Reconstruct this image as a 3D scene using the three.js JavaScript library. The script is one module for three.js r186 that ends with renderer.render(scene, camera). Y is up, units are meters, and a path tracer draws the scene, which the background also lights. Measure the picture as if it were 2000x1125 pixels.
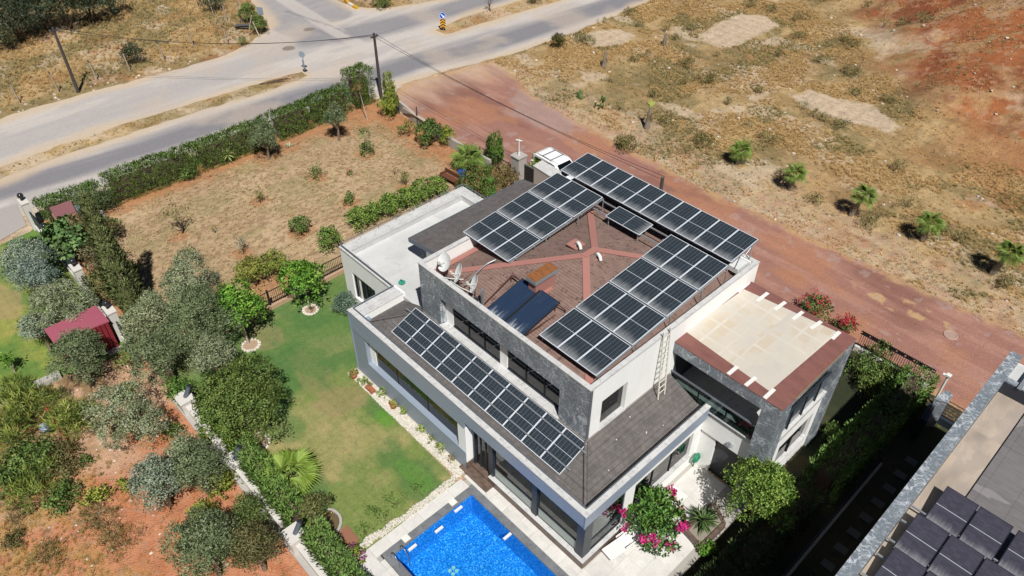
import * as THREE from 'three';
import { mergeGeometries } from 'three/addons/utils/BufferGeometryUtils.js';
import { RoundedBoxGeometry } from 'three/addons/geometries/RoundedBoxGeometry.js';

// ---------------------------------------------------------------- camera, sky, sun, exposure
const scene = new THREE.Scene();
const camera = new THREE.PerspectiveCamera(41.83, 1024 / 576, 0.5, 5000);
camera.position.set(9.901, 30.62, 13.627);
camera.quaternion.setFromRotationMatrix(new THREE.Matrix4().makeBasis(
  new THREE.Vector3(0.68541, 0.00378, -0.72815), new THREE.Vector3(-0.47586, 0.75923, -0.44399), new THREE.Vector3(0.55115, 0.65081, 0.52218)));
camera.updateMatrixWorld();
const renderer = new THREE.WebGLRenderer({ antialias: true });
renderer.setSize(1024, 576);
renderer.toneMapping = THREE.LinearToneMapping;
renderer.toneMappingExposure = 1.15;
renderer.shadowMap.enabled = true;
const SKYK = 0.42;
const SUN = new THREE.Vector3(0.505, 0.814, 0.284).normalize();
{ // a clear blue summer sky, paler towards the horizon and round the sun
  const w = 256, h = 128, d = new Float32Array(w * h * 4);
  for (let j = 0, p = 0; j < h; j++) for (let i = 0; i < w; i++, p += 4) {
    const el = ((j + 0.5) / h - 0.5) * Math.PI, az = ((i + 0.5) / w - 0.5) * 2 * Math.PI, y = Math.sin(el), x = Math.cos(el) * Math.cos(az), z = Math.cos(el) * Math.sin(az);
    const up = Math.max(0, y), k = Math.exp(-up * 4.2), c = Math.max(0, x * SUN.x + y * SUN.y + z * SUN.z), g = 0.1 * c ** 12, f = y < 0 ? Math.max(0.35, 1 + y * 3) : 1;
    d[p] = SKYK * f * (0.05 + 0.17 * k + g); d[p + 1] = SKYK * f * (0.1 + 0.17 * k + g); d[p + 2] = SKYK * f * (0.21 + 0.14 * k + g); d[p + 3] = 1;
  }
  const t = new THREE.DataTexture(d, w, h, THREE.RGBAFormat, THREE.FloatType); t.mapping = THREE.EquirectangularReflectionMapping; t.magFilter = THREE.LinearFilter; t.needsUpdate = true;
  scene.background = t; scene.environment = t;
}
const sun = new THREE.DirectionalLight(0xfffcf6, 5.0);
sun.position.set(-15, 0, -15).addScaledVector(SUN, 120);
sun.target.position.set(-15, 0, -15);
sun.castShadow = true;
sun.shadow.mapSize.set(4096, 4096);
Object.assign(sun.shadow.camera, { left: -90, right: 90, top: 90, bottom: -90, near: 1, far: 320 });
scene.add(sun, sun.target);

// ---------------------------------------------------------------- helpers
const V = (x, y, z) => new THREE.Vector3(x, y, z);
function rngOf(a) { return () => { a |= 0; a = a + 0x6d2b79f5 | 0; let t = Math.imul(a ^ a >>> 15, 1 | a); t = t + Math.imul(t ^ t >>> 7, 61 | t) ^ t; return ((t ^ t >>> 14) >>> 0) / 4294967296; }; }
const rnd = rngOf(20240817);
const R = (a, b) => a + (b - a) * rnd();
const pick = (a) => a[Math.floor(rnd() * a.length) % a.length];
const NT = new Float32Array(65536);
{ const r = rngOf(99); for (let i = 0; i < 65536; i++) NT[i] = r(); }
function vn(x, y) {
  const xi = Math.floor(x), yi = Math.floor(y); let fx = x - xi, fy = y - yi;
  fx = fx * fx * (3 - 2 * fx); fy = fy * fy * (3 - 2 * fy);
  const a = (yi & 255) << 8, b = (yi + 1 & 255) << 8, c = xi & 255, d = xi + 1 & 255;
  const p = NT[a | c], q = NT[b | c];
  const u = p + (NT[a | d] - p) * fx, v = q + (NT[b | d] - q) * fx;
  return u + (v - u) * fy;
}
function fbm(x, y, o = 4) { let s = 0, a = 0.5, t = 0; for (let i = 0; i < o; i++) { s += a * vn(x, y); t += a; a *= 0.5; x = x * 2.03 + 17.3; y = y * 2.03 - 9.1; } return s / t; }
const ss = (a, b, x) => { const t = Math.min(1, Math.max(0, (x - a) / (b - a))); return t * t * (3 - 2 * t); };
const toLin = (c) => c <= 0.04045 ? c / 12.92 : ((c + 0.055) / 1.055) ** 2.4;
const ENC = new Uint8Array(4097);
for (let i = 0; i < 4097; i++) { const l = i / 4096; ENC[i] = Math.round(255 * (l <= 0.0031308 ? l * 12.92 : 1.055 * l ** (1 / 2.4) - 0.055)); }
const enc = (l) => ENC[l <= 0 ? 0 : l >= 1 ? 4096 : (l * 4096) | 0];
const ALB = 0.74;                                   // sunlit ground shows its base colour about 1/0.74 brighter
function lin(hex, k = ALB) { const n = parseInt(hex.slice(1), 16); return [toLin((n >> 16) / 255) * k, toLin((n >> 8 & 255) / 255) * k, toLin((n & 255) / 255) * k]; }
const mixTo = (o, c, t) => { o[0] += (c[0] - o[0]) * t; o[1] += (c[1] - o[1]) * t; o[2] += (c[2] - o[2]) * t; };
const put = (o, c) => { o[0] = c[0]; o[1] = c[1]; o[2] = c[2]; };
const scl = (o, k) => { o[0] *= k; o[1] *= k; o[2] *= k; };
const colorOf = (hex, k = ALB) => new THREE.Color().setRGB(...lin(hex, k));
function paint(w, h, x0, z0, x1, z1, fn) {          // a colour map of a piece of the world, in metres
  const d = new Uint8Array(w * h * 4), o = [0, 0, 0];
  for (let j = 0, p = 0; j < h; j++) for (let i = 0; i < w; i++, p += 4) {
    fn(x0 + (i + 0.5) / w * (x1 - x0), z0 + (j + 0.5) / h * (z1 - z0), o);
    d[p] = enc(o[0]); d[p + 1] = enc(o[1]); d[p + 2] = enc(o[2]); d[p + 3] = 255;
  }
  const t = new THREE.DataTexture(d, w, h); t.colorSpace = THREE.SRGBColorSpace; t.magFilter = THREE.LinearFilter; t.minFilter = THREE.LinearMipmapLinearFilter;
  t.generateMipmaps = true; t.needsUpdate = true; return t;
}
function grey(w, h, fn) {                           // a height map
  const d = new Uint8Array(w * h * 4);
  for (let j = 0, p = 0; j < h; j++) for (let i = 0; i < w; i++, p += 4) { const v = Math.max(0, Math.min(255, fn(i / w, j / h) * 255)); d[p] = d[p + 1] = d[p + 2] = v; d[p + 3] = 255; }
  const t = new THREE.DataTexture(d, w, h); t.magFilter = THREE.LinearFilter; t.wrapS = t.wrapT = THREE.RepeatWrapping; t.needsUpdate = true; return t;
}
const rep = (t, u, v) => { const c = t.clone(); c.wrapS = c.wrapT = THREE.RepeatWrapping; c.repeat.set(u, v); c.needsUpdate = true; return c; };
const wrapN = (x, y, P, o) => { // noise that repeats every P
  const a = x / P, b = y / P; return (fbm(x, y, o) * (1 - a) + fbm(x - P, y, o) * a) * (1 - b) + (fbm(x, y - P, o) * (1 - a) + fbm(x - P, y - P, o) * a) * b; };
const roughB = grey(512, 512, (u, v) => wrapN(u * 24, v * 24, 24, 5));
const std = (color, roughness = 0.85, o = {}) => new THREE.MeshStandardMaterial({ color: typeof color === 'string' ? colorOf(color) : color, roughness, ...o });

const used = {};
function numbered(n) { const k = used[n] = (used[n] ?? -1) + 1; return k ? `${n}_${String(k).padStart(3, '0')}` : n; }
const ORG = new Map();
const Z0 = [0, 0, 0];
function tag(o, label, category, group) { o.userData = { label, category }; if (group) o.userData.group = group; return o; }
function thing(name, label, category, pos = Z0, group, local = false) {
  const o = new THREE.Group(); o.name = numbered(name); o.position.set(...pos); tag(o, label, category, group);
  scene.add(o); ORG.set(o, local ? Z0 : pos); return o;
}
function fix(g) {
  if (g.index) g = g.toNonIndexed();
  if (!g.attributes.uv) g.setAttribute('uv', new THREE.BufferAttribute(new Float32Array(g.attributes.position.count * 2), 2));
  if (!g.attributes.normal) g.computeVertexNormals();
  for (const k of Object.keys(g.attributes)) if (!['position', 'normal', 'uv', 'color'].includes(k)) g.deleteAttribute(k);
  return g;
}
function join(geos) { return Array.isArray(geos) ? (geos.length === 1 ? fix(geos[0]) : mergeGeometries(geos.map(fix))) : geos; }
function uvm(g) {                                   // uv in metres, by the way each face points
  const p = g.attributes.position, n = g.attributes.normal, u = new Float32Array(p.count * 2);
  for (let i = 0; i < p.count; i++) {
    const ax = Math.abs(n.getX(i)), ay = Math.abs(n.getY(i)), az = Math.abs(n.getZ(i));
    if (ay >= ax && ay >= az) { u[2 * i] = p.getX(i); u[2 * i + 1] = p.getZ(i); } else if (ax > az) { u[2 * i] = p.getZ(i); u[2 * i + 1] = p.getY(i); } else { u[2 * i] = p.getX(i); u[2 * i + 1] = p.getY(i); }
  }
  g.setAttribute('uv', new THREE.BufferAttribute(u, 2)); return g;
}
function shade(m) { m.castShadow = m.receiveShadow = true; return m; }
function part(parent, name, geos, mat, kind) {
  const g = join(geos), p = ORG.get(parent) ?? Z0;
  const m = shade(new THREE.Mesh(mat.userData.metres ? uvm(g) : g, mat)); m.name = name;
  if (p !== Z0) g.translate(-p[0], -p[1], -p[2]);
  if (kind) m.userData.kind = kind;
  ORG.set(m, p); parent.add(m); return m;
}
function struct(name, geos, mat) {
  const g = join(geos), m = shade(new THREE.Mesh(mat.userData.metres ? uvm(g) : g, mat)); m.name = name; m.userData.kind = 'structure'; scene.add(m); ORG.set(m, Z0); return m;
}
function solo(name, geos, mat, label, category, group) {
  const g = join(geos), m = shade(new THREE.Mesh(mat.userData.metres ? uvm(g) : g, mat)); m.name = numbered(name); tag(m, label, category, group); scene.add(m); return m;
}
function copy(o, pos, ry, s, label) {
  const c = o.clone(); c.name = numbered(o.name.replace(/_\d{3}$/, '')); c.position.set(...pos); c.rotation.y = ry; if (s) c.scale.setScalar(s);
  c.userData = { ...o.userData }; if (label) c.userData.label = label; scene.add(c); return c;
}
const box = (x0, x1, y0, y1, z0, z1) => new THREE.BoxGeometry(x1 - x0, y1 - y0, z1 - z0).translate((x0 + x1) / 2, (y0 + y1) / 2, (z0 + z1) / 2);
function bar(a, b, r, r2 = r, n = 6) {              // a round bar between two points
  const d = b.clone().sub(a), g = new THREE.CylinderGeometry(r2, r, d.length(), n, 1);
  return g.applyQuaternion(new THREE.Quaternion().setFromUnitVectors(V(0, 1, 0), d.clone().normalize())).translate((a.x + b.x) / 2, (a.y + b.y) / 2, (a.z + b.z) / 2);
}
function beam(a, b, w, h) {                         // a square bar between two points
  const d = b.clone().sub(a), L = d.length(), g = new THREE.BoxGeometry(w, h, L), m = new THREE.Matrix4().lookAt(a, b, V(0, 1, 0));
  return g.applyMatrix4(m).translate((a.x + b.x) / 2, (a.y + b.y) / 2, (a.z + b.z) / 2);
}
function tube(pts, r, seg = 12, n = 6) { return new THREE.TubeGeometry(new THREE.CatmullRomCurve3(pts), seg, r, n); }
function slab(pts, t) {                             // a flat polygon with thickness t downwards
  const n = pts.length, pos = [], tri = THREE.ShapeUtils.triangulateShape(pts.map((p) => new THREE.Vector2(p[0], -p[2])), []);
  const P = (p, d) => [p[0], p[1] - d, p[2]];
  for (const [a, b, c] of tri) { pos.push(...P(pts[a], 0), ...P(pts[b], 0), ...P(pts[c], 0), ...P(pts[a], t), ...P(pts[c], t), ...P(pts[b], t)); }
  for (let i = 0; i < n; i++) { const a = pts[i], b = pts[(i + 1) % n]; pos.push(...P(a, 0), ...P(a, t), ...P(b, t), ...P(a, 0), ...P(b, t), ...P(b, 0)); }
  const g = new THREE.BufferGeometry(); g.setAttribute('position', new THREE.Float32BufferAttribute(pos, 3)); g.computeVertexNormals();
  return fix(g);
}
function rough2(poly, step, amp, fr = 0.9) {        // a polygon with an uneven edge
  const o = [];
  for (let i = 0; i < poly.length; i++) {
    const a = poly[i], b = poly[(i + 1) % poly.length], dx = b[0] - a[0], dz = b[1] - a[1], L = Math.hypot(dx, dz), n = Math.max(1, Math.round(L / step));
    for (let k = 0; k < n; k++) { const x = a[0] + dx * k / n, z = a[1] + dz * k / n, q = (fbm(x * fr + 40, z * fr, 3) - 0.5) * 2 * amp; o.push([x - dz / L * q, z + dx / L * q]); }
  }
  return o;
}
function sheet(name, poly, y, box4, mat) {          // a flat piece of ground
  const [x0, z0, x1, z1] = box4, sh = poly.map((p) => new THREE.Vector2(p[0], -p[1])), tri = THREE.ShapeUtils.triangulateShape(THREE.ShapeUtils.isClockWise(sh) ? sh.reverse() : sh, []);
  const pos = [], uv = [], nor = [], idx = [];
  for (const p of sh) { pos.push(p.x, y, -p.y); uv.push((p.x - x0) / (x1 - x0), (-p.y - z0) / (z1 - z0)); nor.push(0, 1, 0); }
  for (const t of tri) idx.push(...t);
  const g = new THREE.BufferGeometry(); g.setAttribute('position', new THREE.Float32BufferAttribute(pos, 3)); g.setAttribute('normal', new THREE.Float32BufferAttribute(nor, 3)); g.setAttribute('uv', new THREE.Float32BufferAttribute(uv, 2)); g.setIndex(idx);
  const m = shade(new THREE.Mesh(g, mat)); m.name = name; m.userData.kind = 'structure'; scene.add(m); return m;
}
function inside(poly, x, z) { let c = false; for (let i = 0, j = poly.length - 1; i < poly.length; j = i++) { const a = poly[i], b = poly[j]; if ((a[1] > z) !== (b[1] > z) && x < (b[0] - a[0]) * (z - a[1]) / (b[1] - a[1]) + a[0]) c = !c; } return c; }
function edgeDist(poly, x, z) {                     // signed: positive inside
  let m = 1e9; for (let i = 0, j = poly.length - 1; i < poly.length; j = i++) { const [ax, az] = poly[j], [bx, bz] = poly[i], dx = bx - ax, dz = bz - az; const t = Math.max(0, Math.min(1, ((x - ax) * dx + (z - az) * dz) / (dx * dx + dz * dz))); m = Math.min(m, (x - ax - dx * t) ** 2 + (z - az - dz * t) ** 2); }
  return (inside(poly, x, z) ? 1 : -1) * Math.sqrt(m);
}
const blob = (x, z, cx, cz, rx, rz, e = 0.35) => { const d = Math.hypot((x - cx) / rx, (z - cz) / rz) + (fbm(x * 0.8 + cx, z * 0.8, 3) - 0.5) * e * 2; return 1 - ss(0.75, 1.05, d); };

// ---------------------------------------------------------------- the ground
const ROAD = [[-60.69, 16.54], [-61.35, 5.56], [-61.53, 3.07], [-61.22, -.67], [-61.1, -4.23], [-60.65, -7.37], [-60.3, -10.69], [-60.26, -13.8], [-61.02, -16.92], [-62.47, -19.53], [-63.97, -21.09], [-66.46, -21.94], [-70.86, -23.14], [-77.53, -25.14], [-89.76, -28.76], [-83.98, -35.05], [-69.17, -31.68], [-65.59, -30.72], [-62.59, -30.75], [-60.05, -33.05], [-58.88, -35.68], [-57.64, -40.54], [-57.27, -49.76], [-57.63, -63.76], [-44.59, -77.97], [-41.56, -55.62], [-41.1, -43.25], [-41.61, -35.02], [-42.69, -29.38], [-43.6, -23.42]].concat([[-42.2, -20.6], [-43.5, -19], [-43.8, -8], [-44.1, 4], [-44.8, 8.4]], [[-45.37, 12.08], [-44.38, 19.26]]);
const MEDIAN1 = [[-52.91, 9.76], [-53.32, 4.12], [-53.35, -2.01], [-52.91, -8.62], [-52.63, -14.46], [-52.1, -17.9], [-50.95, -17.85], [-50.59, -13.31], [-51.3, -7.83], [-51.47, -1.25], [-51.54, 4.71], [-51.15, 10.23]];
const MEDIAN2 = [[-51.22, -33.28], [-52.06, -37.33], [-51.72, -42.98], [-51.36, -49.04], [-51.15, -54.83], [-48.74, -54.87], [-48.53, -47.82], [-49.19, -42.16], [-49.45, -37.23], [-49.88, -33.55]];
const DIRT = [[-43.48, -23.1], [-42.52, -29.23], [-41.85, -32.67], [-37.79, -31.75], [-34.12, -30.48], [-29.61, -30.11], [-23.24, -29.45], [-17.83, -29.24], [-13.01, -29.08], [-8.83, -29.34], [-4.88, -29.34], [0.39, -29.53], [5.08, -29.72], [10.48, -30.28]].concat([[26, -29], [26, -21], [8, -21.2], [-0.3, -21.6], [-14, -21], [-26, -20.4], [-35, -19.9], [-41.5, -20.4]]);
const PADS = [[[-31.71, -52.05], [-32.66, -56.45], [-32.22, -60.56], [-30.54, -61.94], [-27.77, -60.71], [-27.73, -57.53], [-27.88, -53.14], [-28.36, -51.88]], [[-17.98, -47.02], [-17.78, -49.46], [-15.34, -49.58], [-12.65, -50.9], [-11.25, -49.77], [-9.85, -49.14], [-8.89, -48.62], [-8.93, -47.06], [-10.31, -47.35], [-12.6, -46.3], [-15.73, -45.9]], [[-39.89, -42.41], [-40.12, -45.3], [-38.67, -47.68], [-36.3, -47.47], [-35.91, -44.84], [-37.15, -42.38]]];
const PALE = [[-25.39, -48.75], [-23.36, -48.94], [-20.16, -47.35], [-20.18, -46.12], [-22.78, -46.37]];
const HA = [-35.95, -78.43], HB = [-10.12, -48.59], HC = [3.42, -45.28];
function hill(x, z) {                               // the red bank beyond the field
  const side = (a, b) => ((x - a[0]) * (b[1] - a[1]) - (z - a[1]) * (b[0] - a[0])) / Math.hypot(b[0] - a[0], b[1] - a[1]);
  const d = Math.min(Math.max(side(HA, HB), -40), Math.max(side(HB, HC), -40)) * -1;
  const e = -d;
  return ss(-2, 22, e) * 6.5;
}
function relief(x, z) {
  let h = hill(x, z); const inDirt = z > -29.5;
  if (inDirt && x > -62) return 0;
  if (h > 0.02) h += (fbm(x * 0.25, z * 0.25, 4) - 0.5) * 1.6 * Math.min(1, h);
  return h;
}
const FC = { straw: lin('#c6a878'), straw2: lin('#b39464'), brown: lin('#907550'), olive: lin('#7f7448'), sand: lin('#d9c3a6'), pad: lin('#dac2a6'), red: lin('#b2683a'), red2: lin('#8e4a28'), pink: lin('#c99a7c') };
function fieldColor(x, z, o) {
  const a = fbm(x * 0.16, z * 0.16, 4), b = fbm(x * 0.5 + 60, z * 0.5, 4), c = fbm(x * 2.2, z * 2.2 + 30, 3), d = vn(x * 7, z * 7), e = vn(x * 17 + 5, z * 17);
  put(o, FC.straw); mixTo(o, FC.straw2, ss(0.4, 0.62, b)); mixTo(o, FC.brown, ss(0.52, 0.72, a) * 0.4 + ss(0.55, 0.8, c) * 0.25);
  mixTo(o, FC.olive, ss(0.52, 0.66, fbm(x * 0.28 - 30, z * 0.28 + 11, 3)) * 0.55);
  mixTo(o, FC.sand, ss(0.56, 0.7, fbm(x * 0.3 + 80, z * 0.4 - 11, 4)) * 0.75);
  if (x > -45) {
    const h = hill(x, z), r = ss(0.35, 1.9, h + (a - 0.5) * 1.6);
    mixTo(o, FC.red, r * (0.35 + 0.6 * ss(0.42, 0.56, b))); mixTo(o, FC.red2, r * ss(0.5, 0.68, fbm(x * 0.35 + 7, z * 0.35, 4)) * 0.9);
    mixTo(o, FC.pink, r * ss(0.6, 0.7, c) * 0.5);
    const v = ss(-35.5, -31, z + (b - 0.5) * 7); mixTo(o, FC.sand, v * 0.55); mixTo(o, FC.pink, v * ss(0.45, 0.6, c) * 0.5);   // the pale verge of the dirt road
    mixTo(o, FC.red, ss(0.56, 0.68, fbm(x * 0.2 + 3, z * 0.24 + 8, 4)) * 0.5 * ss(-16, 4, x));
    for (const P of PADS) { const q = edgeDist(P, x, z) + (c - 0.5) * 0.9; if (q > -1) mixTo(o, FC.pad, ss(-0.25, 0.25, q) * 0.92); }
    const q = edgeDist(PALE, x, z); mixTo(o, FC.pad, ss(-0.8, 0.6, q + (c - 0.5) * 2) * 0.75);
  } else { mixTo(o, FC.red, ss(0.6, 0.72, fbm(x * 0.3 + 33, z * 0.3, 3)) * 0.3); }
  scl(o, 0.72 + 0.26 * d + 0.22 * e + 0.12 * (vn(x * 3.4 + 70, z * 3.4) - 0.5) * 2);
}
{
  const G = [-112, -106, 34, 40];
  const map = paint(2048, 2048, ...G, fieldColor); map.wrapS = map.wrapT = THREE.MirroredRepeatWrapping;
  const xs = [], zs = [];
  for (const q of [-2500, -1200, -600, -300, -200, -160, -130]) { xs.push(q); zs.push(q); }
  for (let q = -112; q <= 40; q += 1) { xs.push(q); zs.push(q - 6); }
  for (const q of [60, 90, 150, 300, 600, 1200, 2500]) { xs.push(q); zs.push(q); }
  const pos = [], uv = [], idx = [];
  for (const z of zs) for (const x of xs) { pos.push(x, relief(x, z) - 0.02, z); uv.push((x - G[0]) / (G[2] - G[0]), (z - G[1]) / (G[3] - G[1])); }
  for (let j = 0; j + 1 < zs.length; j++) for (let i = 0; i + 1 < xs.length; i++) { const a = j * xs.length + i, b = a + xs.length; if (xs[i] >= -7 && xs[i] < 3 && zs[j] >= 0 && zs[j] < 6) continue; idx.push(a, b, a + 1, a + 1, b, b + 1); }
  const g = new THREE.BufferGeometry(); g.setAttribute('position', new THREE.Float32BufferAttribute(pos, 3)); g.setAttribute('uv', new THREE.Float32BufferAttribute(uv, 2)); g.setIndex(idx); g.computeVertexNormals();
  const m = shade(new THREE.Mesh(g, std(new THREE.Color(1, 1, 1), 0.95, { map, bumpMap: rep(roughB, 120, 120), bumpScale: 0.12 }))); m.name = 'ground'; m.userData.kind = 'structure'; scene.add(m);
}
const lineDist = (L, x, z) => { let m = 1e9; for (let i = 0; i + 1 < L.length; i++) { const [ax, az] = L[i], [bx, bz] = L[i + 1], dx = bx - ax, dz = bz - az, t = Math.max(0, Math.min(1, ((x - ax) * dx + (z - az) * dz) / (dx * dx + dz * dz))); m = Math.min(m, Math.hypot(x - ax - dx * t, z - az - dz * t)); } return m; };
{ // asphalt road, dusty towards its edges and where nobody drives
  const L1 = [[-49.79, 10.92], [-49.58, 8.94], [-48.54, 1.93], [-48.17, -6.3], [-47.41, -15.56], [-46.9, -20.65], [-46.71, -26.38], [-44.73, -37.95], [-43.37, -56.74], [-42.84, -70.94]], L2 = [[-56.43, 9.19], [-56.43, -1.07], [-56.74, -10.49], [-57.61, -19.52]], L3 = [[-58.55, -22.42], [-56.46, -27.21], [-54.83, -36.05], [-54.52, -43.2], [-54.39, -55.59]], L4 = [[-69.12, -23.43], [-61.59, -23.68]], L5 = [[-71.17, -29.51], [-62.7, -27.52]], LT = [[-71.69, -26.49], [-58.71, -25.58], [-51.92, -25.31]], C1 = [[-66.48, -24.74], [-59.41, -26.03], [-55.93, -26.22]], C2 = [[-56.24, -23.97], [-54.51, -27.76], [-54.35, -33.58], [-53.86, -38.86]];
  const pale = lin('#cfc6bf'), mid = lin('#b4aeac'), dark = lin('#86848a'), paleTone = lin('#d3bda2'), warm = lin('#c9b8a8');
  const map = paint(1536, 2048, -112, -86, -34, 24, (x, z, o) => {
    const a = fbm(x * 0.2, z * 0.2, 4), b = fbm(x * 1.3, z * 0.25, 4), c = vn(x * 14, z * 14), s = fbm(x * 0.9 + z * 0.12, z * 0.09, 3);
    put(o, pale); mixTo(o, mid, ss(0.4, 0.65, b) * 0.6);
    const w1 = lineDist(L1, x, z), w2 = lineDist(L2, x, z), w3 = lineDist(L3, x, z);
    mixTo(o, dark, (1 - ss(0.9, 2.6, w1 + (s - 0.5) * 1.6)) * 0.95); mixTo(o, mid, (1 - ss(0.8, 3, w2 + (s - 0.5) * 2)) * 0.7);
    mixTo(o, dark, (1 - ss(0.8, 3, w3 + (a - 0.5) * 2)) * 0.8);
    for (const [L, w] of [[L4, 3.2], [L5, 3.0]]) mixTo(o, dark, (1 - ss(w * 0.75, w, lineDist(L, x, z) + (a - 0.5))) * 0.55);
    mixTo(o, pale, (1 - ss(0.6, 1.1, lineDist(LT, x, z))) * 0.7);
    for (const L of [C1, C2]) mixTo(o, dark, (1 - ss(0.05, 0.35, lineDist(L, x, z) + (b - 0.5) * 0.7)) * 0.6);
    const e = Math.min(edgeDist(ROAD, x, z), Math.max(0.15, -edgeDist(MEDIAN1, x, z)), Math.max(0.15, -edgeDist(MEDIAN2, x, z)));
    mixTo(o, paleTone, (1 - ss(0, 1.5, e + (a - 0.5) * 1.8)) * 0.85); mixTo(o, warm, ss(0.5, 0.7, a) * 0.5);
    scl(o, 0.9 + 0.16 * c + 0.06 * (b - 0.5));
  });
  sheet('road', rough2(ROAD, 0.5, 0.35), 0.006, [-112, -86, -34, 24], std(new THREE.Color(1, 1, 1), 0.9, { map, bumpMap: rep(roughB, 60, 80), bumpScale: 0.02 }));
  const mm = paint(512, 768, -66, -72, -40, 14, (x, z, o) => { fieldColor(x - 20, z + 9, o); mixTo(o, paleTone, 0.35 * ss(0.4, 0.6, fbm(x, z, 3))); });
  for (const P of [MEDIAN1, MEDIAN2]) sheet(numbered('median'), rough2(P, 0.4, 0.25), 0.016, [-66, -72, -40, 14], std(new THREE.Color(1, 1, 1), 0.95, { map: mm, bumpMap: rep(roughB, 20, 60), bumpScale: 0.08 }));
}
{ // dirt road of red-brown earth
  const base = lin('#a57668'), lite = lin('#b38474'), dark = lin('#8a5f52'), orange = lin('#b88060'), straw = lin('#c8a478'), paleTone = lin('#d2b59c'), grey = lin('#b59f98');  // the pale tone is dust of the road itself
  const map = paint(2048, 512, -44, -40, 26, -19, (x, z, o) => {
    const a = fbm(x * 0.13, z * 0.5, 4), b = fbm(x * 0.3 + 9, z * 1.6, 4), c = vn(x * 15, z * 15), d = fbm(x * 1.2, z * 1.2, 4);
    put(o, base); mixTo(o, lite, ss(0.45, 0.65, b)); mixTo(o, dark, ss(0.5, 0.68, a) * 0.7);
    mixTo(o, orange, ss(0.53, 0.68, fbm(x * 0.2 + 51, z * 0.4, 4)) * 0.7);
    mixTo(o, paleTone, ss(-36, -44, x + (a - 0.5) * 10) * 0.9); mixTo(o, grey, blob(x, z, -31, -29, 5, 2.6) * 0.5);
    mixTo(o, straw, blob(x, z, 1.2, -27.2, 3.4, 0.8) * ss(0.42, 0.55, d) * 0.9);
    const e = edgeDist(DIRT, x, z); mixTo(o, straw, (1 - ss(0, 0.8, e + (d - 0.5) * 1.4)) * 0.7);
    mixTo(o, grey, ss(0.68, 0.74, d) * 0.4);
    scl(o, 0.88 + 0.18 * c + 0.1 * (vn(x * 40, z * 40) - 0.5) + (vn(x * 22, z * 22 + 40) > 0.93 ? 0.22 : 0));
  });
  sheet('dirt_road', rough2(DIRT, 0.4, 0.4), 0.01, [-44, -40, 26, -19], std(new THREE.Color(1, 1, 1), 0.95, { map, bumpMap: rep(roughB, 60, 18), bumpScale: 0.05 }));
}
const YARD = [[-43.4, 8.15], [-43.4, -19.6], [-14, -19.6], [-14, -3], [-24.55, -3], [-24.55, 8.15]];
{ // the dry garden inside the hedge
  const dry = lin('#c2a582'), tan = lin('#cdb18c'), soil = lin('#b4703f'), soil2 = lin('#c48a58'), green = lin('#8f8a58'), brown = lin('#a08262');
  const spots = [[...[-35.65, -13.74], 1.1], [...[-32.81, -17.96], 1.8], [...[-35.98, -17.92], 1.5], [...[-40.57, -16.82], 2.2], [...[-38.74, -18.4], 2], [...[-35.28, -8.98], 0.9], [...[-35.44, -4.3], 0.9], [...[-30.08, -4.33], 1.1], [...[-30.78, -8.83], 1], [...[-35.39, 1.8], 0.8], [...[-30.64, -.4], 0.8], [...[-41.18, -7.79], 2.2], [...[-40.47, -13.96], 1.8], [...[-41.46, -5.02], 1.1], [...[-40.48, -9.71], 1], [...[-41.43, -1.86], 1], [...[-28.34, -17.71], 2.4], [...[-29.82, -13], 0.7], [...[-25.11, 4.04], 3], [...[-28.18, 7.32], 3], [...[-26.15, -.27], 2.5]];
  const map = paint(1280, 1536, -44, -20, -13, 8.4, (x, z, o) => {
    const a = fbm(x * 0.35, z * 0.35, 4), b = fbm(x * 1.3, z * 1.3, 4), c = vn(x * 12, z * 12), d = fbm(x * 5 + z, z * 3 - x, 3);
    put(o, dry); mixTo(o, tan, ss(0.45, 0.62, a)); mixTo(o, brown, ss(0.48, 0.7, d) * 0.8); mixTo(o, green, ss(0.56, 0.7, fbm(x * 0.5 + 20, z * 0.5, 3)) * 0.4);
    let s = ss(-39.8, -41.6, x + (b - 0.5) * 2.0); s = Math.max(s, ss(-16.0, -18.2, z + (b - 0.5) * 3)); s = Math.max(s, ss(5.2, 7.4, z + (b - 0.5) * 2.5) * 0.8);
    for (const [sx, sz, r] of spots) { const q = Math.hypot(x - sx, z - sz); if (q < r * 1.6) s = Math.max(s, (1 - ss(r * 0.35, r * 1.1, q + (b - 0.5) * r)) * 0.9); }
    mixTo(o, soil, s * 0.65); mixTo(o, soil2, s * ss(0.45, 0.6, b) * 0.7);
    mixTo(o, tan, ss(-27.5, -25, x + (a - 0.5) * 3) * 0.5);
    scl(o, 0.84 + 0.22 * c + 0.12 * (vn(x * 30, z * 30) - 0.5));
  });
  sheet('garden_soil', YARD, 0.008, [-44, -20, -13, 8.4], std(new THREE.Color(1, 1, 1), 0.95, { map, bumpMap: rep(roughB, 30, 30), bumpScale: 0.06 }));
}
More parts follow.
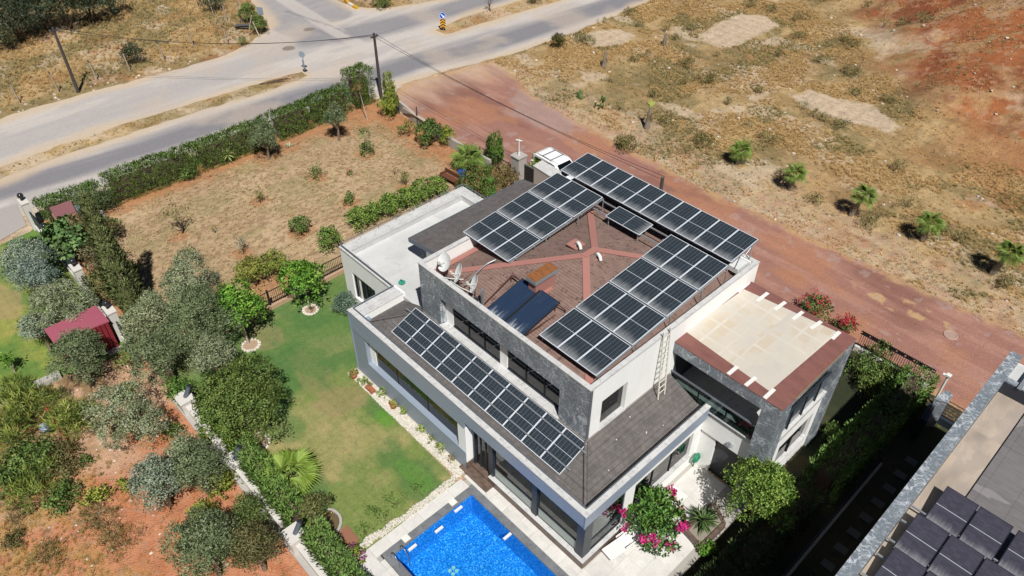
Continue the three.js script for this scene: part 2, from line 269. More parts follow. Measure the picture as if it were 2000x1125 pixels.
{ // the red lot in front, with pale sand and stones
  const red = lin('#d4906a'), red2 = lin('#c67c52'), tan = lin('#d8b494'), dry = lin('#c4995f'), dark = lin('#8a7048'), grey = lin('#a99a8c');
  const map = paint(1536, 1024, -46, 8.2, -6, 24, (x, z, o) => {
    const a = fbm(x * 0.4, z * 0.4, 4), b = fbm(x * 1.4 + 3, z * 1.4, 4), c = vn(x * 16, z * 16), d = fbm(x * 5, z * 5, 3);
    put(o, red); mixTo(o, red2, ss(0.45, 0.65, b) * 0.7);
    mixTo(o, tan, ss(0.42, 0.6, fbm(x * 0.35 + 14, z * 0.5, 3)) * 0.75 * ss(-17, -20.5, x + (a - 0.5) * 6)); mixTo(o, dry, ss(13.2, 15, z + (a - 0.5) * 5) * ss(0.35, 0.55, b) * 0.85);
    mixTo(o, dark, ss(-21.5, -24.5, x - z * 0.05 + (a - 0.5) * 4) * ss(0.3, 0.5, b) * ss(9.8, 11, z) * 0.8);
    mixTo(o, grey, ss(0.66, 0.74, d) * 0.35);
    scl(o, 0.84 + 0.2 * c + 0.14 * (vn(x * 34, z * 34) - 0.5) + (vn(x * 9, z * 9 + 77) > 0.94 ? 0.25 : 0));
  });
  sheet('red_lot', [[-26.8, 8.3], [-6, 8.3], [-6, 24], [-30, 24]], 0.008, [-46, 8.2, -6, 24], std(new THREE.Color(1, 1, 1), 0.95, { map, bumpMap: rep(roughB, 40, 16), bumpScale: 0.08 }));
}
const grassTone = (G, Y, D) => (x, z, o) => {
  const a = fbm(x * 0.32, z * 0.32, 4), b = fbm(x * 1.1 + 8, z * 1.1, 4), c = vn(x * 18, z * 18), d = fbm(x * 6, z * 6, 3);
  put(o, G); mixTo(o, Y, Math.min(1, ss(0.46, 0.64, a) * 0.6 + ss(0.5, 0.66, b) * 0.35)); mixTo(o, D, ss(0.5, 0.64, fbm(x * 0.45 + 44, z * 0.45 + 5, 3)) * 0.7);
  scl(o, 0.78 + 0.26 * c + 0.2 * (d - 0.5) + 0.12 * (vn(x * 41, z * 41) - 0.5));
};
{ // lawns
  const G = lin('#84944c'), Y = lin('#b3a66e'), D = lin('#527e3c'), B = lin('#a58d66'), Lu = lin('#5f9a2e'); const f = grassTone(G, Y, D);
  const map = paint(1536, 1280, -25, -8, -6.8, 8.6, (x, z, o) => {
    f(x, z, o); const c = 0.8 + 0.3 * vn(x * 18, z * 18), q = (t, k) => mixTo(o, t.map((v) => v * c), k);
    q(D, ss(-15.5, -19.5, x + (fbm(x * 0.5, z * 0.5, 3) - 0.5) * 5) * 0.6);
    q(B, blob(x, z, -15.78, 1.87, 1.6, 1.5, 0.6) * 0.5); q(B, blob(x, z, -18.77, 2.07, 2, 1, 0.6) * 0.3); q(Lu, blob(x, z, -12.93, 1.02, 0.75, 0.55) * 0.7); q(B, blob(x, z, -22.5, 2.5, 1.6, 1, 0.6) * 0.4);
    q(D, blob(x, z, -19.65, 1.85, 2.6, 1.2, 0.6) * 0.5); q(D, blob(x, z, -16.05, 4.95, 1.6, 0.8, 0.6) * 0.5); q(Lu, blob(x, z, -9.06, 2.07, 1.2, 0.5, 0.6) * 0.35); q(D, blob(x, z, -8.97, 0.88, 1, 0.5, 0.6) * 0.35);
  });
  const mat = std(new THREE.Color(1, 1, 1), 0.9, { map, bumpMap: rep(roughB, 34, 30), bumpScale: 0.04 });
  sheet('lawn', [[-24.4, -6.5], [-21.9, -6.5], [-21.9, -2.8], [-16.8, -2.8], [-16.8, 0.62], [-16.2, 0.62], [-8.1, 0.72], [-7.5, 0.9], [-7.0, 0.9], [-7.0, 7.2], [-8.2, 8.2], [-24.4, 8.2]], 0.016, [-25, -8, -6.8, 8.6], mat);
  const G2 = lin('#8ca044'), Y2 = lin('#b0aa58'), D2 = lin('#5f8a3a'), f2 = grassTone(G2, Y2, D2), P2 = lin('#b59a72');
  const map2 = paint(1024, 1024, -46, 8.2, -26, 24, (x, z, o) => { f2(x, z, o); mixTo(o, P2, blob(x, z, -35.76, 12.48, 2, 1.1, 0.6) * 0.6); });
  sheet('neighbour_lawn', [...[[-42.29, 12.88], [-42.72, 8.98]], [-43.1, 8.5], [-26.9, 8.5], [-26.9, 9.6], ...[[-27.48, 12.39], [-27.51, 18.15]]], 0.012, [-46, 8.2, -26, 24], std(new THREE.Color(1, 1, 1), 0.9, { map: map2, bumpMap: rep(roughB, 30, 30), bumpScale: 0.05 }));
  const G3 = lin('#3a4022'), Y3 = lin('#5c4e34'), D3 = lin('#2a3218');  // ground colours darkened to carry the shade of the neighbour building
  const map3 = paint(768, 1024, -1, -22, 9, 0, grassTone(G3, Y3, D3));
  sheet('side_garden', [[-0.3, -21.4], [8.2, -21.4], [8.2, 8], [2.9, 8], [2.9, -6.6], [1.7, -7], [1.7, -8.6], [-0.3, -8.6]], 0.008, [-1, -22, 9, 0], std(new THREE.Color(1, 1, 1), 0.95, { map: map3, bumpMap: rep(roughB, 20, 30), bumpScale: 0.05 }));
  // the grey pavement before the neighbour's lawn
  sheet('pavement', [[-47.49, 12.17], [-47.04, 9.67], [-46.88, 8.57], [-43.66, 8.95], [-43.02, 10.83], [-43.04, 13.29]], 0.011, [-50, 8, -40, 14], std('#b3aaa6', 0.9, { bumpMap: rep(roughB, 8, 8), bumpScale: 0.02 }));
}

// ---------------------------------------------------------------- the villa
const metres = (m) => { m.userData.metres = true; return m; };
const M = {};
{
  const shingle = paint(512, 512, 0, 0, 4, 4, (x, z, o) => {
    const row = Math.floor(z / 0.2), u = x + (row & 1) * 0.1, col = Math.floor(u / 0.2), fu = u / 0.2 - col, fz = z / 0.2 - row;
    const h = NT[((row & 15) * 331 + (col % 12) * 77) & 65535], n = fbm(x * 5, z * 5, 3);
    put(o, [0.105 + 0.02 * h, 0.094 + 0.018 * h, 0.09 + 0.018 * h]); scl(o, 0.75 + 0.5 * n); if (fz < 0.12 || fu < 0.05) scl(o, 0.72);
  });
  const shB = grey(512, 512, (u, v) => { const z = v * 4, x = u * 4, row = Math.floor(z / 0.25), q = x + (row & 1) * 0.16, fu = q / 0.32 - Math.floor(q / 0.32), fz = z / 0.25 - row; return (fz < 0.12 ? 0 : 0.35 + 0.6 * (1 - fz)) * (fu < 0.06 ? 0.5 : 1); });
  M.shingle = metres(std(new THREE.Color(1, 1, 1), 0.9, { map: rep(shingle, 0.25, 0.25), bumpMap: rep(shB, 0.25, 0.25), bumpScale: 0.03 }));
  const turned = (t, k) => { const c = rep(t, k, k); c.rotation = Math.PI / 2; return c; };
  M.shingleZ = metres(std(new THREE.Color(1, 1, 1), 0.9, { map: turned(shingle, 0.25), bumpMap: turned(shB, 0.25), bumpScale: 0.03 }));
  const bitu = paint(512, 512, 0, 0, 6, 6, (x, z, o) => {
    const row = Math.floor(z / 0.15), u = x + NT[(row * 91) & 65535] * 0.7, col = Math.floor(u / 0.22), h = NT[(row * 331 + col * 77) & 65535], fz = z / 0.15 - row, fu = u / 0.22 - col, n = fbm(x * 3, z * 3, 4), w = fbm(x * 9 + 4, z * 4, 3);
    put(o, [0.2, 0.128, 0.106]); scl(o, 0.68 + 0.2 * h + 0.42 * n); if (fz < 0.12) scl(o, 0.82); if (w > 0.64 && fu < 0.5) scl(o, 0.55);
  });
  const biB = grey(512, 512, (u, v) => { const z = v * 6, x = u * 6, row = Math.floor(z / 0.15), q = x + NT[(row * 91) & 65535] * 0.7, col = Math.floor(q / 0.22), fz = z / 0.15 - row; return (1 - fz) * (0.5 + 0.5 * NT[(row * 331 + col * 77) & 65535]); });
  M.roofRed = metres(std(new THREE.Color(1, 1, 1), 0.95, { map: rep(bitu, 1 / 6, 1 / 6), bumpMap: rep(biB, 1 / 6, 1 / 6), bumpScale: 0.04 }));
  M.roofRedZ = metres(std(new THREE.Color(1, 1, 1), 0.95, { map: turned(bitu, 1 / 6), bumpMap: turned(biB, 1 / 6), bumpScale: 0.04 }));
  M.ridge = metres(std('#b07a70', 0.9, { bumpMap: rep(roughB, 1, 1), bumpScale: 0.01 }));
  const marble = paint(1024, 1024, 0, 0, 4, 4, (x, z, o) => {
    const a = fbm(x * 1.6, z * 1.6, 5), wx = x + (fbm(x * 2, z * 2 + 9, 4) - 0.5) * 1.4, wz = z + (fbm(x * 2 + 30, z * 2, 4) - 0.5) * 1.4;
    put(o, [0.15, 0.172, 0.195]); scl(o, 0.7 + 0.7 * a);
    const v1 = Math.abs(fbm(wx * 1.8, wz * 1.8 + 3, 3) - 0.5), v2 = Math.abs(fbm(wx * 3.4 + 12, wz * 3.4, 3) - 0.5), v3 = Math.abs(fbm(wx * 6.5 + 5, wz * 6.5 + 40, 2) - 0.5);
    const w = (1 - ss(0, 0.05, v1)) * 0.55 + (1 - ss(0, 0.05, v2)) * 0.4 + (1 - ss(0, 0.05, v3)) * 0.25;
    mixTo(o, [0.5, 0.53, 0.56], Math.min(0.85, w * 1.25)); scl(o, 0.92 + 0.16 * vn(x * 60, z * 60));
  });
  M.marble = metres(new THREE.MeshPhysicalMaterial({ map: rep(marble, 0.25, 0.25), roughness: 0.38 }));
  M.brownMarble = metres(std('#8f7f76', 0.45, { map: rep(paint(256, 256, 0, 0, 2, 2, (x, z, o) => { put(o, [0.62, 0.55, 0.5]); scl(o, 0.4 + 1.1 * fbm(x * 4, z * 4, 4)); const v = Math.abs(fbm(x * 3 + 7, z * 3, 3) - 0.5); mixTo(o, [0.85, 0.8, 0.75], (1 - ss(0, 0.03, v)) * 0.6); }), 0.5, 0.5) }));
  const wallT = paint(512, 512, 0, 0, 6, 6, (x, z, o) => { put(o, [0.82, 0.82, 0.8]); scl(o, 0.93 + 0.1 * fbm(x * 2, z * 0.7, 4)); });
  M.white = metres(std(new THREE.Color(1, 1, 1), 0.85, { map: rep(wallT, 1 / 6, 1 / 6), bumpMap: rep(roughB, 1, 1), bumpScale: 0.003 }));
  const capT = paint(512, 512, 0, 0, 5, 5, (x, z, o) => { put(o, [0.5, 0.495, 0.49]); const n = fbm(x * 2.5, z * 2.5, 5); scl(o, 0.84 + 0.26 * n); if (fbm(x * 7, z * 7 + 9, 3) > 0.66) scl(o, 0.82); if ((x / 1.25) % 1 < 0.012) scl(o, 0.7); });
  M.cap = metres(std(new THREE.Color(1, 1, 1), 0.8, { map: rep(capT, 0.2, 0.2), bumpMap: rep(roughB, 1, 1), bumpScale: 0.004 }));
  const screedT = paint(768, 768, 0, 0, 9, 9, (x, z, o) => { put(o, [0.5, 0.5, 0.495]); const n = fbm(x * 0.8, z * 0.8, 5), s = fbm(x * 0.35 + z * 0.2, z * 0.9, 4); scl(o, 0.72 + 0.34 * n + 0.14 * s); if (Math.abs(fbm(x * 1.5 + 3, z * 1.5, 4) - 0.5) < 0.006) scl(o, 0.85); });
  M.screed = metres(std(new THREE.Color(1, 1, 1), 0.9, { map: rep(screedT, 1 / 9, 1 / 9), bumpMap: rep(roughB, 0.7, 0.7), bumpScale: 0.006 }));
  M.grey = metres(std(colorOf('#7a8492', 1.25), 0.5, { bumpMap: rep(roughB, 2, 2), bumpScale: 0.002 }));
  M.slat = metres(std(colorOf('#7d8796', 1.3), 0.42, { metalness: 0.15 }));
  M.metal = std('#a9b2bd', 0.35, { metalness: 0.75 });
  M.alu = std('#c4cad0', 0.4, { metalness: 0.6 });
  M.dark = std('#2c3038', 0.5);
  M.frame = std('#39414a', 0.4, { metalness: 0.3 });
  M.glass = new THREE.MeshPhysicalMaterial({ color: 0x0a0d12, roughness: 0.06, metalness: 0, specularIntensity: 1 });
  M.clear = new THREE.MeshPhysicalMaterial({ color: 0x9fb0ae, roughness: 0.03, transmission: 1, thickness: 0, ior: 1.5 });
  M.membrane = metres(std('#8d5f58', 0.85, { map: rep(paint(256, 256, 0, 0, 3, 3, (x, z, o) => { put(o, [0.9, 0.86, 0.84]); scl(o, 0.75 + 0.5 * fbm(x * 2, z * 4, 4)); }), 1 / 3, 1 / 3), bumpMap: rep(roughB, 0.6, 0.6), bumpScale: 0.02 }));
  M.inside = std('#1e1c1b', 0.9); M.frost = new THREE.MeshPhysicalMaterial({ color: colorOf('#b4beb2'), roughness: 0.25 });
  M.black = std('#17181b', 0.7);
}
const HOUSE = thing('villa', 'white and grey marble villa with flat terraces and brown hipped roof beside the pool', 'house', [-8, 0, -7]);
const hp = (n, g, m, k) => part(HOUSE, n, g, m, k);
const slab4 = (y, x0, x1, z0, z1, t = 0.2) => box(x0, x1, y - t, y, z0, z1);
{
  // ---- lower storey: walls and floors
  hp('floor', [box(-16.5, -0.45, 0, 0.28, -14.2, -0.55)], std('#4a443e', 0.5));
  hp('ceiling', [box(-16.45, -0.5, 3.45, 3.62, -14.2, -0.4)], M.white);
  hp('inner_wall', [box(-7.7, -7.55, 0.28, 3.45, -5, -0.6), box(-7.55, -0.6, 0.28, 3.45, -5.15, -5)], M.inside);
  // grey framed box at the left
  const gb = box;
  hp('grey_frame', [gb(-16.75, -15.58, 0, 4.28, -0.6, 0), gb(-15.58, -7.62, 0, 1.3, -0.6, 0), gb(-15.58, -7.62, 3.18, 3.62, -0.6, 0)], M.grey);
  const sl = []; for (let k = 0; k < 8; k++) sl.push(box(-16.76, -0.2, 3.2 + k * 0.137, 3.2 + k * 0.137 + 0.1, 0.004, 0.035)); // only where no glass is
  const slats = [];
  for (let k = 0; k < 6; k++) hp('slat', [box(-16.76, -0.16, 3.62 + k * 0.134, 3.62 + k * 0.134 + 0.108, -0.13, 0.03)], M.slat);
  for (let k = 0; k < 6; k++) hp('slat', [box(-0.3, -0.16, 3.62 + k * 0.134, 3.62 + k * 0.134 + 0.108, -8.28, -0.135)], M.slat);
  for (let k = 0; k < 3; k++) hp('slat', [box(-16.76, -7.6, 3.2 + k * 0.136, 3.2 + k * 0.136 + 0.112, 0.002, 0.03)], M.slat);
  hp('fascia', [box(-16.7, -0.24, 3.61, 4.4, -0.24, -0.1), box(-0.38, -0.24, 3.61, 4.4, -8.28, -0.24)], M.dark);
  for (const s of [0, 1]) hp('corner_trim', [s ? box(-0.19, -0.14, 3.6, 4.41, -0.02, 0.05) : box(-16.79, -16.74, 0, 4.41, -0.05, 0.045)], M.slat);
  hp('parapet_cap', [box(-16.79, -0.13, 4.42, 4.47, -0.24, 0.045), box(-0.4, -0.13, 4.42, 4.468, -8.3, -0.24), box(-16.79, -15.85, 4.42, 4.464, -2.85, -0.24)], M.cap);
  hp('parapet', [box(-16.75, -15.9, 3.6, 4.41, -3.0, -0.26), box(-15.9, -15.86, 3.6, 4.41, -2.85, -0.26), box(-0.4, -0.38, 3.6, 4.41, -8.28, -0.24), box(-15.86, -0.4, 3.6, 4.41, -0.26, -0.24)], M.white);
  // the large window in the grey box
  const w = hp('window', [box(-15.55, -8.15, 1.36, 3.18, -0.34, -0.3)], M.glass);
  part(w, 'jamb', [box(-15.58, -15.12, 1.3, 3.18, -0.29, -0.24)], M.white); part(w, 'sill', [box(-15.58, -7.66, 1.3, 1.37, -0.3, 0.02)], M.grey);
  for (const x of [-13.3, -10.8]) part(w, 'mullion', [box(x - 0.02, x + 0.02, 1.37, 3.18, -0.3, -0.285)], M.black);
  hp('pier', [box(-8.15, -7.6, 0.28, 3.18, -0.5, -0.02)], M.white);
  hp('wall', [box(-16.7, -15.5, 0, 3.5, -3.0, -0.6)], M.grey); hp('plinth', [box(-7.66, -7.54, 0, 0.6, -0.5, 0.005)], M.brownMarble);
  // glazed front towards the pool
  const post = (x0, x1, z0 = -0.62, z1 = -0.4) => hp('post', [box(x0, x1, 0.28, 3.62, z0, z1)], M.frame);
  post(-6.45, -6.15); post(-3.55, -3.25); post(-0.85, -0.42, -0.9, -0.4); post(-7.54, -7.45);
  const pane = (x0, x1, y0, y1) => { const p = hp('window', [box(x0, x1, y0, y1, -0.53, -0.51)], M.clear); part(p, 'frame', [box(x0, x1, y0, y0 + 0.06, -0.56, -0.48), box(x0, x1, y1 - 0.06, y1, -0.56, -0.48), box(x0, x0 + 0.05, y0 + 0.06, y1 - 0.06, -0.56, -0.48), box(x1 - 0.05, x1, y0 + 0.06, y1 - 0.06, -0.56, -0.48)], M.frame); return p; };
  for (const [a, b] of [[-6.15, -3.55], [-3.25, -0.85]]) { const p = pane(a, b, 0.55, 3.6); part(p, 'frosted_panel', [box(a + 0.02, b - 0.02, 0.56, 1.22, -0.505, -0.49)], M.frost); part(p, 'crossbar', [box(a, b, 1.22, 1.27, -0.53, -0.47)], M.frame); }
  for (let i = 0; i < 3; i++) { const x0 = -7.45 + i * 0.333, d = hp('door', [box(x0 + 0.03, x0 + 0.303, 0.34, 3.5, -0.53 - i * 0.03, -0.515 - i * 0.03)], M.clear); part(d, 'frame', [box(x0, x0 + 0.035, 0.28, 3.6, -0.56 - i * 0.03, -0.49 - i * 0.03), box(x0 + 0.3, x0 + 0.333, 0.28, 3.6, -0.56 - i * 0.03, -0.49 - i * 0.03)], M.frame); }
  hp('curtain', [box(-1.0, -0.9, 0.5, 3.2, -1.4, -0.7)], std('#dfe3ea', 0.9));
  hp('plinth', [box(-6.3, -0.26, 0, 0.5, -0.6, -0.26), box(-0.6, -0.26, 0, 0.497, -3.0, -0.6)], M.brownMarble);
  hp('ledge', [box(-6.34, -0.24, 0.5, 0.53, -0.5, -0.24), box(-0.44, -0.24, 0.5, 0.529, -3.0, -0.5)], M.cap);
  hp('doorstep', [box(-7.95, -6.0, 0, 0.15, -0.55, 0.2), box(-7.6, -6.3, 0.15, 0.28, -0.55, -0.25)], M.brownMarble);
  // side wall on the right: corner glass, then white wall with two windows
  { const p = hp('window', [box(-0.49, -0.47, 0.55, 3.6, -2.9, -0.9)], M.clear); part(p, 'frame', [box(-0.52, -0.44, 0.55, 0.61, -2.9, -0.9), box(-0.52, -0.44, 1.3, 1.36, -2.9, -0.9), box(-0.52, -0.44, 0.61, 3.6, -2.95, -2.88)], M.frame); }
  hp('wall', [box(-0.6, -0.4, 0, 3.62, -3.62, -2.95), box(-0.6, -0.4, 0, 0.95, -7.85, -3.62), box(-0.6, -0.4, 2.75, 3.62, -7.85, -3.62), box(-0.6, -0.4, 0, 3.62, -8.7, -7.85)], M.white);
  { const p = hp('window', [box(-0.56, -0.54, 0.95, 2.75, -7.85, -3.62)], M.glass); part(p, 'sill', [box(-0.6, -0.34, 0.93, 0.99, -7.9, -3.6)], M.cap); for (const z of [-6.45, -5.05]) part(p, 'mullion', [box(-0.56, -0.5, 0.99, 2.75, z - 0.03, z + 0.03)], M.black); part(p, 'frame', [box(-0.56, -0.5, 2.69, 2.75, -7.85, -3.62)], M.frame); }
  // pipe rail inside the parapet
  hp('handrail', [bar(V(-16.6, 4.6, -0.22), V(-0.36, 4.6, -0.22), 0.03), bar(V(-0.36, 4.6, -0.22), V(-0.36, 4.6, -8.2), 0.03), bar(V(-16.6, 4.6, -0.22), V(-16.6, 4.6, -2.8), 0.03)], M.metal);
  for (let k = 0; k <= 10; k++) hp('rail_post', [bar(V(-16.5 + k * 1.59, 4.46, -0.22), V(-16.5 + k * 1.59, 4.6, -0.22), 0.02)], M.metal);
  for (let k = 1; k <= 5; k++) hp('rail_post', [bar(V(-0.36, 4.46, -0.22 - k * 1.5), V(-0.36, 4.6, -0.22 - k * 1.5), 0.02)], M.metal);
  // ---- skirt roof round the tower
  const A = [-15.84, 4.0, -0.3], B = [-0.46, 4.0, -0.3], Cc = [-2.5, 4.82, -2.46], D = [-13.65, 4.82, -2.46];
  hp('roof_slope', [slab([A, B, Cc, D], 0.08)], M.shingle); hp('roof_slope', [slab([B, [-0.46, 4.0, -8.25], [-2.5, 4.82, -8.25], Cc], 0.08)], M.shingleZ);
  hp('roof_slope', [slab([[-15.84, 4.0, -2.84], A, D, [-13.65, 4.82, -2.84]], 0.08)], M.shingleZ);
  hp('hip_cap', [bar(V(-0.5, 4.02, -0.34), V(-2.5, 4.83, -2.46), 0.09, 0.09, 8)], M.shingle); hp('hip_cap', [bar(V(-15.8, 4.02, -0.34), V(-13.7, 4.83, -2.46), 0.07, 0.07, 8)], M.shingle);
  hp('flashing', [box(-13.6, -2.5, 4.78, 4.9, -2.5, -2.43), box(-2.55, -2.44, 4.78, 4.9, -8.2, -2.43)], std('#8d8680', 0.7));
  for (let k = 0; k < 26; k++) { const t = rnd(), s = rnd(); const right = k > 16; const p = right ? [-0.8 - 1.6 * t, 4.1 + 0.72 * t * 0.98, -1.6 - 6.2 * s] : [-15 + 14 * s, 4.08 + 0.72 * t * 0.98, -0.6 - 1.75 * t]; if (!right && Math.abs(t - 0.5) < 0.42) continue; hp('tile_patch', [box(-0.05, 0.05, 0, 0.012, -0.02 - 0.05 * rnd(), 0.03).scale(0.55, 1, 0.7).rotateY(right ? 1.57 : 0).rotateZ(right ? -0.4 : 0).translate(p[0], p[1] + 0.015, p[2])], M.cap); }
  // ---- tower
  const T = { x0: -13.65, x1: -2.5, z0: -14.5, z1: -2.48, top: 8.0 };
  hp('tower_wall', [box(T.x0 + 0.12, T.x1 - 0.02, 3.62, 5.0, T.z1 - 0.42, T.z1 - 0.12), box(T.x0, T.x0 + 0.2, 3.62, T.top, T.z0, T.z1 - 0.12), box(T.x0 + 0.3, T.x1 - 0.3, 3.62, T.top, T.z0, T.z0 + 0.3),
    box(T.x1 - 0.3, T.x1, 3.62, 4.88, -8.2, T.z1 - 0.12), box(T.x1 - 0.2, T.x1, 3.62, T.top, -14.5, -4.95), box(T.x1 - 0.2, T.x1, 3.62, T.top, -3.3, T.z1 - 0.12), box(T.x1 - 0.2, T.x1, 6.75, T.top, -4.95, -3.3), box(T.x0 + 0.2, T.x1 - 0.2, 6.75, T.top, T.z1 - 0.2, T.z1 - 0.12)], M.white);
  { const p = hp('window', [box(T.x1 - 0.24, T.x1 - 0.2, 4.98, 6.75, -4.95, -3.3)], M.glass); part(p, 'sill', [box(T.x1 - 0.28, T.x1 + 0.06, 4.88, 4.97, -5.0, -3.25)], M.cap); }
  // marble slabs of the front
  const ms = (x0, x1, y0, y1) => hp('marble_slab', [box(x0 + 0.004, x1 - 0.004, y0 + 0.004, y1 - 0.004, T.z1 - 0.12, T.z1)], M.marble);
  ms(T.x0, -12.9, 4.72, 6.75); ms(-12.9, -12.15, 4.72, 6.75);
  ms(-4.15, -3.3, 4.72, 6.75); ms(-3.3, T.x1, 4.72, 6.75);
  for (let k = 0; k < 8; k++) { const a = T.x0 + (T.x1 - T.x0) * k / 8; ms(a, T.x0 + (T.x1 - T.x0) * (k + 1) / 8, 6.75, T.top); }
  hp('corner_trim', [box(T.x1 - 0.01, T.x1 + 0.03, 4.75, T.top, T.z1 - 0.12, T.z1 + 0.01)], M.metal);
  hp('window_reveal', [box(-12.15, -12.11, 5.0, 6.75, -2.9, -2.6), box(-4.19, -4.15, 5.0, 6.75, -2.9, -2.6), box(-12.11, -4.19, 6.72, 6.75, -2.9, -2.6)], M.marble);
  hp('window_sill', [box(-12.2, -4.1, 4.93, 5.02, -2.95, -2.36)], M.cap);
  hp('pier', [box(-12.11, -11.6, 5.02, 6.72, -2.9, -2.8)], M.white); hp('pier', [box(-8.2, -7.72, 5.02, 6.72, -2.9, -2.78)], M.white);
  for (const [a, b] of [[-11.6, -8.2], [-7.72, -4.19]]) {
    const p = hp('window', [box(a, b, 5.02, 6.72, -2.88, -2.84)], M.glass);
    for (const t of [0.34, 0.67]) part(p, 'mullion', [box(a + (b - a) * t - 0.025, a + (b - a) * t + 0.025, 5.02, 6.72, -2.84, -2.8)], M.black);
    part(p, 'frame', [box(a, b, 5.02, 5.1, -2.84, -2.79), box(a, b, 6.66, 6.72, -2.84, -2.79)], M.frame);
  }
  hp('parapet_cap', [box(T.x0 - 0.03, T.x1 + 0.03, T.top, 8.06, T.z1 - 0.22, T.z1 + 0.02), box(T.x0 - 0.03, T.x1 + 0.03, T.top, 8.058, T.z0 - 0.02, T.z0 + 0.22), box(T.x0 - 0.03, T.x0 + 0.22, T.top, 8.06, T.z0 + 0.22, T.z1 - 0.22), box(T.x1 - 0.22, T.x1 + 0.03, T.top, 8.06, T.z0 + 0.22, T.z1 - 0.22)], M.cap);
  hp('gutter', [box(T.x0 + 0.2, T.x1 - 0.2, 7.0, 7.22, T.z0 + 0.3, T.z1 - 0.2)], std('#6b6058', 0.9));
  const e = 7.33, y = 8.62, x0 = T.x0 + 0.34, x1 = T.x1 - 0.3, z0 = T.z0 + 0.34, z1 = T.z1 - 0.32, ax = -8.08, za = -8.2, zb = -8.85;
  const rs = (pts, m = M.roofRed) => hp('hip_roof', [slab(pts, 0.1)], m);
  rs([[x0, e, z1], [x1, e, z1], [ax, y, za]]); rs([[x1, e, z0], [x0, e, z0], [ax, y, zb]]); rs([[x1, e, z1], [x1, e, z0], [ax, y, zb], [ax, y, za]], M.roofRedZ); rs([[x0, e, z0], [x0, e, z1], [ax, y, za], [ax, y, zb]], M.roofRedZ);
  const strip = (a, b, wd) => { const d = b.clone().sub(a), s = V(-d.z, 0, d.x).normalize().multiplyScalar(wd / 2); return slab([[a.x + s.x, a.y, a.z + s.z], [a.x - s.x, a.y, a.z - s.z], [b.x - s.x, b.y, b.z - s.z], [b.x + s.x, b.y, b.z + s.z]], 0.03); };
  for (const [a, b] of [[V(x0, e + 0.03, z1), V(ax, y + 0.035, za)], [V(x1, e + 0.03, z1), V(ax, y + 0.035, za)], [V(x0, e + 0.03, z0), V(ax, y + 0.035, zb)], [V(x1, e + 0.03, z0), V(ax, y + 0.035, zb)], [V(ax, y + 0.042, za + 0.12), V(ax, y + 0.042, zb - 0.12)]]) hp('ridge_strip', [strip(a, b, 0.34)], M.ridge);
  hp('roof_border', [box(x0 - 0.04, x0 + 0.26, e - 0.02, e + 0.1, z0, z1), box(x1 - 0.26, x1 + 0.04, e - 0.02, e + 0.1, z0, z1), box(x0 + 0.26, x1 - 0.26, e - 0.02, e + 0.1, z1 - 0.26, z1 + 0.06)], M.ridge);
  // ---- chimney
  const ch = [-8.29, -5.49], cb = hp('chimney', [box(ch[0] - 0.24, ch[0] + 0.24, 7.3, 8.73, ch[1] - 0.62, ch[1] + 0.62)], M.ridge);
  part(cb, 'chimney_cap', [box(ch[0] - 0.32, ch[0] + 0.32, 8.76, 8.96, ch[1] - 0.74, ch[1] + 0.74)], std('#8b8f92', 0.8)); part(cb, 'lid', [box(ch[0] - 0.3, ch[0] + 0.3, 8.96, 9.0, ch[1] - 0.72, ch[1] + 0.72)], metres(std('#a06a3c', 0.8, { map: rep(paint(128, 128, 0, 0, 1, 1, (x, z, o) => { put(o, [0.9, 0.8, 0.7]); scl(o, 0.5 + 0.9 * fbm(x * 6, z * 12, 4)); if (fbm(x * 9 + 5, z * 9, 3) > 0.6) mixTo(o, [0.5, 0.55, 0.6], 0.5); }), 1, 1) })));
  part(cb, 'flashing', [box(ch[0] - 0.38, ch[0] + 0.42, 7.98, 8.06, ch[1] - 0.76, ch[1] + 0.8)], M.ridge);
  // ---- bent vent pipes near the ridge
  for (const [px, t] of [[[-8.82, -8.5], 0], [[-7.58, -8.54], 0.2]]) { const v = hp('vent_pipe', [new THREE.TubeGeometry(new THREE.CatmullRomCurve3([V(px[0] - 0.2, 8.3, px[1] - 0.07), V(px[0] - 0.19, 8.62, px[1] - 0.07), V(px[0] - 0.06, 8.76, px[1] - 0.02), V(px[0] + 0.12, 8.72, px[1] + 0.04), V(px[0] + 0.2, 8.56, px[1] + 0.06)]), 16, 0.085, 10)], std('#f1f1ee', 0.5)); part(v, 'base_plate', [box(px[0] - 0.6, px[0] + 0.05, 8.46, 8.52, px[1] - 0.45, px[1] + 0.22)], M.ridge); }
  // ---- left terrace
  hp('terrace_wall', [box(-21.8, -21.55, 0, 4.2, -12.05, -2.78), box(-21.55, -16.7, 0, 1.0, -3.03, -2.78), box(-21.55, -20.9, 1.0, 4.2, -3.03, -2.78), box(-18.6, -16.7, 1.0, 4.2, -3.03, -2.78), box(-20.9, -18.6, 2.95, 4.2, -3.03, -2.78), box(-21.55, -17.5, 0, 4.2, -12.05, -11.8)], M.white);
  { const p = hp('window', [box(-20.9, -18.6, 1.0, 2.95, -2.98, -2.94)], M.glass); part(p, 'frame', [box(-20.9, -20.82, 1, 2.95, -2.94, -2.88), box(-19.8, -19.72, 1, 2.95, -2.94, -2.88), box(-18.68, -18.6, 1, 2.95, -2.94, -2.88)], M.frame); part(p, 'curtain', [box(-20.5, -20.3, 1.02, 2.9, -2.938, -2.93)], M.white); }
  hp('terrace_floor', [box(-21.55, -13.6, 3.7, 3.86, -11.8, -3.03)], M.screed);
  hp('terrace_upstand', [box(-21.55, -21.1, 3.86, 4.2, -11.8, -3.03), box(-21.1, -17.6, 3.86, 4.2, -11.8, -11.35)], M.screed); hp('terrace_upstand', [box(-16.7, -13.65, 3.6, 4.25, -3.05, -2.86)], M.screed);
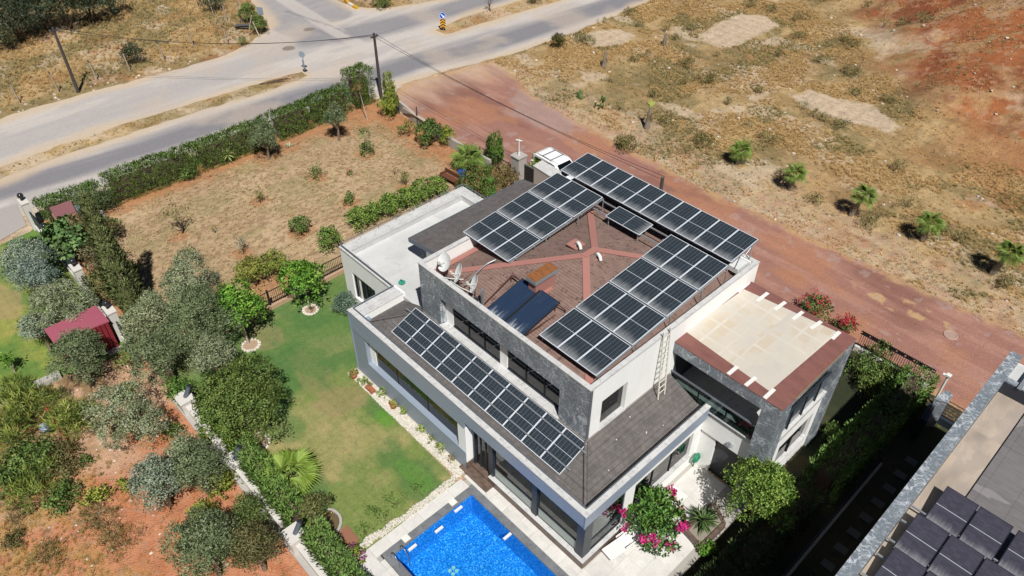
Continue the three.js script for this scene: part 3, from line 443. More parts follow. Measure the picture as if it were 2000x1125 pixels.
  hp('terrace_cap', [box(-21.84, -21.08, 4.2, 4.28, -12.09, -2.74), box(-21.08, -17.5, 4.2, 4.278, -12.09, -11.33), box(-21.08, -16.72, 4.2, 4.276, -3.06, -2.74)], M.cap);
  hp('terrace_rail', [bar(V(-21.72, 4.52, -12), V(-21.72, 4.52, -2.84), 0.03), bar(V(-21.72, 4.52, -12), V(-17.7, 4.52, -12), 0.03), bar(V(-21.72, 4.42, -2.84), V(-16.75, 4.42, -2.84), 0.04)], M.metal);
  for (let k = 0; k <= 7; k++) hp('rail_post', [bar(V(-21.72, 4.27, -11.95 + k * 1.3), V(-21.72, 4.52, -11.95 + k * 1.3), 0.022)], M.metal);
  for (let k = 1; k <= 2; k++) hp('rail_post', [bar(V(-21.72 + k * 1.5, 4.27, -12), V(-21.72 + k * 1.5, 4.52, -12), 0.022)], M.metal);
  // shed roof over the back of the terrace
  hp('back_wall', [box(-17.6, -13.6, 3.86, 5.2, -6.0, -5.8), box(-17.6, -17.4, 3.86, 5.1, -14, -6)], M.white);
  hp('lean_to_roof', [slab([[-18.55, 5.32, -14.3], [-18.55, 5.32, -5.38], [-13.62, 6.05, -5.38], [-13.62, 6.05, -14.3]], 0.06)], M.shingleZ);
  hp('eave_board', [box(-18.6, -18.54, 5.12, 5.34, -14.3, -5.36), beam(V(-18.55, 5.2, -5.36), V(-13.62, 5.93, -5.36), 0.05, 0.2)], std('#5c6878', 0.5));
  hp('soffit', [slab([[-18.5, 5.2, -14.2], [-18.5, 5.2, -5.42], [-13.62, 5.9, -5.42], [-13.62, 5.9, -14.2]], 0.05)], M.white);
  hp('back_block', [box(-17.5, -13.7, 0, 3.7, -19.0, -11.8), box(-13.7, -2.9, 0, 3.6, -17.8, -14.5)], M.white);
  // ---- balcony wing on the right
  const W = { x1: 2.95, z1: -8.13, z0: -14.1, top: 6.98 };
  hp('wing_roof', [box(T.x1, W.x1 + 0.02, 6.965, 6.985, -14.22, W.z1 + 0.015)], M.membrane); hp('roof_slab', [box(T.x1, 2.5, 6.72, 6.96, -14.1, W.z1 - 0.36)], M.white);
  const q = [[-2.6, -9.01], [2.01, -8.64], [2.19, -13.99], [-2.41, -13.43]];
  hp('roof_screed', [slab(q.map((p) => [p[0], 7.0, p[1]]), 0.03)], metres(std(new THREE.Color(1, 1, 1), 0.9, { map: rep(paint(768, 768, 0, 0, 7, 7, (x, z, o) => {
    put(o, [0.54, 0.5, 0.44]); const n = fbm(x * 0.9, z * 0.9, 4), b = fbm(x * 3, z * 3, 4); scl(o, 0.78 + 0.3 * n);
    const gx = Math.abs((x / 1.05) % 1 - 0.5), gz = Math.abs((z / 1.15) % 1 - 0.5), joint = Math.max(ss(0.42, 0.47, gx), ss(0.42, 0.47, gz));
    const cell = NT[(Math.floor(x / 1.05 + 0.5) * 57 + Math.floor(z / 1.15 + 0.5) * 131 + 9) & 65535]; mixTo(o, [0.45, 0.36, 0.25], (1 - joint) * (0.35 + 0.65 * ss(0.3, 0.95, cell)) * ss(0.3, 0.6, n) * 0.65 + ss(0.62, 0.72, b) * 0.15);
  }), 1 / 7, 1 / 7), bumpMap: rep(roughB, 0.6, 0.6), bumpScale: 0.01 })));
  for (const [a, b] of [[[0.28, -8.18], [0.29, -8.85]], [[1.15, -8.17], [1.18, -8.89]], [[-.47, -8.17], [-.52, -8.69]], [[-2.51, -13.05], [-2.54, -14.01]], [[-1.5, -13.15], [-1.48, -14.04]], [[-.6, -13.22], [-.55, -14.07]], [[0.33, -13.24], [0.37, -14.06]], [[1.21, -13.29], [1.3, -14.08]], [[2.22, -13.39], [2.22, -14.07]], [[2.08, -8.14], [2.08, -8.88]]].filter((_, i) => i !== 2)) hp('roof_stripe', [strip(V(a[0], 7.018, a[1]), V(b[0], 7.018, b[1]), 0.17)], std('#f0eeea', 0.8));
  const mb = (g) => hp('marble_slab', [g], M.marble);
  mb(box(-2.5, 0.2, 6.34, 6.96, W.z1 - 0.35, W.z1)); mb(box(0.204, 2.1, 6.34, 6.96, W.z1 - 0.35, W.z1)); mb(box(2.104, W.x1, 3.6, 6.96, W.z1 - 0.9, W.z1)); mb(box(2.104, W.x1, 0, 3.596, W.z1 - 0.9, W.z1));
  mb(box(2.1, W.x1, 0, 6.96, -14.2, -13.35)); mb(box(W.x1 - 0.4, W.x1, 6.62, 6.96, -13.35, W.z1 - 0.9));
  hp('edge_trim', [box(W.x1 + 0.002, W.x1 + 0.03, 6.9, 7.02, -13.2, W.z1 - 0.9)], std('#a08468', 0.8));
  hp('loggia_floor', [box(-2.5, 2.85, 3.7, 3.95, -14.1, W.z1 - 0.25)], M.cap);
  hp('loggia_ceiling', [box(-2.5, 2.85, 6.6, 6.72, -14.1, W.z1 - 0.35)], M.white);
  hp('loggia_wall', [box(-2.5, 2.1, 3.95, 6.6, -14.1, -13.8), box(-2.5, -2.46, 3.95, 6.6, -13.8, -8.48)], std('#3a3d44', 0.8));  // wall colour darkened to stand for the shade inside the loggia
  hp('wing_wall', [box(-0.4, 2.1, 2.55, 3.95, -8.85, -8.4), box(-0.4, 0.42, 0, 2.55, -8.85, -8.5), box(2.0, 2.1, 0, 2.55, -8.85, -8.5), box(2.55, 2.8, 2.85, 4.0, -13.35, -9.03), box(2.55, 2.8, 0, 1.1, -13.35, -9.03), box(2.55, 2.8, 1.1, 2.85, -9.9, -9.03), box(2.55, 2.8, 1.1, 2.85, -13.35, -12.9)], M.white);
  hp('ledge', [box(-2.5, 2.1, 3.95, 4.02, -8.55, -8.3), box(2.5, 2.88, 4.0, 4.06, -13.35, -9.03)], M.cap);
  hp('garage_door', [box(0.42, 2.0, 0.02, 2.55, -8.75, -8.66)], std('#3b3d45', 0.55));
  { const p = hp('window', [box(2.62, 2.66, 1.1, 2.85, -12.9, -9.9)], M.glass); part(p, 'mullion', [box(2.66, 2.72, 1.1, 2.85, -11.45, -11.37)], M.black); part(p, 'sill', [box(2.55, 2.86, 1.06, 1.12, -12.95, -9.85)], M.cap); }
  { const b = hp('balustrade', [box(-2.4, 2.1, 4.1, 4.95, -8.33, -8.31)], M.clear); part(b, 'handrail', [box(-2.5, 2.12, 4.98, 5.04, -8.36, -8.28)], M.metal); for (const x of [-2.4, -0.9, 0.6, 2.05]) part(b, 'rail_post', [box(x - 0.03, x + 0.03, 4.0, 4.98, -8.37, -8.34)], M.frame); }
  { const b = hp('balustrade', [box(2.72, 2.74, 4.15, 5.3, -13.3, -9.1)], new THREE.MeshPhysicalMaterial({ color: 0x6d7884, roughness: 0.1, transmission: 0.5, thickness: 0 })); part(b, 'handrail', [box(2.68, 2.78, 5.3, 5.37, -13.3, -9.1)], M.frame); for (const z of [-12.4, -11.2, -10]) part(b, 'rail_post', [box(2.74, 2.8, 4.06, 5.3, z - 0.03, z + 0.03)], M.black); }
  hp('wall_lamp', [box(1.1, 1.34, 2.9, 3.0, -8.4, -8.2), new THREE.CylinderGeometry(0.05, 0.09, 0.14, 10).translate(1.22, 3.07, -8.28)], M.alu);
  hp('partition', [box(-0.4, 2.55, 0, 3.7, -14.1, -13.9), box(-2.5, -0.6, 0, 3.62, -8.85, -8.7), box(2.0, 2.1, 0, 3.7, -13.9, -8.85)], M.white);
  // small meter box on the tower cap corner
  hp('corner_plate', [box(-3.5, -2.9, 7.72, 7.99, -14.15, -13.3)], std('#e6e8e8', 0.6));
}

// ---------------------------------------------------------------- solar panels and other things on the roofs
const ORD = ['first', 'second', 'third', 'fourth', 'fifth', 'sixth', 'seventh', 'eighth', 'ninth', 'tenth'];
function cellMap(seed, rows, paleTone, dark) {           // half-cut cells, with grainy whitish streaks towards the lower edge
  const W = 256, H = 512, r = (k) => NT[(seed * 977 + k * 131) & 65535];
  return paint(W, H, 0, 0, 1, 1, (u, v, o) => {
    const half = v < 0.5 ? v * 2 : v * 2 - 1, cu = (u * 6) % 1, cv = (half * rows) % 1;
    const line = cu < 0.035 || cu > 0.965 || cv < 0.05 || cv > 0.95, mid = Math.abs(v - 0.5) < 0.008, bus = Math.abs((cu * 5) % 1 - 0.5) < 0.06;
    const n = r(Math.floor(u * 6) * 31 + Math.floor(v * rows * 2));
    put(o, dark ? [0.045, 0.043, 0.06] : [0.014, 0.02, 0.028]); scl(o, 0.85 + 0.3 * n);  // first base colour is raised to stand for sky reflected at a grazing angle
    if (!dark) { if (bus) mixTo(o, [0.12, 0.14, 0.16], 0.35); if (line) mixTo(o, [0.2, 0.24, 0.27], cu < 0.035 || cu > 0.965 ? 0.6 : 0.28); }
    if (mid) put(o, [0.34, 0.37, 0.4]);
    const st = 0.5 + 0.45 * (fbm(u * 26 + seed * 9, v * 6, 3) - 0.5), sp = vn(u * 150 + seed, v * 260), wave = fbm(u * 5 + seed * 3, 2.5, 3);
    const d = ss(1 - (0.16 + 0.2 * wave) * paleTone, 1.02, v + (st - 0.5) * 0.22) * (0.55 + 0.55 * st) * (0.6 + 0.6 * sp) * 0.42 + 0.015 * sp + (vn(u * 60 + seed * 7, v * 120) > 0.985 ? 0.25 : 0);
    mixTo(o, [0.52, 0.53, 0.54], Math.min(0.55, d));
  });
}
const PW = 1.09, PL_ = 2.2;
function cells(seed, rows, paleTone, dark) { return new THREE.MeshPhysicalMaterial({ map: cellMap(seed, rows, paleTone, dark), roughness: 0.22, specularIntensity: 0.7 }); }
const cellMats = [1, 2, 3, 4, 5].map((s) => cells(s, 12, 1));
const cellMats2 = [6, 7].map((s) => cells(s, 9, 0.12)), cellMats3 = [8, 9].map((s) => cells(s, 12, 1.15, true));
const panelFrame = std(colorOf('#d4dae2', 0.95), 0.45, { metalness: 0.1 }), panelFrameDark = std('#3a3b48', 0.4, { metalness: 0.4 });
const frameGeo = {}, glassGeo = {};
function panelGeos(w, l) {
  const k = w + ',' + l; if (frameGeo[k]) return k;
  const f = 0.028, t = 0.035;
  frameGeo[k] = join([box(-w / 2, w / 2, 0, t, -l / 2, -l / 2 + f), box(-w / 2, w / 2, 0, t, l / 2 - f, l / 2), box(-w / 2, -w / 2 + f, 0, t, -l / 2 + f, l / 2 - f), box(w / 2 - f, w / 2, 0, t, -l / 2 + f, l / 2 - f)]);
  const g = box(-w / 2 + f, w / 2 - f, 0.006, t - 0.005, -l / 2 + f, l / 2 - f); const p = g.attributes.position, u = g.attributes.uv;
  for (let i = 0; i < p.count; i++) u.setXY(i, (p.getX(i) + w / 2) / w, (p.getZ(i) + l / 2) / l);
  glassGeo[k] = fix(g); return k;
}
function panel(x, y, z, tilt, w, l, mat, frame, label, group, turn = 0) {
  const k = panelGeos(w, l), o = thing('solar_panel', label, 'solar panel', [x, y, z], group, true);
  o.rotation.order = 'YXZ'; o.rotation.set(tilt, turn, 0);
  part(o, 'frame', frameGeo[k], frame); part(o, 'glass', glassGeo[k], mat); return o;
}
const TILT = Math.atan(0.089), planeY = (z) => 7.99 + 0.089 * (-3.2 - z);
const XR = -2.92, PIT = 1.097, TIER = 2.27;
const GRP = 'framed solar panels standing over the tower roof';
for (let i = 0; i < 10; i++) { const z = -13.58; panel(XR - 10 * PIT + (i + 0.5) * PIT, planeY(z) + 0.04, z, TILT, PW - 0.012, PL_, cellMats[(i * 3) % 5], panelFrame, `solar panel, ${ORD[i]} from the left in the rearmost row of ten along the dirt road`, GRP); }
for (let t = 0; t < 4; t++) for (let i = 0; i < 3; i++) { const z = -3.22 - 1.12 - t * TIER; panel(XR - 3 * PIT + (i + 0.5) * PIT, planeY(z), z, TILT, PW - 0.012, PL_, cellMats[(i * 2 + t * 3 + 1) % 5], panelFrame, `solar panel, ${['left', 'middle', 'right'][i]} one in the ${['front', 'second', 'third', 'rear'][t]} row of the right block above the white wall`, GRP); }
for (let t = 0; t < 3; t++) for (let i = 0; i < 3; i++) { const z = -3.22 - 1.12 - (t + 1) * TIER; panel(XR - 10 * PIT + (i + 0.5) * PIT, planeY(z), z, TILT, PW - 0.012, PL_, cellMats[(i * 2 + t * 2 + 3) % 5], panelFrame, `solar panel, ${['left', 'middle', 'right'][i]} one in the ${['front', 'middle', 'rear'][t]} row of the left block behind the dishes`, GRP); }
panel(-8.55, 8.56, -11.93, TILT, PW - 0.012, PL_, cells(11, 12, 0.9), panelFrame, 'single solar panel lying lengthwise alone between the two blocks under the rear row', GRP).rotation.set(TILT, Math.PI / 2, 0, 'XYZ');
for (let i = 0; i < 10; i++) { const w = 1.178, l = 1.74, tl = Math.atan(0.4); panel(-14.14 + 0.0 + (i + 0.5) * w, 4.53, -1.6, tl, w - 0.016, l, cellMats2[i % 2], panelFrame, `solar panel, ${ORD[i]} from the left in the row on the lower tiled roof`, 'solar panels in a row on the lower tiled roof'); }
{ // rails and posts
  const r = thing('mounting_frame', 'aluminium rails and posts that hold the solar panels over the brown hipped roof', 'mounting frame', [-8, 7.3, -8]);
  const rail = (x0, x1, z) => part(r, 'rail', [box(x0, x1, planeY(z) - 0.07, planeY(z) - 0.006, z - 0.025, z + 0.025)], M.alu);
  for (let t = 0; t < 4; t++) for (const d of [0.5, 1.7]) { const z = -3.22 - t * TIER - d; rail(XR - 3 * PIT - 0.1, XR + 0.02, z); if (t) rail(XR - 10 * PIT, XR - 7 * PIT + 0.12, z); }
  const up = 0.04; for (const z of [-12.95, -14.2]) part(r, 'rail', [box(XR - 10 * PIT, XR + 0.03, planeY(z) + up - 0.07, planeY(z) + up - 0.006, z - 0.025, z + 0.025)], M.alu);
  part(r, 'rail', [beam(V(XR - 7 * PIT, 8.47, -11.55), V(XR - 3 * PIT, 8.47, -11.55), 0.06, 0.06)], M.alu); part(r, 'rail', [beam(V(XR - 7 * PIT, 8.55, -12.3), V(XR - 3 * PIT, 8.55, -12.3), 0.06, 0.06)], M.alu);
  for (const x of [XR - 0.02, XR - 3 * PIT + 0.02]) part(r, 'side_beam', [beam(V(x, planeY(-3.3) - 0.1, -3.3), V(x, planeY(-12.3) - 0.1, -12.3), 0.05, 0.07)], M.alu);
  for (const x of [XR - 10 * PIT + 0.05, XR - 7 * PIT]) part(r, 'side_beam', [beam(V(x, planeY(-5.6) - 0.1, -5.6), V(x, planeY(-12.3) - 0.1, -12.3), 0.05, 0.07)], M.alu);
  const post = (x, z, y1) => part(r, 'post', [bar(V(x, 7.45, z), V(x, y1, z), 0.03)], M.alu);
  for (const z of [-3.5, -5.8, -8.1, -10.4, -12.3]) { post(XR - 0.02, z, planeY(z) - 0.1); post(XR - 3 * PIT, z, planeY(z) - 0.1); if (z < -5.7) { post(XR - 10 * PIT + 0.06, z, planeY(z) - 0.1); post(XR - 7 * PIT, z, planeY(z) - 0.1); } }
  for (const x of [XR - 0.03, XR - 2.5 * PIT, XR - 5 * PIT, XR - 7.5 * PIT, XR - 10 * PIT + 0.1]) post(x, -14.3, planeY(-14.3));
  post(-9.5, -11.5, 8.45); post(-7.6, -11.5, 8.45);
  part(r, 'side_beam', [beam(V(XR + 0.01, planeY(-12.5) + 0.02, -12.5), V(XR + 0.01, planeY(-14.66) + 0.04, -14.66), 0.05, 0.07)], M.alu);
  part(r, 'brace', [bar(V(XR - 0.03, 8.2, -13.2), V(XR - 0.03, 8.95, -14.3), 0.02)], M.alu);
  const r2 = thing('mounting_rail', 'short aluminium rail ends beside the row of panels on the lower tiled roof', 'mounting rail', [-14, 4.5, -1.6]);
  for (const z of [-1.15, -2.05]) part(r2, 'rail', [beam(V(-14.5, 4.14 + 0.4 * (-0.46 - z) + 0.02, z), V(-2.1, 4.14 + 0.4 * (-0.46 - z) + 0.02, z), 0.05, 0.05)], M.alu);
}
// ---- solar water heaters: two dark collectors on brown iron stands
{
  const mat = new THREE.MeshPhysicalMaterial({ map: paint(256, 512, 0, 0, 1, 1, (u, v, o) => { put(o, [0.02, 0.035, 0.07]); const st = fbm(u * 20, v * 4, 4), d = ss(0.66, 0.98, v * 0.8 + u * 0.1 + (st - 0.5) * 0.5) * ss(0.1, 0.4, 1 - u) * (0.5 + 0.7 * vn(u * 90, v * 180)); scl(o, 0.8 + 0.4 * st); mixTo(o, [0.55, 0.58, 0.62], Math.min(0.7, d * 0.8)); }), roughness: 0.16 });
  const rust = std('#5b352b', 0.85);
  const cs = [[[-9.12, -4.85], [-9.08, -3.08], [-8.04, -3.1], [-8.04, -4.84]], [[-7.97, -4.93], [-7.95, -3.14], [-6.89, -3.13], [-7.02, -5.02]]];
  cs.forEach((q, i) => {
    const c = [(q[0][0] + q[2][0]) / 2, (q[0][1] + q[2][1]) / 2], w = 1.16, l = 2.35, tl = Math.atan2(0.5, 2.1);
    const o = thing('solar_collector', i ? 'right dark blue solar water collector on a rusty stand before the chimney' : 'left dark blue solar water collector on a rusty stand near the dishes', 'solar collector', [c[0] + (i ? 0.03 : -0.03), 8.0, c[1]], undefined, true);
    o.rotation.set(tl, 0, 0);
    part(o, 'frame', [box(-w / 2, w / 2, -0.04, 0.05, -l / 2, -l / 2 + 0.035), box(-w / 2, w / 2, -0.04, 0.05, l / 2 - 0.035, l / 2), box(-w / 2, -w / 2 + 0.035, -0.04, 0.05, -l / 2 + 0.035, l / 2 - 0.035), box(w / 2 - 0.035, w / 2, -0.04, 0.05, -l / 2 + 0.035, l / 2 - 0.035)], M.dark);
    const g = box(-w / 2 + 0.035, w / 2 - 0.035, -0.03, 0.04, -l / 2 + 0.035, l / 2 - 0.035), p = g.attributes.position, u = g.attributes.uv; for (let k = 0; k < p.count; k++) u.setXY(k, (p.getX(k) + w / 2) / w, (p.getZ(k) + l / 2) / l);
    part(o, 'glass', [g], mat);
    part(o, 'stand', [bar(V(-w / 2 + 0.1, -0.05, -l / 2 + 0.2), V(-w / 2 + 0.1, -0.5, -l / 2 + 0.35), 0.025), bar(V(w / 2 - 0.1, -0.05, -l / 2 + 0.2), V(w / 2 - 0.1, -0.5, -l / 2 + 0.35), 0.025), bar(V(-w / 2, -0.06, -0.4), V(w / 2, -0.06, -0.4), 0.025)], rust);
  });
  const st = thing('iron_rack', 'rusty brown iron bars lying beside the dark water collectors on the roof', 'iron rack', [-10, 8, -4.5]);
  const b = (a, c) => part(st, 'iron_bar', [bar(V(a[0], a[2], a[1]), V(c[0], c[2], c[1]), 0.028)], rust);
  const p1 = [...[-9.74, -4.98], 8.2], p2 = [...[-9.58, -3.13], 7.7], p3 = [...[-9.17, -4.96], 8.25], p4 = [...[-9.79, -5.02], 8.3], p5 = [...[-6.47, -5.15], 8.1], p6 = [...[-6.91, -5.01], 8.3], p7 = [...[-6.74, -3.07], 7.8], p8 = [...[-6.75, -5], 7.8];
  b(p1, p2); b(p1, p3); b(p4, p3); b(p5, p6); b(p7, p8); b([p1[0], p1[1] + 0.1, 7.7], p1); b([p5[0], p5[1], 7.6], p5);
}
// ---- satellite dishes
const dishMat = std('#eef1f1', 0.5), dishArm = std('#d8d6d0', 0.5);
function makeDish(x, z, y, rad, dirv, label) {
  const o = thing('satellite_dish', label, 'satellite dish', [x, 7.6, z], 'white satellite dishes on the tower parapet', true);
  const prof = []; for (let i = 0; i <= 8; i++) { const r = rad * i / 8; prof.push(new THREE.Vector2(Math.max(0.001, r), 0.5 * r * r / (rad * 2.2))); } prof.push(new THREE.Vector2(rad + 0.012, 0.5 * rad * rad / (rad * 2.2) + 0.012), new THREE.Vector2(rad, 0.5 * rad * rad / (rad * 2.2) - 0.014)); for (let i = 7; i >= 0; i--) { const r = rad * i / 8; prof.push(new THREE.Vector2(Math.max(0.001, r), 0.5 * r * r / (rad * 2.2) - 0.014)); }
  const q = new THREE.Quaternion().setFromUnitVectors(V(0, 1, 0), dirv.clone().normalize()), h = y - 7.6, c = V(0, h, 0);
  part(o, 'reflector', [new THREE.LatheGeometry(prof, 28).applyQuaternion(q).translate(0, h, 0)], dishMat);
  const side = dirv.clone().normalize(), foc = c.clone().addScaledVector(side, rad * 0.95).add(V(0, -rad * 0.25, 0)), low = c.clone().add(V(0, -rad * 0.85, 0)).addScaledVector(side, rad * 0.2);
  part(o, 'feed_arm', [bar(low, foc, 0.02), bar(c.clone().addScaledVector(side, -0.05), foc, 0.012)], dishArm);
  part(o, 'receiver', [bar(foc, foc.clone().addScaledVector(side, -0.16), 0.05, 0.035, 8), box(-0.05, 0.05, -0.04, 0.1, -0.05, 0.05).translate(foc.x, foc.y, foc.z)], dishArm);
  part(o, 'mast', [bar(V(-0.1, -0.2, -0.05), V(-0.08, h - 0.1, -0.03), 0.028), bar(V(-0.08, h - 0.1, -0.03), c, 0.03)], M.metal);
  part(o, 'bracket', [box(-0.16, 0.1, -0.25, -0.1, -0.12, 0.12)], M.dark);
}
makeDish(...[-12.32, -3.11], 8.5, 0.45, V(-0.1, 0.5, 0.8), 'largest round white satellite dish at the left corner of the tower roof');
makeDish(...[-11.32, -3.14], 8.4, 0.47, V(-0.55, 0.4, 0.72), 'middle white satellite dish seen nearly edge-on behind the parapet');
makeDish(...[-10.24, -3.17], 8.4, 0.43, V(-0.55, 0.4, 0.72), 'rightmost white satellite dish seen edge-on nearest the collectors');
{ const p = [-9.68, -3.07]; solo('antenna_post', [box(p[0] - 0.05, p[0] + 0.05, 7.5, 8.5, p[1] - 0.05, p[1] + 0.05)], M.alu, 'short grey metal post right of the edge-on satellite dishes', 'post'); }
{ const a = [-11.11, -3.22], b = [-11.37, -4.76], c = [-11.23, -5.3]; solo('conduit', [tube([V(a[0], 7.75, a[1]), V(b[0], 7.98, b[1]), V(c[0], 8.1, c[1])], 0.035, 14, 6)], M.alu, 'grey conduit running up the brown roof from the dishes to the panels', 'conduit'); }
const CB = [-11.91, -2.63]; for (const [a, b] of [[CB, [-11.16, -3.21]], [[-11.48, -2.7], [-10.1, -2.91]]]) solo('cable_bundle', [tube([V(a[0], 8.1, a[1]), V((a[0] + b[0]) / 2, 8.14, (a[1] + b[1]) / 2 + 0.1), V(b[0], 8.1, b[1])], 0.03, 10, 5)], dishArm, a === CB ? 'white cable bundle on the parapet below the largest dish' : 'white cable bundle on the parapet below the two edge-on dishes', 'cable');
// ---- ladder against the white tower wall
{
  const o = thing('ladder', 'white metal ladder leaning against the white tower wall beside the balcony', 'ladder', [-2.2, 4.8, -7.6]);
  const wood = std('#e9e4d8', 0.6), A0 = V(-1.98, 4.62, -6.75), B0 = V(-2.42, 8.35, -6.95), A1 = V(-1.98, 4.62, -7.22), B1 = V(-2.42, 8.35, -7.42);
  part(o, 'rail', [beam(A0, B0, 0.05, 0.08)], wood); part(o, 'rail', [beam(A1, B1, 0.05, 0.08)], wood);
  for (let k = 1; k < 12; k++) part(o, 'rung', [bar(A0.clone().lerp(B0, k / 12), A1.clone().lerp(B1, k / 12), 0.02)], wood);
}

// ---------------------------------------------------------------- pool, patio and what stands there
{
  const tileM = [0, 1, 2].map((k) => metres(std(new THREE.Color(1, 1, 1), 0.75, { map: rep(paint(256, 256, 0, 0, 3, 3, (x, z, o) => { put(o, [[0.6, 0.58, 0.55], [0.57, 0.55, 0.52], [0.62, 0.6, 0.57]][k]); const n = fbm(x * 1.6 + k * 9, z * 1.6, 4), w = fbm(x * 7, z * 7 + k * 4, 3); scl(o, 0.8 + 0.3 * n + 0.14 * (w - 0.5)); if (w > 0.68) scl(o, 0.9); }), 1 / 3, 1 / 3), bumpMap: rep(roughB, 1, 1), bumpScale: 0.003 })));
  const base = struct('patio', [box(-7.2, 2.9, -0.12, -0.012, -0.2, 0.32), box(-7.2, -6.86, -0.12, -0.012, 0.32, 9), box(-0.58, 2.9, -0.12, 0.012, -8.5, -0.2), box(-6.86, 4, -0.12, -0.0122, 5.74, 9), box(2.4, 4, -0.12, -0.0122, 0.32, 5.74)], std('#b5b0a8', 0.9));
  const tg = {}; const outP = [[-7.3, 0.3]];
  const lim = (x, z) => { // the patio's outline: uneven only at the lawn
    if (x > -0.3) return x < 2.9 && z > -8.45 && z < 9 && !(x > 1.75 && z < -5.3); return z > -0.6 && z < 9; };
  for (let i = 0; i < 12; i++) for (let j = 0; j < 20; j++) {
    const w = 0.9, x0 = -7.42 + i * w, z0 = -8.46 + j * w, cx = x0 + w / 2, cz = z0 + w / 2;
    if (!lim(cx, cz)) continue;
    let a = x0 + 0.004, b = x0 + w - 0.004, c = z0 + 0.004, d = z0 + w - 0.004;
    if (cx < -0.3 && c < -0.58) c = -0.58;
    if (a < 2.8 && b > -6.8 && d > 0.36 && c < 5.7) { // round the pool
      if (b < -6.75) { } else if (c < 0.36 && d > 0.36 && b > -6.8) d = 0.352; else if (a < -6.8 && b > -6.8) b = -6.802; else if (c < 5.7 && d > 5.7) c = 5.702; else continue;
    }
    if (b - a < 0.05 || d - c < 0.05) continue;
    part(base, 'tile', [box(a, b, -0.03, 0.018 + 0.004 * rnd(), c, d)], tileM[Math.floor(rnd() * 3)]);
  }
  // pebbles between the lawn and the paving, and along the wall
  const peb = std('#e6dfd2', 0.9), pm = new THREE.InstancedMesh(new THREE.IcosahedronGeometry(0.05, 0), peb, 5200);
  const mat4 = new THREE.Matrix4(), q = new THREE.Quaternion(), edge = [[-7.94, 0.17], [-7.88, 1.06], [-7.81, 1.66], [-7.83, 2.11], [-7.78, 2.7], [-7.82, 3.15], [-7.77, 3.66], [-7.9, 4.27], [-7.86, 4.99], [-7.99, 5.51], [-7.91, 6.02]];
  const wob = [[-16.97, 0.25], [-15.45, 0.28], [-13.52, 0.33], [-11.68, 0.38], [-10.05, 0.34], [-8.48, 0.31]];
  for (let i = 0; i < 5200; i++) {
    let x, z; const L = i < 1500 ? edge : null;
    if (L) { const k = Math.floor(rnd() * (L.length - 1)), t = rnd(); x = L[k][0] + (L[k + 1][0] - L[k][0]) * t; z = L[k][1] + (L[k + 1][1] - L[k][1]) * t; const w = 0.1 + 0.14 * fbm(x * 2, z * 2, 2); x += R(-1, 1) * w + 0.24; z += R(-1, 1) * w; }
    else { x = R(-16.9, -7.6); z = 0.04 + 0.58 * rnd() + 0.06 * fbm(x * 2, 3, 2); }
    q.setFromEuler(new THREE.Euler(R(0, 6), R(0, 6), R(0, 6))); const s = R(0.5, 1.15);
    mat4.compose(V(x, 0.025 + 0.015 * rnd(), z), q, V(s, s * 0.6, s)); pm.setMatrixAt(i, mat4); pm.setColorAt(i, new THREE.Color().setScalar(R(0.75, 1.1)));
  }
  pm.name = 'pebbles'; shade(pm); tag(pm, 'white pebbles strewn along the house wall and between lawn and paving', 'pebbles'); pm.userData.kind = 'stuff'; scene.add(pm);
  struct('gravel_bed', [box(-16.95, -7.55, 0.0, 0.022, 0.0, 0.64)], std('#cfc5b4', 0.95, { bumpMap: rep(roughB, 30, 2), bumpScale: 0.03 }));
}
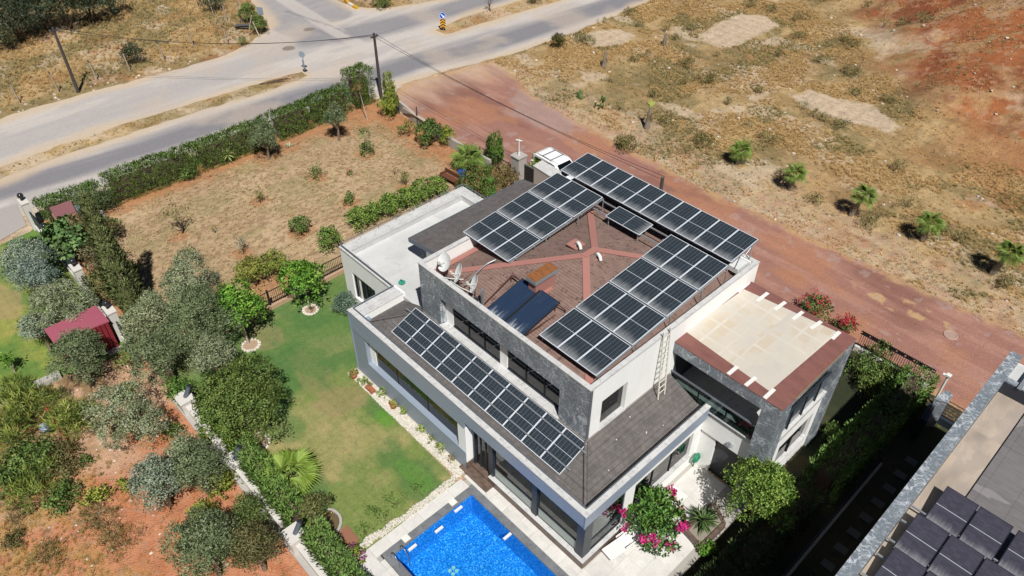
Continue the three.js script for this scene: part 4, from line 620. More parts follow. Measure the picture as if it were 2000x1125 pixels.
{
  const p = thing('swimming_pool', 'rectangular swimming pool with blue mosaic and grey granite edge before the glazed front', 'swimming pool', [-1.8, 0, 3]);
  const x0 = -6.42, x1 = 2.4, z0 = 0.74, z1 = 5.3, gran = metres(std(new THREE.Color(1, 1, 1), 0.6, { map: rep(paint(256, 256, 0, 0, 2, 2, (x, z, o) => { put(o, [0.13, 0.135, 0.145]); scl(o, 0.55 + 0.6 * fbm(x * 3, z * 3, 3) + 0.6 * vn(x * 50, z * 50)); }), 0.5, 0.5) }));
  for (let k = 0; k < 11; k++) { const a = x0 - 0.38 + k * 0.88; for (const [c, d] of [[z0 - 0.38, z0], [z1, z1 + 0.38]]) part(p, 'coping', [box(a + 0.004, a + 0.876, -0.06, 0.03, c, d)], gran); }
  for (let k = 0; k < 5; k++) part(p, 'coping', [box(x0 - 0.38, x0, -0.06, 0.03, z0 + k * 0.912 + 0.004, z0 + (k + 1) * 0.912 - 0.004)], gran);
  const mos = metres(new THREE.MeshStandardMaterial({ map: rep(paint(1024, 512, 0, 0, 8, 4, (x, z, o) => {
    const wx = x + 0.1 * (fbm(x * 3, z * 3, 2) - 0.5), wz = z + 0.1 * (fbm(x * 3 + 9, z * 3 + 5, 2) - 0.5); const i = Math.floor(wx / 0.05), j = Math.floor(wz / 0.05), h = NT[(i * 53 + j * 397) & 65535];
    put(o, [0.008, 0.23, 0.62]); scl(o, 0.8 + 0.35 * h); if (h > 0.7) mixTo(o, [0.05, 0.4, 0.78], 0.6); if (h > 0.92) mixTo(o, [0.25, 0.65, 0.9], 0.5); if (h < 0.2) scl(o, 0.75);
  }), 0.125, 0.25), roughness: 0.5 }));
  const rim = std('#0c3f9e', 0.4);
  part(p, 'basin', [box(x0 - 0.1, x1, -1.6, -1.5, z0 - 0.1, z1 + 0.1)], mos);
  part(p, 'basin_wall', [box(x0 - 0.1, x0, -1.5, -0.061, z0 - 0.1, z1 + 0.1), box(x0, x1, -1.5, -0.061, z0 - 0.1, z0), box(x0, x1, -1.5, -0.061, z1, z1 + 0.1)], mos);
  const g = new THREE.PlaneGeometry(x1 - x0, z1 - z0, 180, 90).rotateX(-Math.PI / 2).translate((x0 + x1) / 2, -0.12, (z0 + z1) / 2), ps = g.attributes.position;
  for (let i = 0; i < ps.count; i++) { const x = ps.getX(i), z = ps.getZ(i); ps.setY(i, -0.12 + (fbm(x * 2.2, z * 2.2, 3) - 0.5) * 0.02 + (vn(x * 7, z * 7) - 0.5) * 0.012); }
  g.computeVertexNormals();
  part(p, 'water', g, new THREE.MeshPhysicalMaterial({ color: 0xd6efff, roughness: 0.02, transmission: 1, thickness: 0, ior: 1.33 }));
  for (const q of [[-6.26, 1.69], [-6.05, 3.02], [-6.16, 4.45], [-3.67, 0.98]]) { part(p, 'wall_light', [box(q[0] - 0.06, q[0] + 0.06, -0.1, -0.02, q[1] - 0.22, q[1] + 0.22)], std('#eef2f2', 0.4)); }
  { const q = [-4.82, 3.27]; for (const d of [0, 1, 2, 3]) part(p, 'drain', [new THREE.CylinderGeometry(0.09, 0.09, 0.03, 8).translate(q[0] + (d & 1) * 0.22, -1.48, q[1] + (d >> 1) * 0.22)], std('#bfe6c8', 0.5)); }
  // steel ladder rails at the left corner
  for (const d of [0, 0.5]) { const q = [-6.31, 5.11]; const a = []; for (let k = 0; k <= 8; k++) { const t = Math.PI * k / 8; a.push(V(q[0] - 0.05 + 0.32 * (1 - Math.cos(t)), 0.02 + 0.62 * Math.sin(t) - (k === 8 ? 0.4 : 0), q[1] - 0.15 + d)); } part(p, 'ladder_rail', [tube(a, 0.022, 18, 6)], M.metal); }
  for (const [q, l] of [[[-6.69, 1.67], 'upper'], [[-6.68, 4.41], 'lower']]) { solo('skimmer_lid', [box(q[0] - 0.17, q[0] + 0.17, 0.02, 0.035, q[1] - 0.17, q[1] + 0.17)], std('#f3f0e8', 0.5), `${l} square white skimmer lid in the paving left of the pool`, 'skimmer lid'); }
}
{ // white sun lounger by the corner of the house, half under the flowers
  const a = [0.15, -1.67], b = [0.33, -3.14], o = thing('sun_lounger', 'white plastic sun lounger beside the flowering bush at the corner of the villa', 'sun lounger', [(a[0] + b[0]) / 2, 0, (a[1] + b[1]) / 2], undefined, true);
  o.rotation.y = -Math.atan2(b[1] - a[1], b[0] - a[0]); const L = std('#f4f4f2', 0.4), pts = [[-0.95, 0.3], [-0.3, 0.3], [0.2, 0.3], [0.85, 0.62]];
  const prof = new THREE.Shape(); prof.moveTo(-0.98, 0.26); prof.quadraticCurveTo(-1.02, 0.33, -0.93, 0.34); prof.lineTo(-0.1, 0.3); prof.quadraticCurveTo(0.25, 0.3, 0.4, 0.42); prof.lineTo(0.92, 0.72); prof.lineTo(0.95, 0.67); prof.lineTo(0.42, 0.34); prof.quadraticCurveTo(0.2, 0.22, -0.1, 0.23); prof.closePath();
  part(o, 'seat', [new THREE.ExtrudeGeometry(prof, { depth: 0.6, bevelEnabled: true, bevelSize: 0.02, bevelThickness: 0.02, bevelSegments: 2 }).translate(0, 0, -0.3)], L);
  for (const x of [-0.75, 0.35]) for (const z of [-0.27, 0.27]) part(o, 'leg', [box(x - 0.04, x + 0.04, 0, 0.28, z - 0.03, z + 0.03)], L);
  for (const z of [-0.34, 0.34]) part(o, 'armrest', [box(-0.15, 0.45, 0.44, 0.49, z - 0.03, z + 0.03)], L);
}
{ // what can be seen in the dining room
  const wood = std('#8a4a26', 0.6), w = std('#e8e8e6', 0.6), o = thing('dining_table', 'brown wooden dining table behind the glass of the pool front', 'table', [-1.9, 0.28, -1.6]);
  part(o, 'table_top', [box(-2.8, -1.3, 1.0, 1.05, -2, -1.2)], wood); for (const x of [-2.7, -1.4]) for (const z of [-1.9, -1.3]) part(o, 'leg', [box(x - 0.04, x + 0.04, 0.28, 1.0, z - 0.04, z + 0.04)], wood);
  [[-2.9, 'left'], [-1.6, 'middle'], [-1.25, 'right']].forEach(([x, l], i) => { solo('vase', [new THREE.LatheGeometry([[0.001, 0], [0.07, 0], [0.1, 0.12], [0.05, 0.24], [0.06, 0.3]].map((p) => new THREE.Vector2(...p)), 12).translate(x, [1.05, 0.6, 0.6][i], [-1.3, -0.85, -0.75][i])], w, `${l} white vase of the three behind the pool-side glass`, 'vase'); });
}

// ---------------------------------------------------------------- plants: builders
const LEAF = new THREE.MeshStandardMaterial({ vertexColors: true, roughness: 0.7, side: THREE.DoubleSide });
const BARK = std('#8a7866', 0.9, { bumpMap: rep(roughB, 2, 4), bumpScale: 0.02 }), BARKD = std('#5a4a3c', 0.9), BARKL = std('#b9ab9a', 0.9);
const _t = V(0, 0, 0), _s = V(0, 0, 0), _n = V(0, 0, 0);
class Leaves {
  constructor() { this.p = []; this.n = []; this.c = []; this.i = []; }
  add(x, y, z, tx, ty, tz, sx, sy, sz, len, wid, ox, oy, oz, c, bend = 0) {
    const k = this.p.length / 3; _t.set(tx, ty, tz).normalize(); _s.set(sx, sy, sz).cross(_t).normalize(); _n.copy(_t).cross(_s);
    let back = true; if (_n.x * ox + _n.y * oy + _n.z * oz < 0) { _n.negate(); back = false; }
    const nx = _n.x * 0.75 + ox * 0.45, ny = _n.y * 0.75 + oy * 0.45 + 0.1, nz = _n.z * 0.75 + oz * 0.45, w = wid / 2, m = 0.45;
    this.p.push(x, y, z, x + _t.x * len * m + _s.x * w, y + _t.y * len * m + _s.y * w, z + _t.z * len * m + _s.z * w, x + _t.x * len, y + _t.y * len - bend * len, z + _t.z * len, x + _t.x * len * m - _s.x * w, y + _t.y * len * m - _s.y * w, z + _t.z * len * m - _s.z * w);
    for (let q = 0; q < 4; q++) { this.n.push(nx, ny, nz); this.c.push(c[0], c[1], c[2]); }
    if (back) this.i.push(k, k + 2, k + 1, k, k + 3, k + 2); else this.i.push(k, k + 1, k + 2, k, k + 2, k + 3);
  }
  geo() { const g = new THREE.BufferGeometry(); g.setAttribute('position', new THREE.Float32BufferAttribute(this.p, 3)); g.setAttribute('normal', new THREE.Float32BufferAttribute(this.n, 3)); g.setAttribute('color', new THREE.Float32BufferAttribute(this.c, 3)); g.setIndex(this.i); g.normalizeNormals(); return g; }
}
const tint = (cols, k = 0.18) => { const c = pick(cols), v = 1 + R(-k, k); return [c[0] * v, c[1] * v * (1 + R(-0.05, 0.05)), c[2] * v]; };
const cols = (...a) => a.map((h) => lin(h, 0.82));
function unit() { const y = R(-1, 1), a = R(0, 6.2832), r = Math.sqrt(1 - y * y); return [r * Math.cos(a), y, r * Math.sin(a)]; }
// o: n, len, wid, cols, per, spread, up, out, fill, low (how far down leaves go), bend
function crown(lobes, o, L = new Leaves()) {
  const area = lobes.map((l) => l[3] * l[4] + l[4] * l[5] + l[3] * l[5]), tot = area.reduce((a, b) => a + b, 0), per = o.per ?? 12, N = Math.round(o.n / per), sd = R(0, 90);
  for (let k = 0; k < N; k++) {
    let q = rnd() * tot, i = 0; while (i < lobes.length - 1 && (q -= area[i]) > 0) i++;
    const l = lobes[i]; let u = unit(); if (u[1] < (o.low ?? -0.45) && rnd() < 0.85) u[1] = -u[1];
    let r = 1 - (o.fill ?? 0.3) * rnd() * rnd(); r *= 0.74 + 0.46 * vn(u[0] * 2.6 + sd + i * 7, u[2] * 2.6 + u[1] * 2.1);
    const x = l[0] + u[0] * l[3] * r, y = l[1] + u[1] * l[4] * r, z = l[2] + u[2] * l[5] * r; if (y < 0.03) continue;
    const c0 = tint(o.cols, o.vary ?? 0.16), sp = o.spread ?? 0.2;
    for (let j = 0; j < per; j++) {
      const d = unit(), e = unit(), s = sp * Math.cbrt(rnd()), v = 1 + R(-0.14, 0.14), len = o.len * R(0.7, 1.25);
      L.add(x + d[0] * s, Math.max(0.02, y + d[1] * s), z + d[2] * s, e[0] + u[0] * (o.out ?? 0.7), e[1] + u[1] * (o.out ?? 0.7) + (o.up ?? 0.3), e[2] + u[2] * (o.out ?? 0.7), e[1] + 0.3, e[2] - 0.2, e[0] + 0.1, len, o.wid * R(0.75, 1.25), u[0], u[1], u[2], [c0[0] * v, c0[1] * v, c0[2] * v], o.bend ?? 0);
    }
  }
  return L;
}
function autoLobes(k, Rr, yb, yt, f = 0.55) {
  const a = [], h = yt - yb; const ph = R(0, 6);
  for (let i = 0; i < k; i++) { const t = (i + 0.5) / k, ang = ph + i * 2.39996, rr = Rr * (f < 0.5 ? 0.72 : 0.62) * Math.sqrt(t) * R(0.8, 1.2), r = Rr * f * R(0.7, 1.25); a.push([Math.cos(ang) * rr, Math.max(yb + r * 0.6, yb + h * (0.85 - 0.5 * t) * R(0.8, 1.1)), Math.sin(ang) * rr, r, Math.min(r * 0.9, h * 0.5), r]); }
  return a;
}
function limbs(g, lobes, yb, r0, mat, stems = 1) {
  const gs = [];
  for (let s = 0; s < stems; s++) { const a = R(0, 6), d = stems > 1 ? 0.12 : 0; const top = V(R(-0.1, 0.1), yb, R(-0.1, 0.1)); gs.push(bar(V(Math.cos(a) * d, -0.05, Math.sin(a) * d), top, r0, r0 * 0.72, 7));
    for (const l of lobes.slice(s, stems > 1 ? s + 2 : undefined)) { const e = V(l[0], l[1], l[2]), m = top.clone().lerp(e, 0.5).add(V(R(-0.15, 0.15), R(-0.05, 0.15), R(-0.15, 0.15))); gs.push(bar(top, m, r0 * 0.6, r0 * 0.4, 5), bar(m, e, r0 * 0.4, r0 * 0.15, 5)); } }
  part(g, 'trunk', gs, mat);
}
const SP = {
  olive: { cols: cols('#969f78', '#7a8860', '#aab092', '#838f68'), len: 0.135, wid: 0.042, per: 18, spread: 0.22, fill: 0.35, f: 0.4, lobes: 11, dens: 3400, bark: BARK },
  oliveD: { cols: cols('#73835a', '#5f7048', '#8a966e', '#687850'), len: 0.135, wid: 0.042, per: 18, spread: 0.22, fill: 0.35, f: 0.4, lobes: 11, dens: 3400, bark: BARK },
  silver: { cols: cols('#94a48e', '#7e907c', '#aab69e', '#728474'), len: 0.13, wid: 0.045, per: 18, spread: 0.22, fill: 0.35, f: 0.41, lobes: 10, dens: 3300, bark: BARK },
  lime: { cols: cols('#6c9a30', '#5a8a24', '#84ac40', '#4c7a1c'), len: 0.15, wid: 0.1, per: 12, spread: 0.2, fill: 0.35, f: 0.55, lobes: 7, dens: 1250, bark: BARKL },
  broad: { cols: cols('#6c8038', '#587028', '#7d8c48', '#4d6424'), len: 0.115, wid: 0.065, per: 14, spread: 0.19, fill: 0.35, f: 0.4, lobes: 15, dens: 2500, bark: BARKD },
  bush: { cols: cols('#66803a', '#54702c', '#7a9048', '#4a6226'), len: 0.14, wid: 0.075, per: 10, spread: 0.17, fill: 0.35, f: 0.55, lobes: 6, dens: 1500, bark: BARKD },
  yellow: { cols: cols('#93a03a', '#7c8c2c', '#a8aa4c', '#6d8026'), len: 0.14, wid: 0.07, per: 10, spread: 0.16, fill: 0.35, f: 0.55, lobes: 6, dens: 1500, bark: BARKD },
  brown: { cols: cols('#6f6a3c', '#5b5a30', '#84784a', '#5a6034'), len: 0.15, wid: 0.06, per: 10, spread: 0.22, fill: 0.5, f: 0.55, lobes: 7, dens: 1200, bark: BARKD },
  dry: { cols: cols('#8d7f4e', '#76703e', '#a08f5c', '#6b6a38'), len: 0.2, wid: 0.025, per: 12, spread: 0.2, fill: 0.6, f: 0.5, lobes: 5, dens: 1000, bark: BARKD, up: 0.9 },
  weed: { cols: cols('#76803c', '#5f6f30', '#8a8f4a', '#566828'), len: 0.2, wid: 0.04, per: 10, spread: 0.2, fill: 0.6, f: 0.5, lobes: 6, dens: 1100, bark: BARKD, up: 0.8 },
  pine: { cols: cols('#3f4f34', '#33432a', '#4d5a3e', '#2c3a24'), len: 0.3, wid: 0.09, per: 12, spread: 0.4, fill: 0.4, f: 0.45, lobes: 12, dens: 420, bark: BARKD },
};
function plant(name, label, cat, p, sp, Rr, h, o = {}) {
  const S = { ...SP[sp], ...o }, g = thing(name, label, cat, [p[0], o.y ?? 0, p[1]], o.group, true);
  const yb = o.yb ?? (h > 2.6 ? h * 0.32 : 0.05), lobes = o.lobeList ? o.lobeList.map((l) => [l[0], l[1] + (o.lift ?? 0), l[2], l[3], l[4], l[5]]) : autoLobes(S.lobes, Rr, yb, h, S.f);
  if (yb > 0.3) limbs(g, lobes, yb, o.tr ?? 0.05 + h * 0.022, S.bark, o.stems ?? 1);
  else part(g, 'stem', [0, 1, 2].map((k) => bar(V(0, 0, 0), V(R(-0.4, 0.4) * Rr, h * 0.55, R(-0.4, 0.4) * Rr), 0.025, 0.01, 5)), S.bark);
  const c = part(g, 'foliage', crown(lobes, { ...S, n: S.dens * Rr * (Rr * 0.6 + h * 0.4) * (o.k ?? 1) }).geo(), LEAF);
  return g;
}
function flowers(g, lobes, n, col, size = 0.09, clump = 7, name = 'flowers') {
  const L = new Leaves();
  for (let k = 0; k < n; k++) { const l = pick(lobes); let u = unit(); if (u[1] < 0) u[1] = -u[1]; const x = l[0] + u[0] * l[3] * 1.02, y = l[1] + u[1] * l[4] * 1.02, z = l[2] + u[2] * l[5] * 1.02; for (let j = 0; j < clump; j++) { const d = unit(), e = unit(); L.add(x + d[0] * size, Math.max(0.03, y + d[1] * size), z + d[2] * size, e[0], e[1] + 0.4, e[2], e[1], e[2], e[0], size * 1.1, size * 0.9, u[0], u[1], u[2], tint(col, 0.2)); } }
  part(g, name, L.geo(), LEAF, n * clump > 60 ? 'stuff' : undefined);
}
// a clipped or free hedge along a line of points: vertical sprays over a body with a rounded top
function hedge(name, label, pts, w, h, o = {}) {
  const g = thing(name, label, 'hedge', [pts[0][0], 0, pts[0][1]], o.group), L = new Leaves(), C = o.cols ?? cols('#5d7a2c', '#486422', '#6f8a3a', '#3e5a1a'), dens = o.dens ?? 300, core = [];
  for (let i = 0; i + 1 < pts.length; i++) {
    const [ax, az] = pts[i], [bx, bz] = pts[i + 1], len = Math.hypot(bx - ax, bz - az), dx = (bx - ax) / len, dz = (bz - az) / len, nx = -dz, nz = dx, n = Math.round(len * (2 * h + w) * dens / 8);
    core.push(beam(V(ax + dx * 0.4, h * 0.4, az + dz * 0.4), V(bx - dx * 0.4, h * 0.4, bz - dz * 0.4), w * 0.45, h * 0.7));
    for (let k = 0; k < n; k++) {
      const t = rnd() * len, q = rnd() * (2 * h + w), bump = (fbm((ax + dx * t) * 1.1, (az + dz * t) * 1.1 + q, 3) - 0.5) * (o.rag ?? 0.5), hh = h + bump * 0.7; let off, y, ox = 0, oy = 0;
      if (q < h) { off = -w / 2; y = q / h * hh; ox = -1; } else if (q < h + w) { off = q - h - w / 2; y = hh; oy = 1; } else { off = w / 2; y = (q - h - w) / h * hh; ox = 1; }
      const round = y > hh * 0.8 ? 1 - 0.2 * ss(0.8, 1, y / hh) * Math.abs(ox) : 1; off = (off + Math.sign(ox) * bump * 0.5 - Math.sign(ox) * rnd() * 0.12) * round;
      const c0 = tint(C, 0.2), ux = nx * ox, uz = nz * ox, cx = ax + dx * t + nx * off, cz = az + dz * t + nz * off;
      for (let j = 0; j < 8; j++) { const e = unit(), s = o.sp ?? 0.1, v = 1 + R(-0.15, 0.15); L.add(cx + e[0] * s, Math.max(0.02, y - rnd() * 0.08 + e[1] * s), cz + e[2] * s, e[0] * 0.8 + ux * 0.6, 0.9 + e[1] * 0.6, e[2] * 0.8 + uz * 0.6, e[1], e[2], e[0], (o.len ?? 0.16) * R(0.7, 1.3), (o.wid ?? 0.045) * R(0.8, 1.2), ux, oy * 0.8 + 0.2, uz, [c0[0] * v, c0[1] * v, c0[2] * v]); }
    }
  }
  part(g, 'foliage', (() => { const q = L.geo(); return q; })(), LEAF); for (const c of core) part(g, 'inner_branches', [c], BARKD); return g;
}
function cypress(name, label, p, r, h, o = {}) {
  const g = thing(name, label, o.cat ?? 'cypress', [p[0], 0, p[1]], o.group, true), L = new Leaves(), C = o.cols ?? cols('#5b6b3a', '#4a5a2e', '#6a7846', '#3f4f28'), n = Math.round((o.dens ?? 900) * r * h / 10);
  part(g, 'trunk', [bar(V(0, 0, 0), V(0, h * 0.8, 0), 0.06 + r * 0.08, 0.02, 7)], BARK);
  for (let k = 0; k < n; k++) {
    const t = 1 - Math.sqrt(1 - rnd() * 0.995), a = R(0, 6.2832), y = (o.base ?? 0.06) * h + t * h * (1 - (o.base ?? 0.06)), prof = Math.pow(1 - t, o.tip ?? 0.75) * Math.min(1, 0.45 + t * 5), rr = r * prof * (0.8 + 0.4 * vn(a * 1.9 + 3, y * 1.6)) * (1 - 0.25 * rnd() * rnd()), ux = Math.cos(a), uz = Math.sin(a), c0 = tint(C, 0.2);
    for (let j = 0; j < 10; j++) { const e = unit(), s = 0.14, v = 1 + R(-0.15, 0.15); L.add(ux * rr + e[0] * s, y + e[1] * s * 1.6, uz * rr + e[2] * s, e[0] * 0.5 + ux * 0.45, 1.1 + e[1] * 0.4, e[2] * 0.5 + uz * 0.45, e[1], e[2], e[0], R(0.16, 0.32), R(0.05, 0.08), ux, 0.25, uz, [c0[0] * v, c0[1] * v, c0[2] * v]); }
  }
  part(g, 'foliage', L.geo(), LEAF); return g;
}
// fan palm
function fanGeo(rl, seed, nb = 26, span = 2.1, wide = 0.62, m0 = 0.5) {
  const r = rngOf(seed), pos = [], col = [], C = [lin(wide > 0.8 ? '#7f9a34' : '#728c34'), lin(wide > 0.8 ? '#6a862a' : '#5a7628'), lin(wide > 0.8 ? '#96ac4c' : '#8a9c46')];
  const push = (a, b, c, k) => { pos.push(...a, ...b, ...c); for (let q = 0; q < 3; q++) col.push(...k); };
  for (let i = 0; i < nb; i++) {
    const a = (i / (nb - 1) - 0.5) * 2 * span, da = span / nb * wide, L = rl * (0.82 + 0.18 * Math.cos(a * 0.6)) * (0.93 + 0.14 * r()), droop = 0.16 + 0.14 * r(), c = C[Math.floor(r() * 3)], v = 0.85 + 0.3 * r(), k = c.map((q) => q * v);
    const P = (ang, d, up) => [Math.sin(ang) * d, up, Math.cos(ang) * d], m = m0;
    const hub = P(a, 0.02, 0), l = P(a - da, L * m, 0.02 - 0.05 * L), rr = P(a + da, L * m, 0.02 - 0.05 * L), mid = P(a, L * m, 0.07 - 0.05 * L), tip = P(a, L, -droop * L * 1.4);
    push(hub, l, mid, k); push(hub, mid, rr, k); push(l, tip, mid, k); push(mid, tip, rr, k);
  }
  const g = new THREE.BufferGeometry(); g.setAttribute('position', new THREE.Float32BufferAttribute(pos, 3)); g.setAttribute('color', new THREE.Float32BufferAttribute(col, 3)); g.computeVertexNormals(); return g;
}
const fans = [fanGeo(1, 5, 24, 2.0, 0.78, 0.58), fanGeo(1, 6, 22, 1.8, 0.78, 0.58), fanGeo(1, 7, 24, 2.1, 0.78, 0.56)], fansBig = [fanGeo(1, 15, 34, 2.2, 0.95, 0.64), fanGeo(1, 16, 32, 2.0, 0.95, 0.64), fanGeo(1, 17, 36, 2.4, 0.95, 0.62)];
const PET = std('#8d9a4a', 0.6);
function fanPalm(label, p, trunkH, rl, n, o = {}) {
  const g = thing('fan_palm', label, 'palm', [p[0], 0, p[1]], o.group, true);
  const prof = []; for (let k = 0; k <= 10; k++) { const t = k / 10; prof.push(new THREE.Vector2((o.tr ?? 0.2) * (1.25 - 0.5 * t) * (k & 1 ? 1.08 : 0.94), t * trunkH)); }
  part(g, 'trunk', [new THREE.LatheGeometry(prof, 10)], o.bark ?? std('#8f8272', 0.95, { bumpMap: rep(roughB, 3, 6), bumpScale: 0.03 }));
  for (let i = 0; i < n; i++) {
    const t = (i + 0.5) / n, az = i * 2.39996 + R(-0.25, 0.25), el = (o.el0 ?? 1.25) - t * (o.el ?? 1.35) + R(-0.1, 0.1), pl = rl * R(0.75, 1.05) * (o.pet ?? 0.8), s = rl * R(0.85, 1.1), dir = V(Math.cos(az) * Math.cos(el), Math.sin(el), Math.sin(az) * Math.cos(el)), hub = V(0, trunkH, 0).addScaledVector(dir, pl).add(V(0, -0.06 * pl, 0));
    const f = part(g, 'frond', (o.big ? fansBig : fans)[i % 3].clone(), LEAF); f.position.copy(hub); f.scale.setScalar(s);
    const z = dir.clone().add(V(0, -0.28, 0)).normalize(), x = V(0, 1, 0).cross(z).normalize(), y = z.clone().cross(x); f.quaternion.setFromRotationMatrix(new THREE.Matrix4().makeBasis(x, y, z)); f.rotateZ(R(-0.3, 0.3));
    part(g, 'petiole', [bar(V(0, trunkH - 0.05, 0), hub, 0.022, 0.014, 5)], PET);
  }
  return g;
}
function rosette(name, label, cat, p, n, len, wid, C, o = {}) {   // agave, yucca, cycad
  const g = thing(name, label, cat, [p[0], o.y ?? 0, p[1]], o.group, true), L = new Leaves(), y0 = o.h ?? 0.05;
  if (y0 > 0.2) part(g, 'trunk', [bar(V(0, 0, 0), V(0, y0, 0), o.tr ?? 0.07, (o.tr ?? 0.07) * 0.8, 7)], BARK);
  for (let i = 0; i < n; i++) { const az = R(0, 6.28), el = R(o.e0 ?? 0.05, o.e1 ?? 1.3), c = tint(C, 0.15), l = len * R(0.8, 1.15), d = [Math.cos(az) * Math.cos(el), Math.sin(el), Math.sin(az) * Math.cos(el)]; L.add(0, y0, 0, ...d, 0.1, 1, 0.05, l, wid, d[0] * 0.3, 0.9, d[2] * 0.3, c, o.bend ?? 0.1); }
  part(g, 'leaves', L.geo(), LEAF); return g;
}

// ---------------------------------------------------------------- the garden
const HC1 = cols('#5f7a2a', '#4a6420', '#708a34', '#3e5a1a');
hedge('hedge', 'long clipped green hedge along the asphalt road, its longest stretch', [[-42.5, 3.6], [-42.4, -3], [-42.5, -9.2]], 1.5, 2.0, { cols: HC1, dens: 430 });
hedge('hedge', 'short dark hedge between the white pillar and the long roadside hedge', [[-42.7, 8.0], [-42.6, 3.9]], 1.5, 1.7, { cols: cols('#64803a', '#4e6a2a', '#5a7430'), dens: 430 });
hedge('hedge', 'roadside hedge stretch with two olive trees standing in front of it', [[-42.5, -9.5], [-42.7, -13], [-43, -16.9]], 1.5, 2.1, { cols: HC1, dens: 430 });
hedge('hedge', 'tall block of hedge at the corner beside the dark utility pole', [[-43.1, -17.2], [-43.1, -19.4]], 1.6, 3.1, { cols: HC1, dens: 430 });
plant('olive_tree', 'round grey olive tree in front of the roadside hedge, nearer the tall cypress clump', 'tree', [-40.1, -7.64], 'oliveD', 1.22, 3.15, { yb: 0.95 });
plant('olive_tree', 'small grey olive tree before the hedge, close to the two white birch stems', 'tree', [-38.87, -13.25], 'oliveD', 0.90, 3.15, { yb: 1.05 });
plant('shrub', 'small round dark shrub on the red soil at the foot of the long hedge', 'shrub', [-41.42, -1.97], 'bush', 0.6, 1.0);
plant('shrub', 'bare low twigs on red soil left of the round dark shrub', 'shrub', [-42.56, 1.7], 'brown', 0.35, 0.5, { k: 0.3 });
plant('shrub', 'tiny brown shrub on red soil below the long hedge', 'shrub', [-41.95, -.27], 'brown', 0.35, 0.4, { k: 0.5 });
rosette('yucca', 'pale yucca with drooping leaves in front of the long hedge', 'yucca', [-41.74, -5.16], 46, 0.75, 0.06, cols('#9aa860', '#b0b878', '#8a9850'), { h: 0.7, e0: -0.5, e1: 1.3, bend: 0.2 });
rosette('agave', 'small silvery agave on red soil between the two olive trees', 'agave', [-40.69, -9.83], 22, 0.42, 0.07, cols('#b9bf9a', '#a8ad84'), { e1: 1.1, bend: 0 });
plant('young_tree', 'young tree with two leafy tiers on a white stem in the dry garden', 'tree', [-35.43, -13.64], 'bush', 0.5, 1.7, { lobeList: [[0, 0.35, 0, 0.5, 0.3, 0.5], [0.12, 0.9, 0, 0.45, 0.3, 0.4], [-0.1, 1.75, 0, 0.4, 0.35, 0.4]], yb: 0.32, bark: BARKL, tr: 0.04 });
plant('shrub', 'low wide shrub with thin leaves alone in the middle of the dry lawn', 'shrub', [-35.28, -8.98], 'brown', 0.75, 0.6, { k: 0.6, cols: cols('#7d8a4a', '#6b7a3c') });
plant('flower', 'single pink flower standing in the dry lawn', 'flower', [-33.93, -10.96], 'bush', 0.16, 0.4, { k: 2, cols: cols('#c06a70', '#6f8040') });
plant('sapling', 'thin sapling on a red soil patch in the left half of the dry lawn', 'sapling', [-35.12, -4.16], 'weed', 0.35, 1.1, { k: 0.7 });
plant('citrus_bush', 'single round green bush in the dry lawn left of the terrace hedge', 'bush', [-29.78, -4.31], 'bush', 0.72, 1.4);
plant('shrub', 'small green shrub in the dry lawn just above the terrace hedge', 'shrub', [-30.81, -8.89], 'bush', 0.42, 0.7);
plant('bare_tree', 'nearly leafless small tree with bent branches in the dry lawn', 'tree', [-35.47, 1.55], 'brown', 1.0, 2.1, { yb: 0.45, k: 0.22, tr: 0.07, cols: cols('#8f8a58', '#a09a68') });
plant('sapling', 'grey thin sapling in the dry lawn right of the nearly bare tree', 'sapling', [-30.57, -.4], 'brown', 0.35, 1.1, { k: 0.5, cols: cols('#8f9480', '#7d8470') });
plant('sapling', 'staked sapling at the right edge of the dry lawn above the terrace', 'sapling', [-29.91, -13.21], 'weed', 0.32, 1.2, { k: 0.9 });
plant('sapling', 'leafless staked sapling in the dry lawn left of the fan palm', 'sapling', [-31.62, -13.45], 'brown', 0.2, 0.9, { k: 0.3 });
plant('sapling', 'tiny sapling near the bottom of the dry lawn by the bare tree', 'sapling', [-33.99, -.13], 'weed', 0.15, 0.4, { k: 1 });
{ const o = thing('birch_sapling', 'two thin white birch stems with sparse reddish leaves before the tall hedge block', 'tree', [...[-40.29, -16.99]].toSpliced(1, 0, 0), undefined, true); part(o, 'stem', [bar(V(0, 0, 0), V(-0.5, 2.6, 0.1), 0.035, 0.02, 6)], std('#d8d0c4', 0.8)); part(o, 'stem', [bar(V(0.1, 0, 0.05), V(-0.25, 2.4, 0.2), 0.03, 0.015, 6)], std('#d8d0c4', 0.8)); part(o, 'foliage', crown([[-0.5, 2.5, 0.1, 0.5, 0.7, 0.5]], { n: 240, cols: cols('#8a7a4a', '#9a6a4a', '#7a8040'), len: 0.13, wid: 0.07, per: 5, spread: 0.2, fill: 0.9 }).geo(), LEAF); }
cypress('cypress', 'narrow yellow-green cypress standing beside the dark utility pole', [-39.7, -19.11], 0.45, 4.0, { cols: cols('#7f8f34', '#6a7c2a', '#93a040'), tip: 0.35, dens: 1500 });
plant('shrub', 'bushy yellow-green shrub around the foot of the narrow cypress', 'shrub', [-39.21, -18.7], 'yellow', 1.05, 1.9);
plant('shrub', 'open thin shrub by the low garden wall right of the narrow cypress', 'shrub', [-35.65, -17.82], 'bush', 0.85, 1.3, { k: 0.35 });
plant('round_bush', 'dense round dark green bush beside the low wall along the dirt road', 'bush', [-33.24, -18.23], 'bush', 1.1, 2.1, { k: 1.4 });
plant('shrub', 'light green shrub half hidden behind the dense round bush', 'shrub', [-32.27, -19.09], 'yellow', 0.7, 1.6);
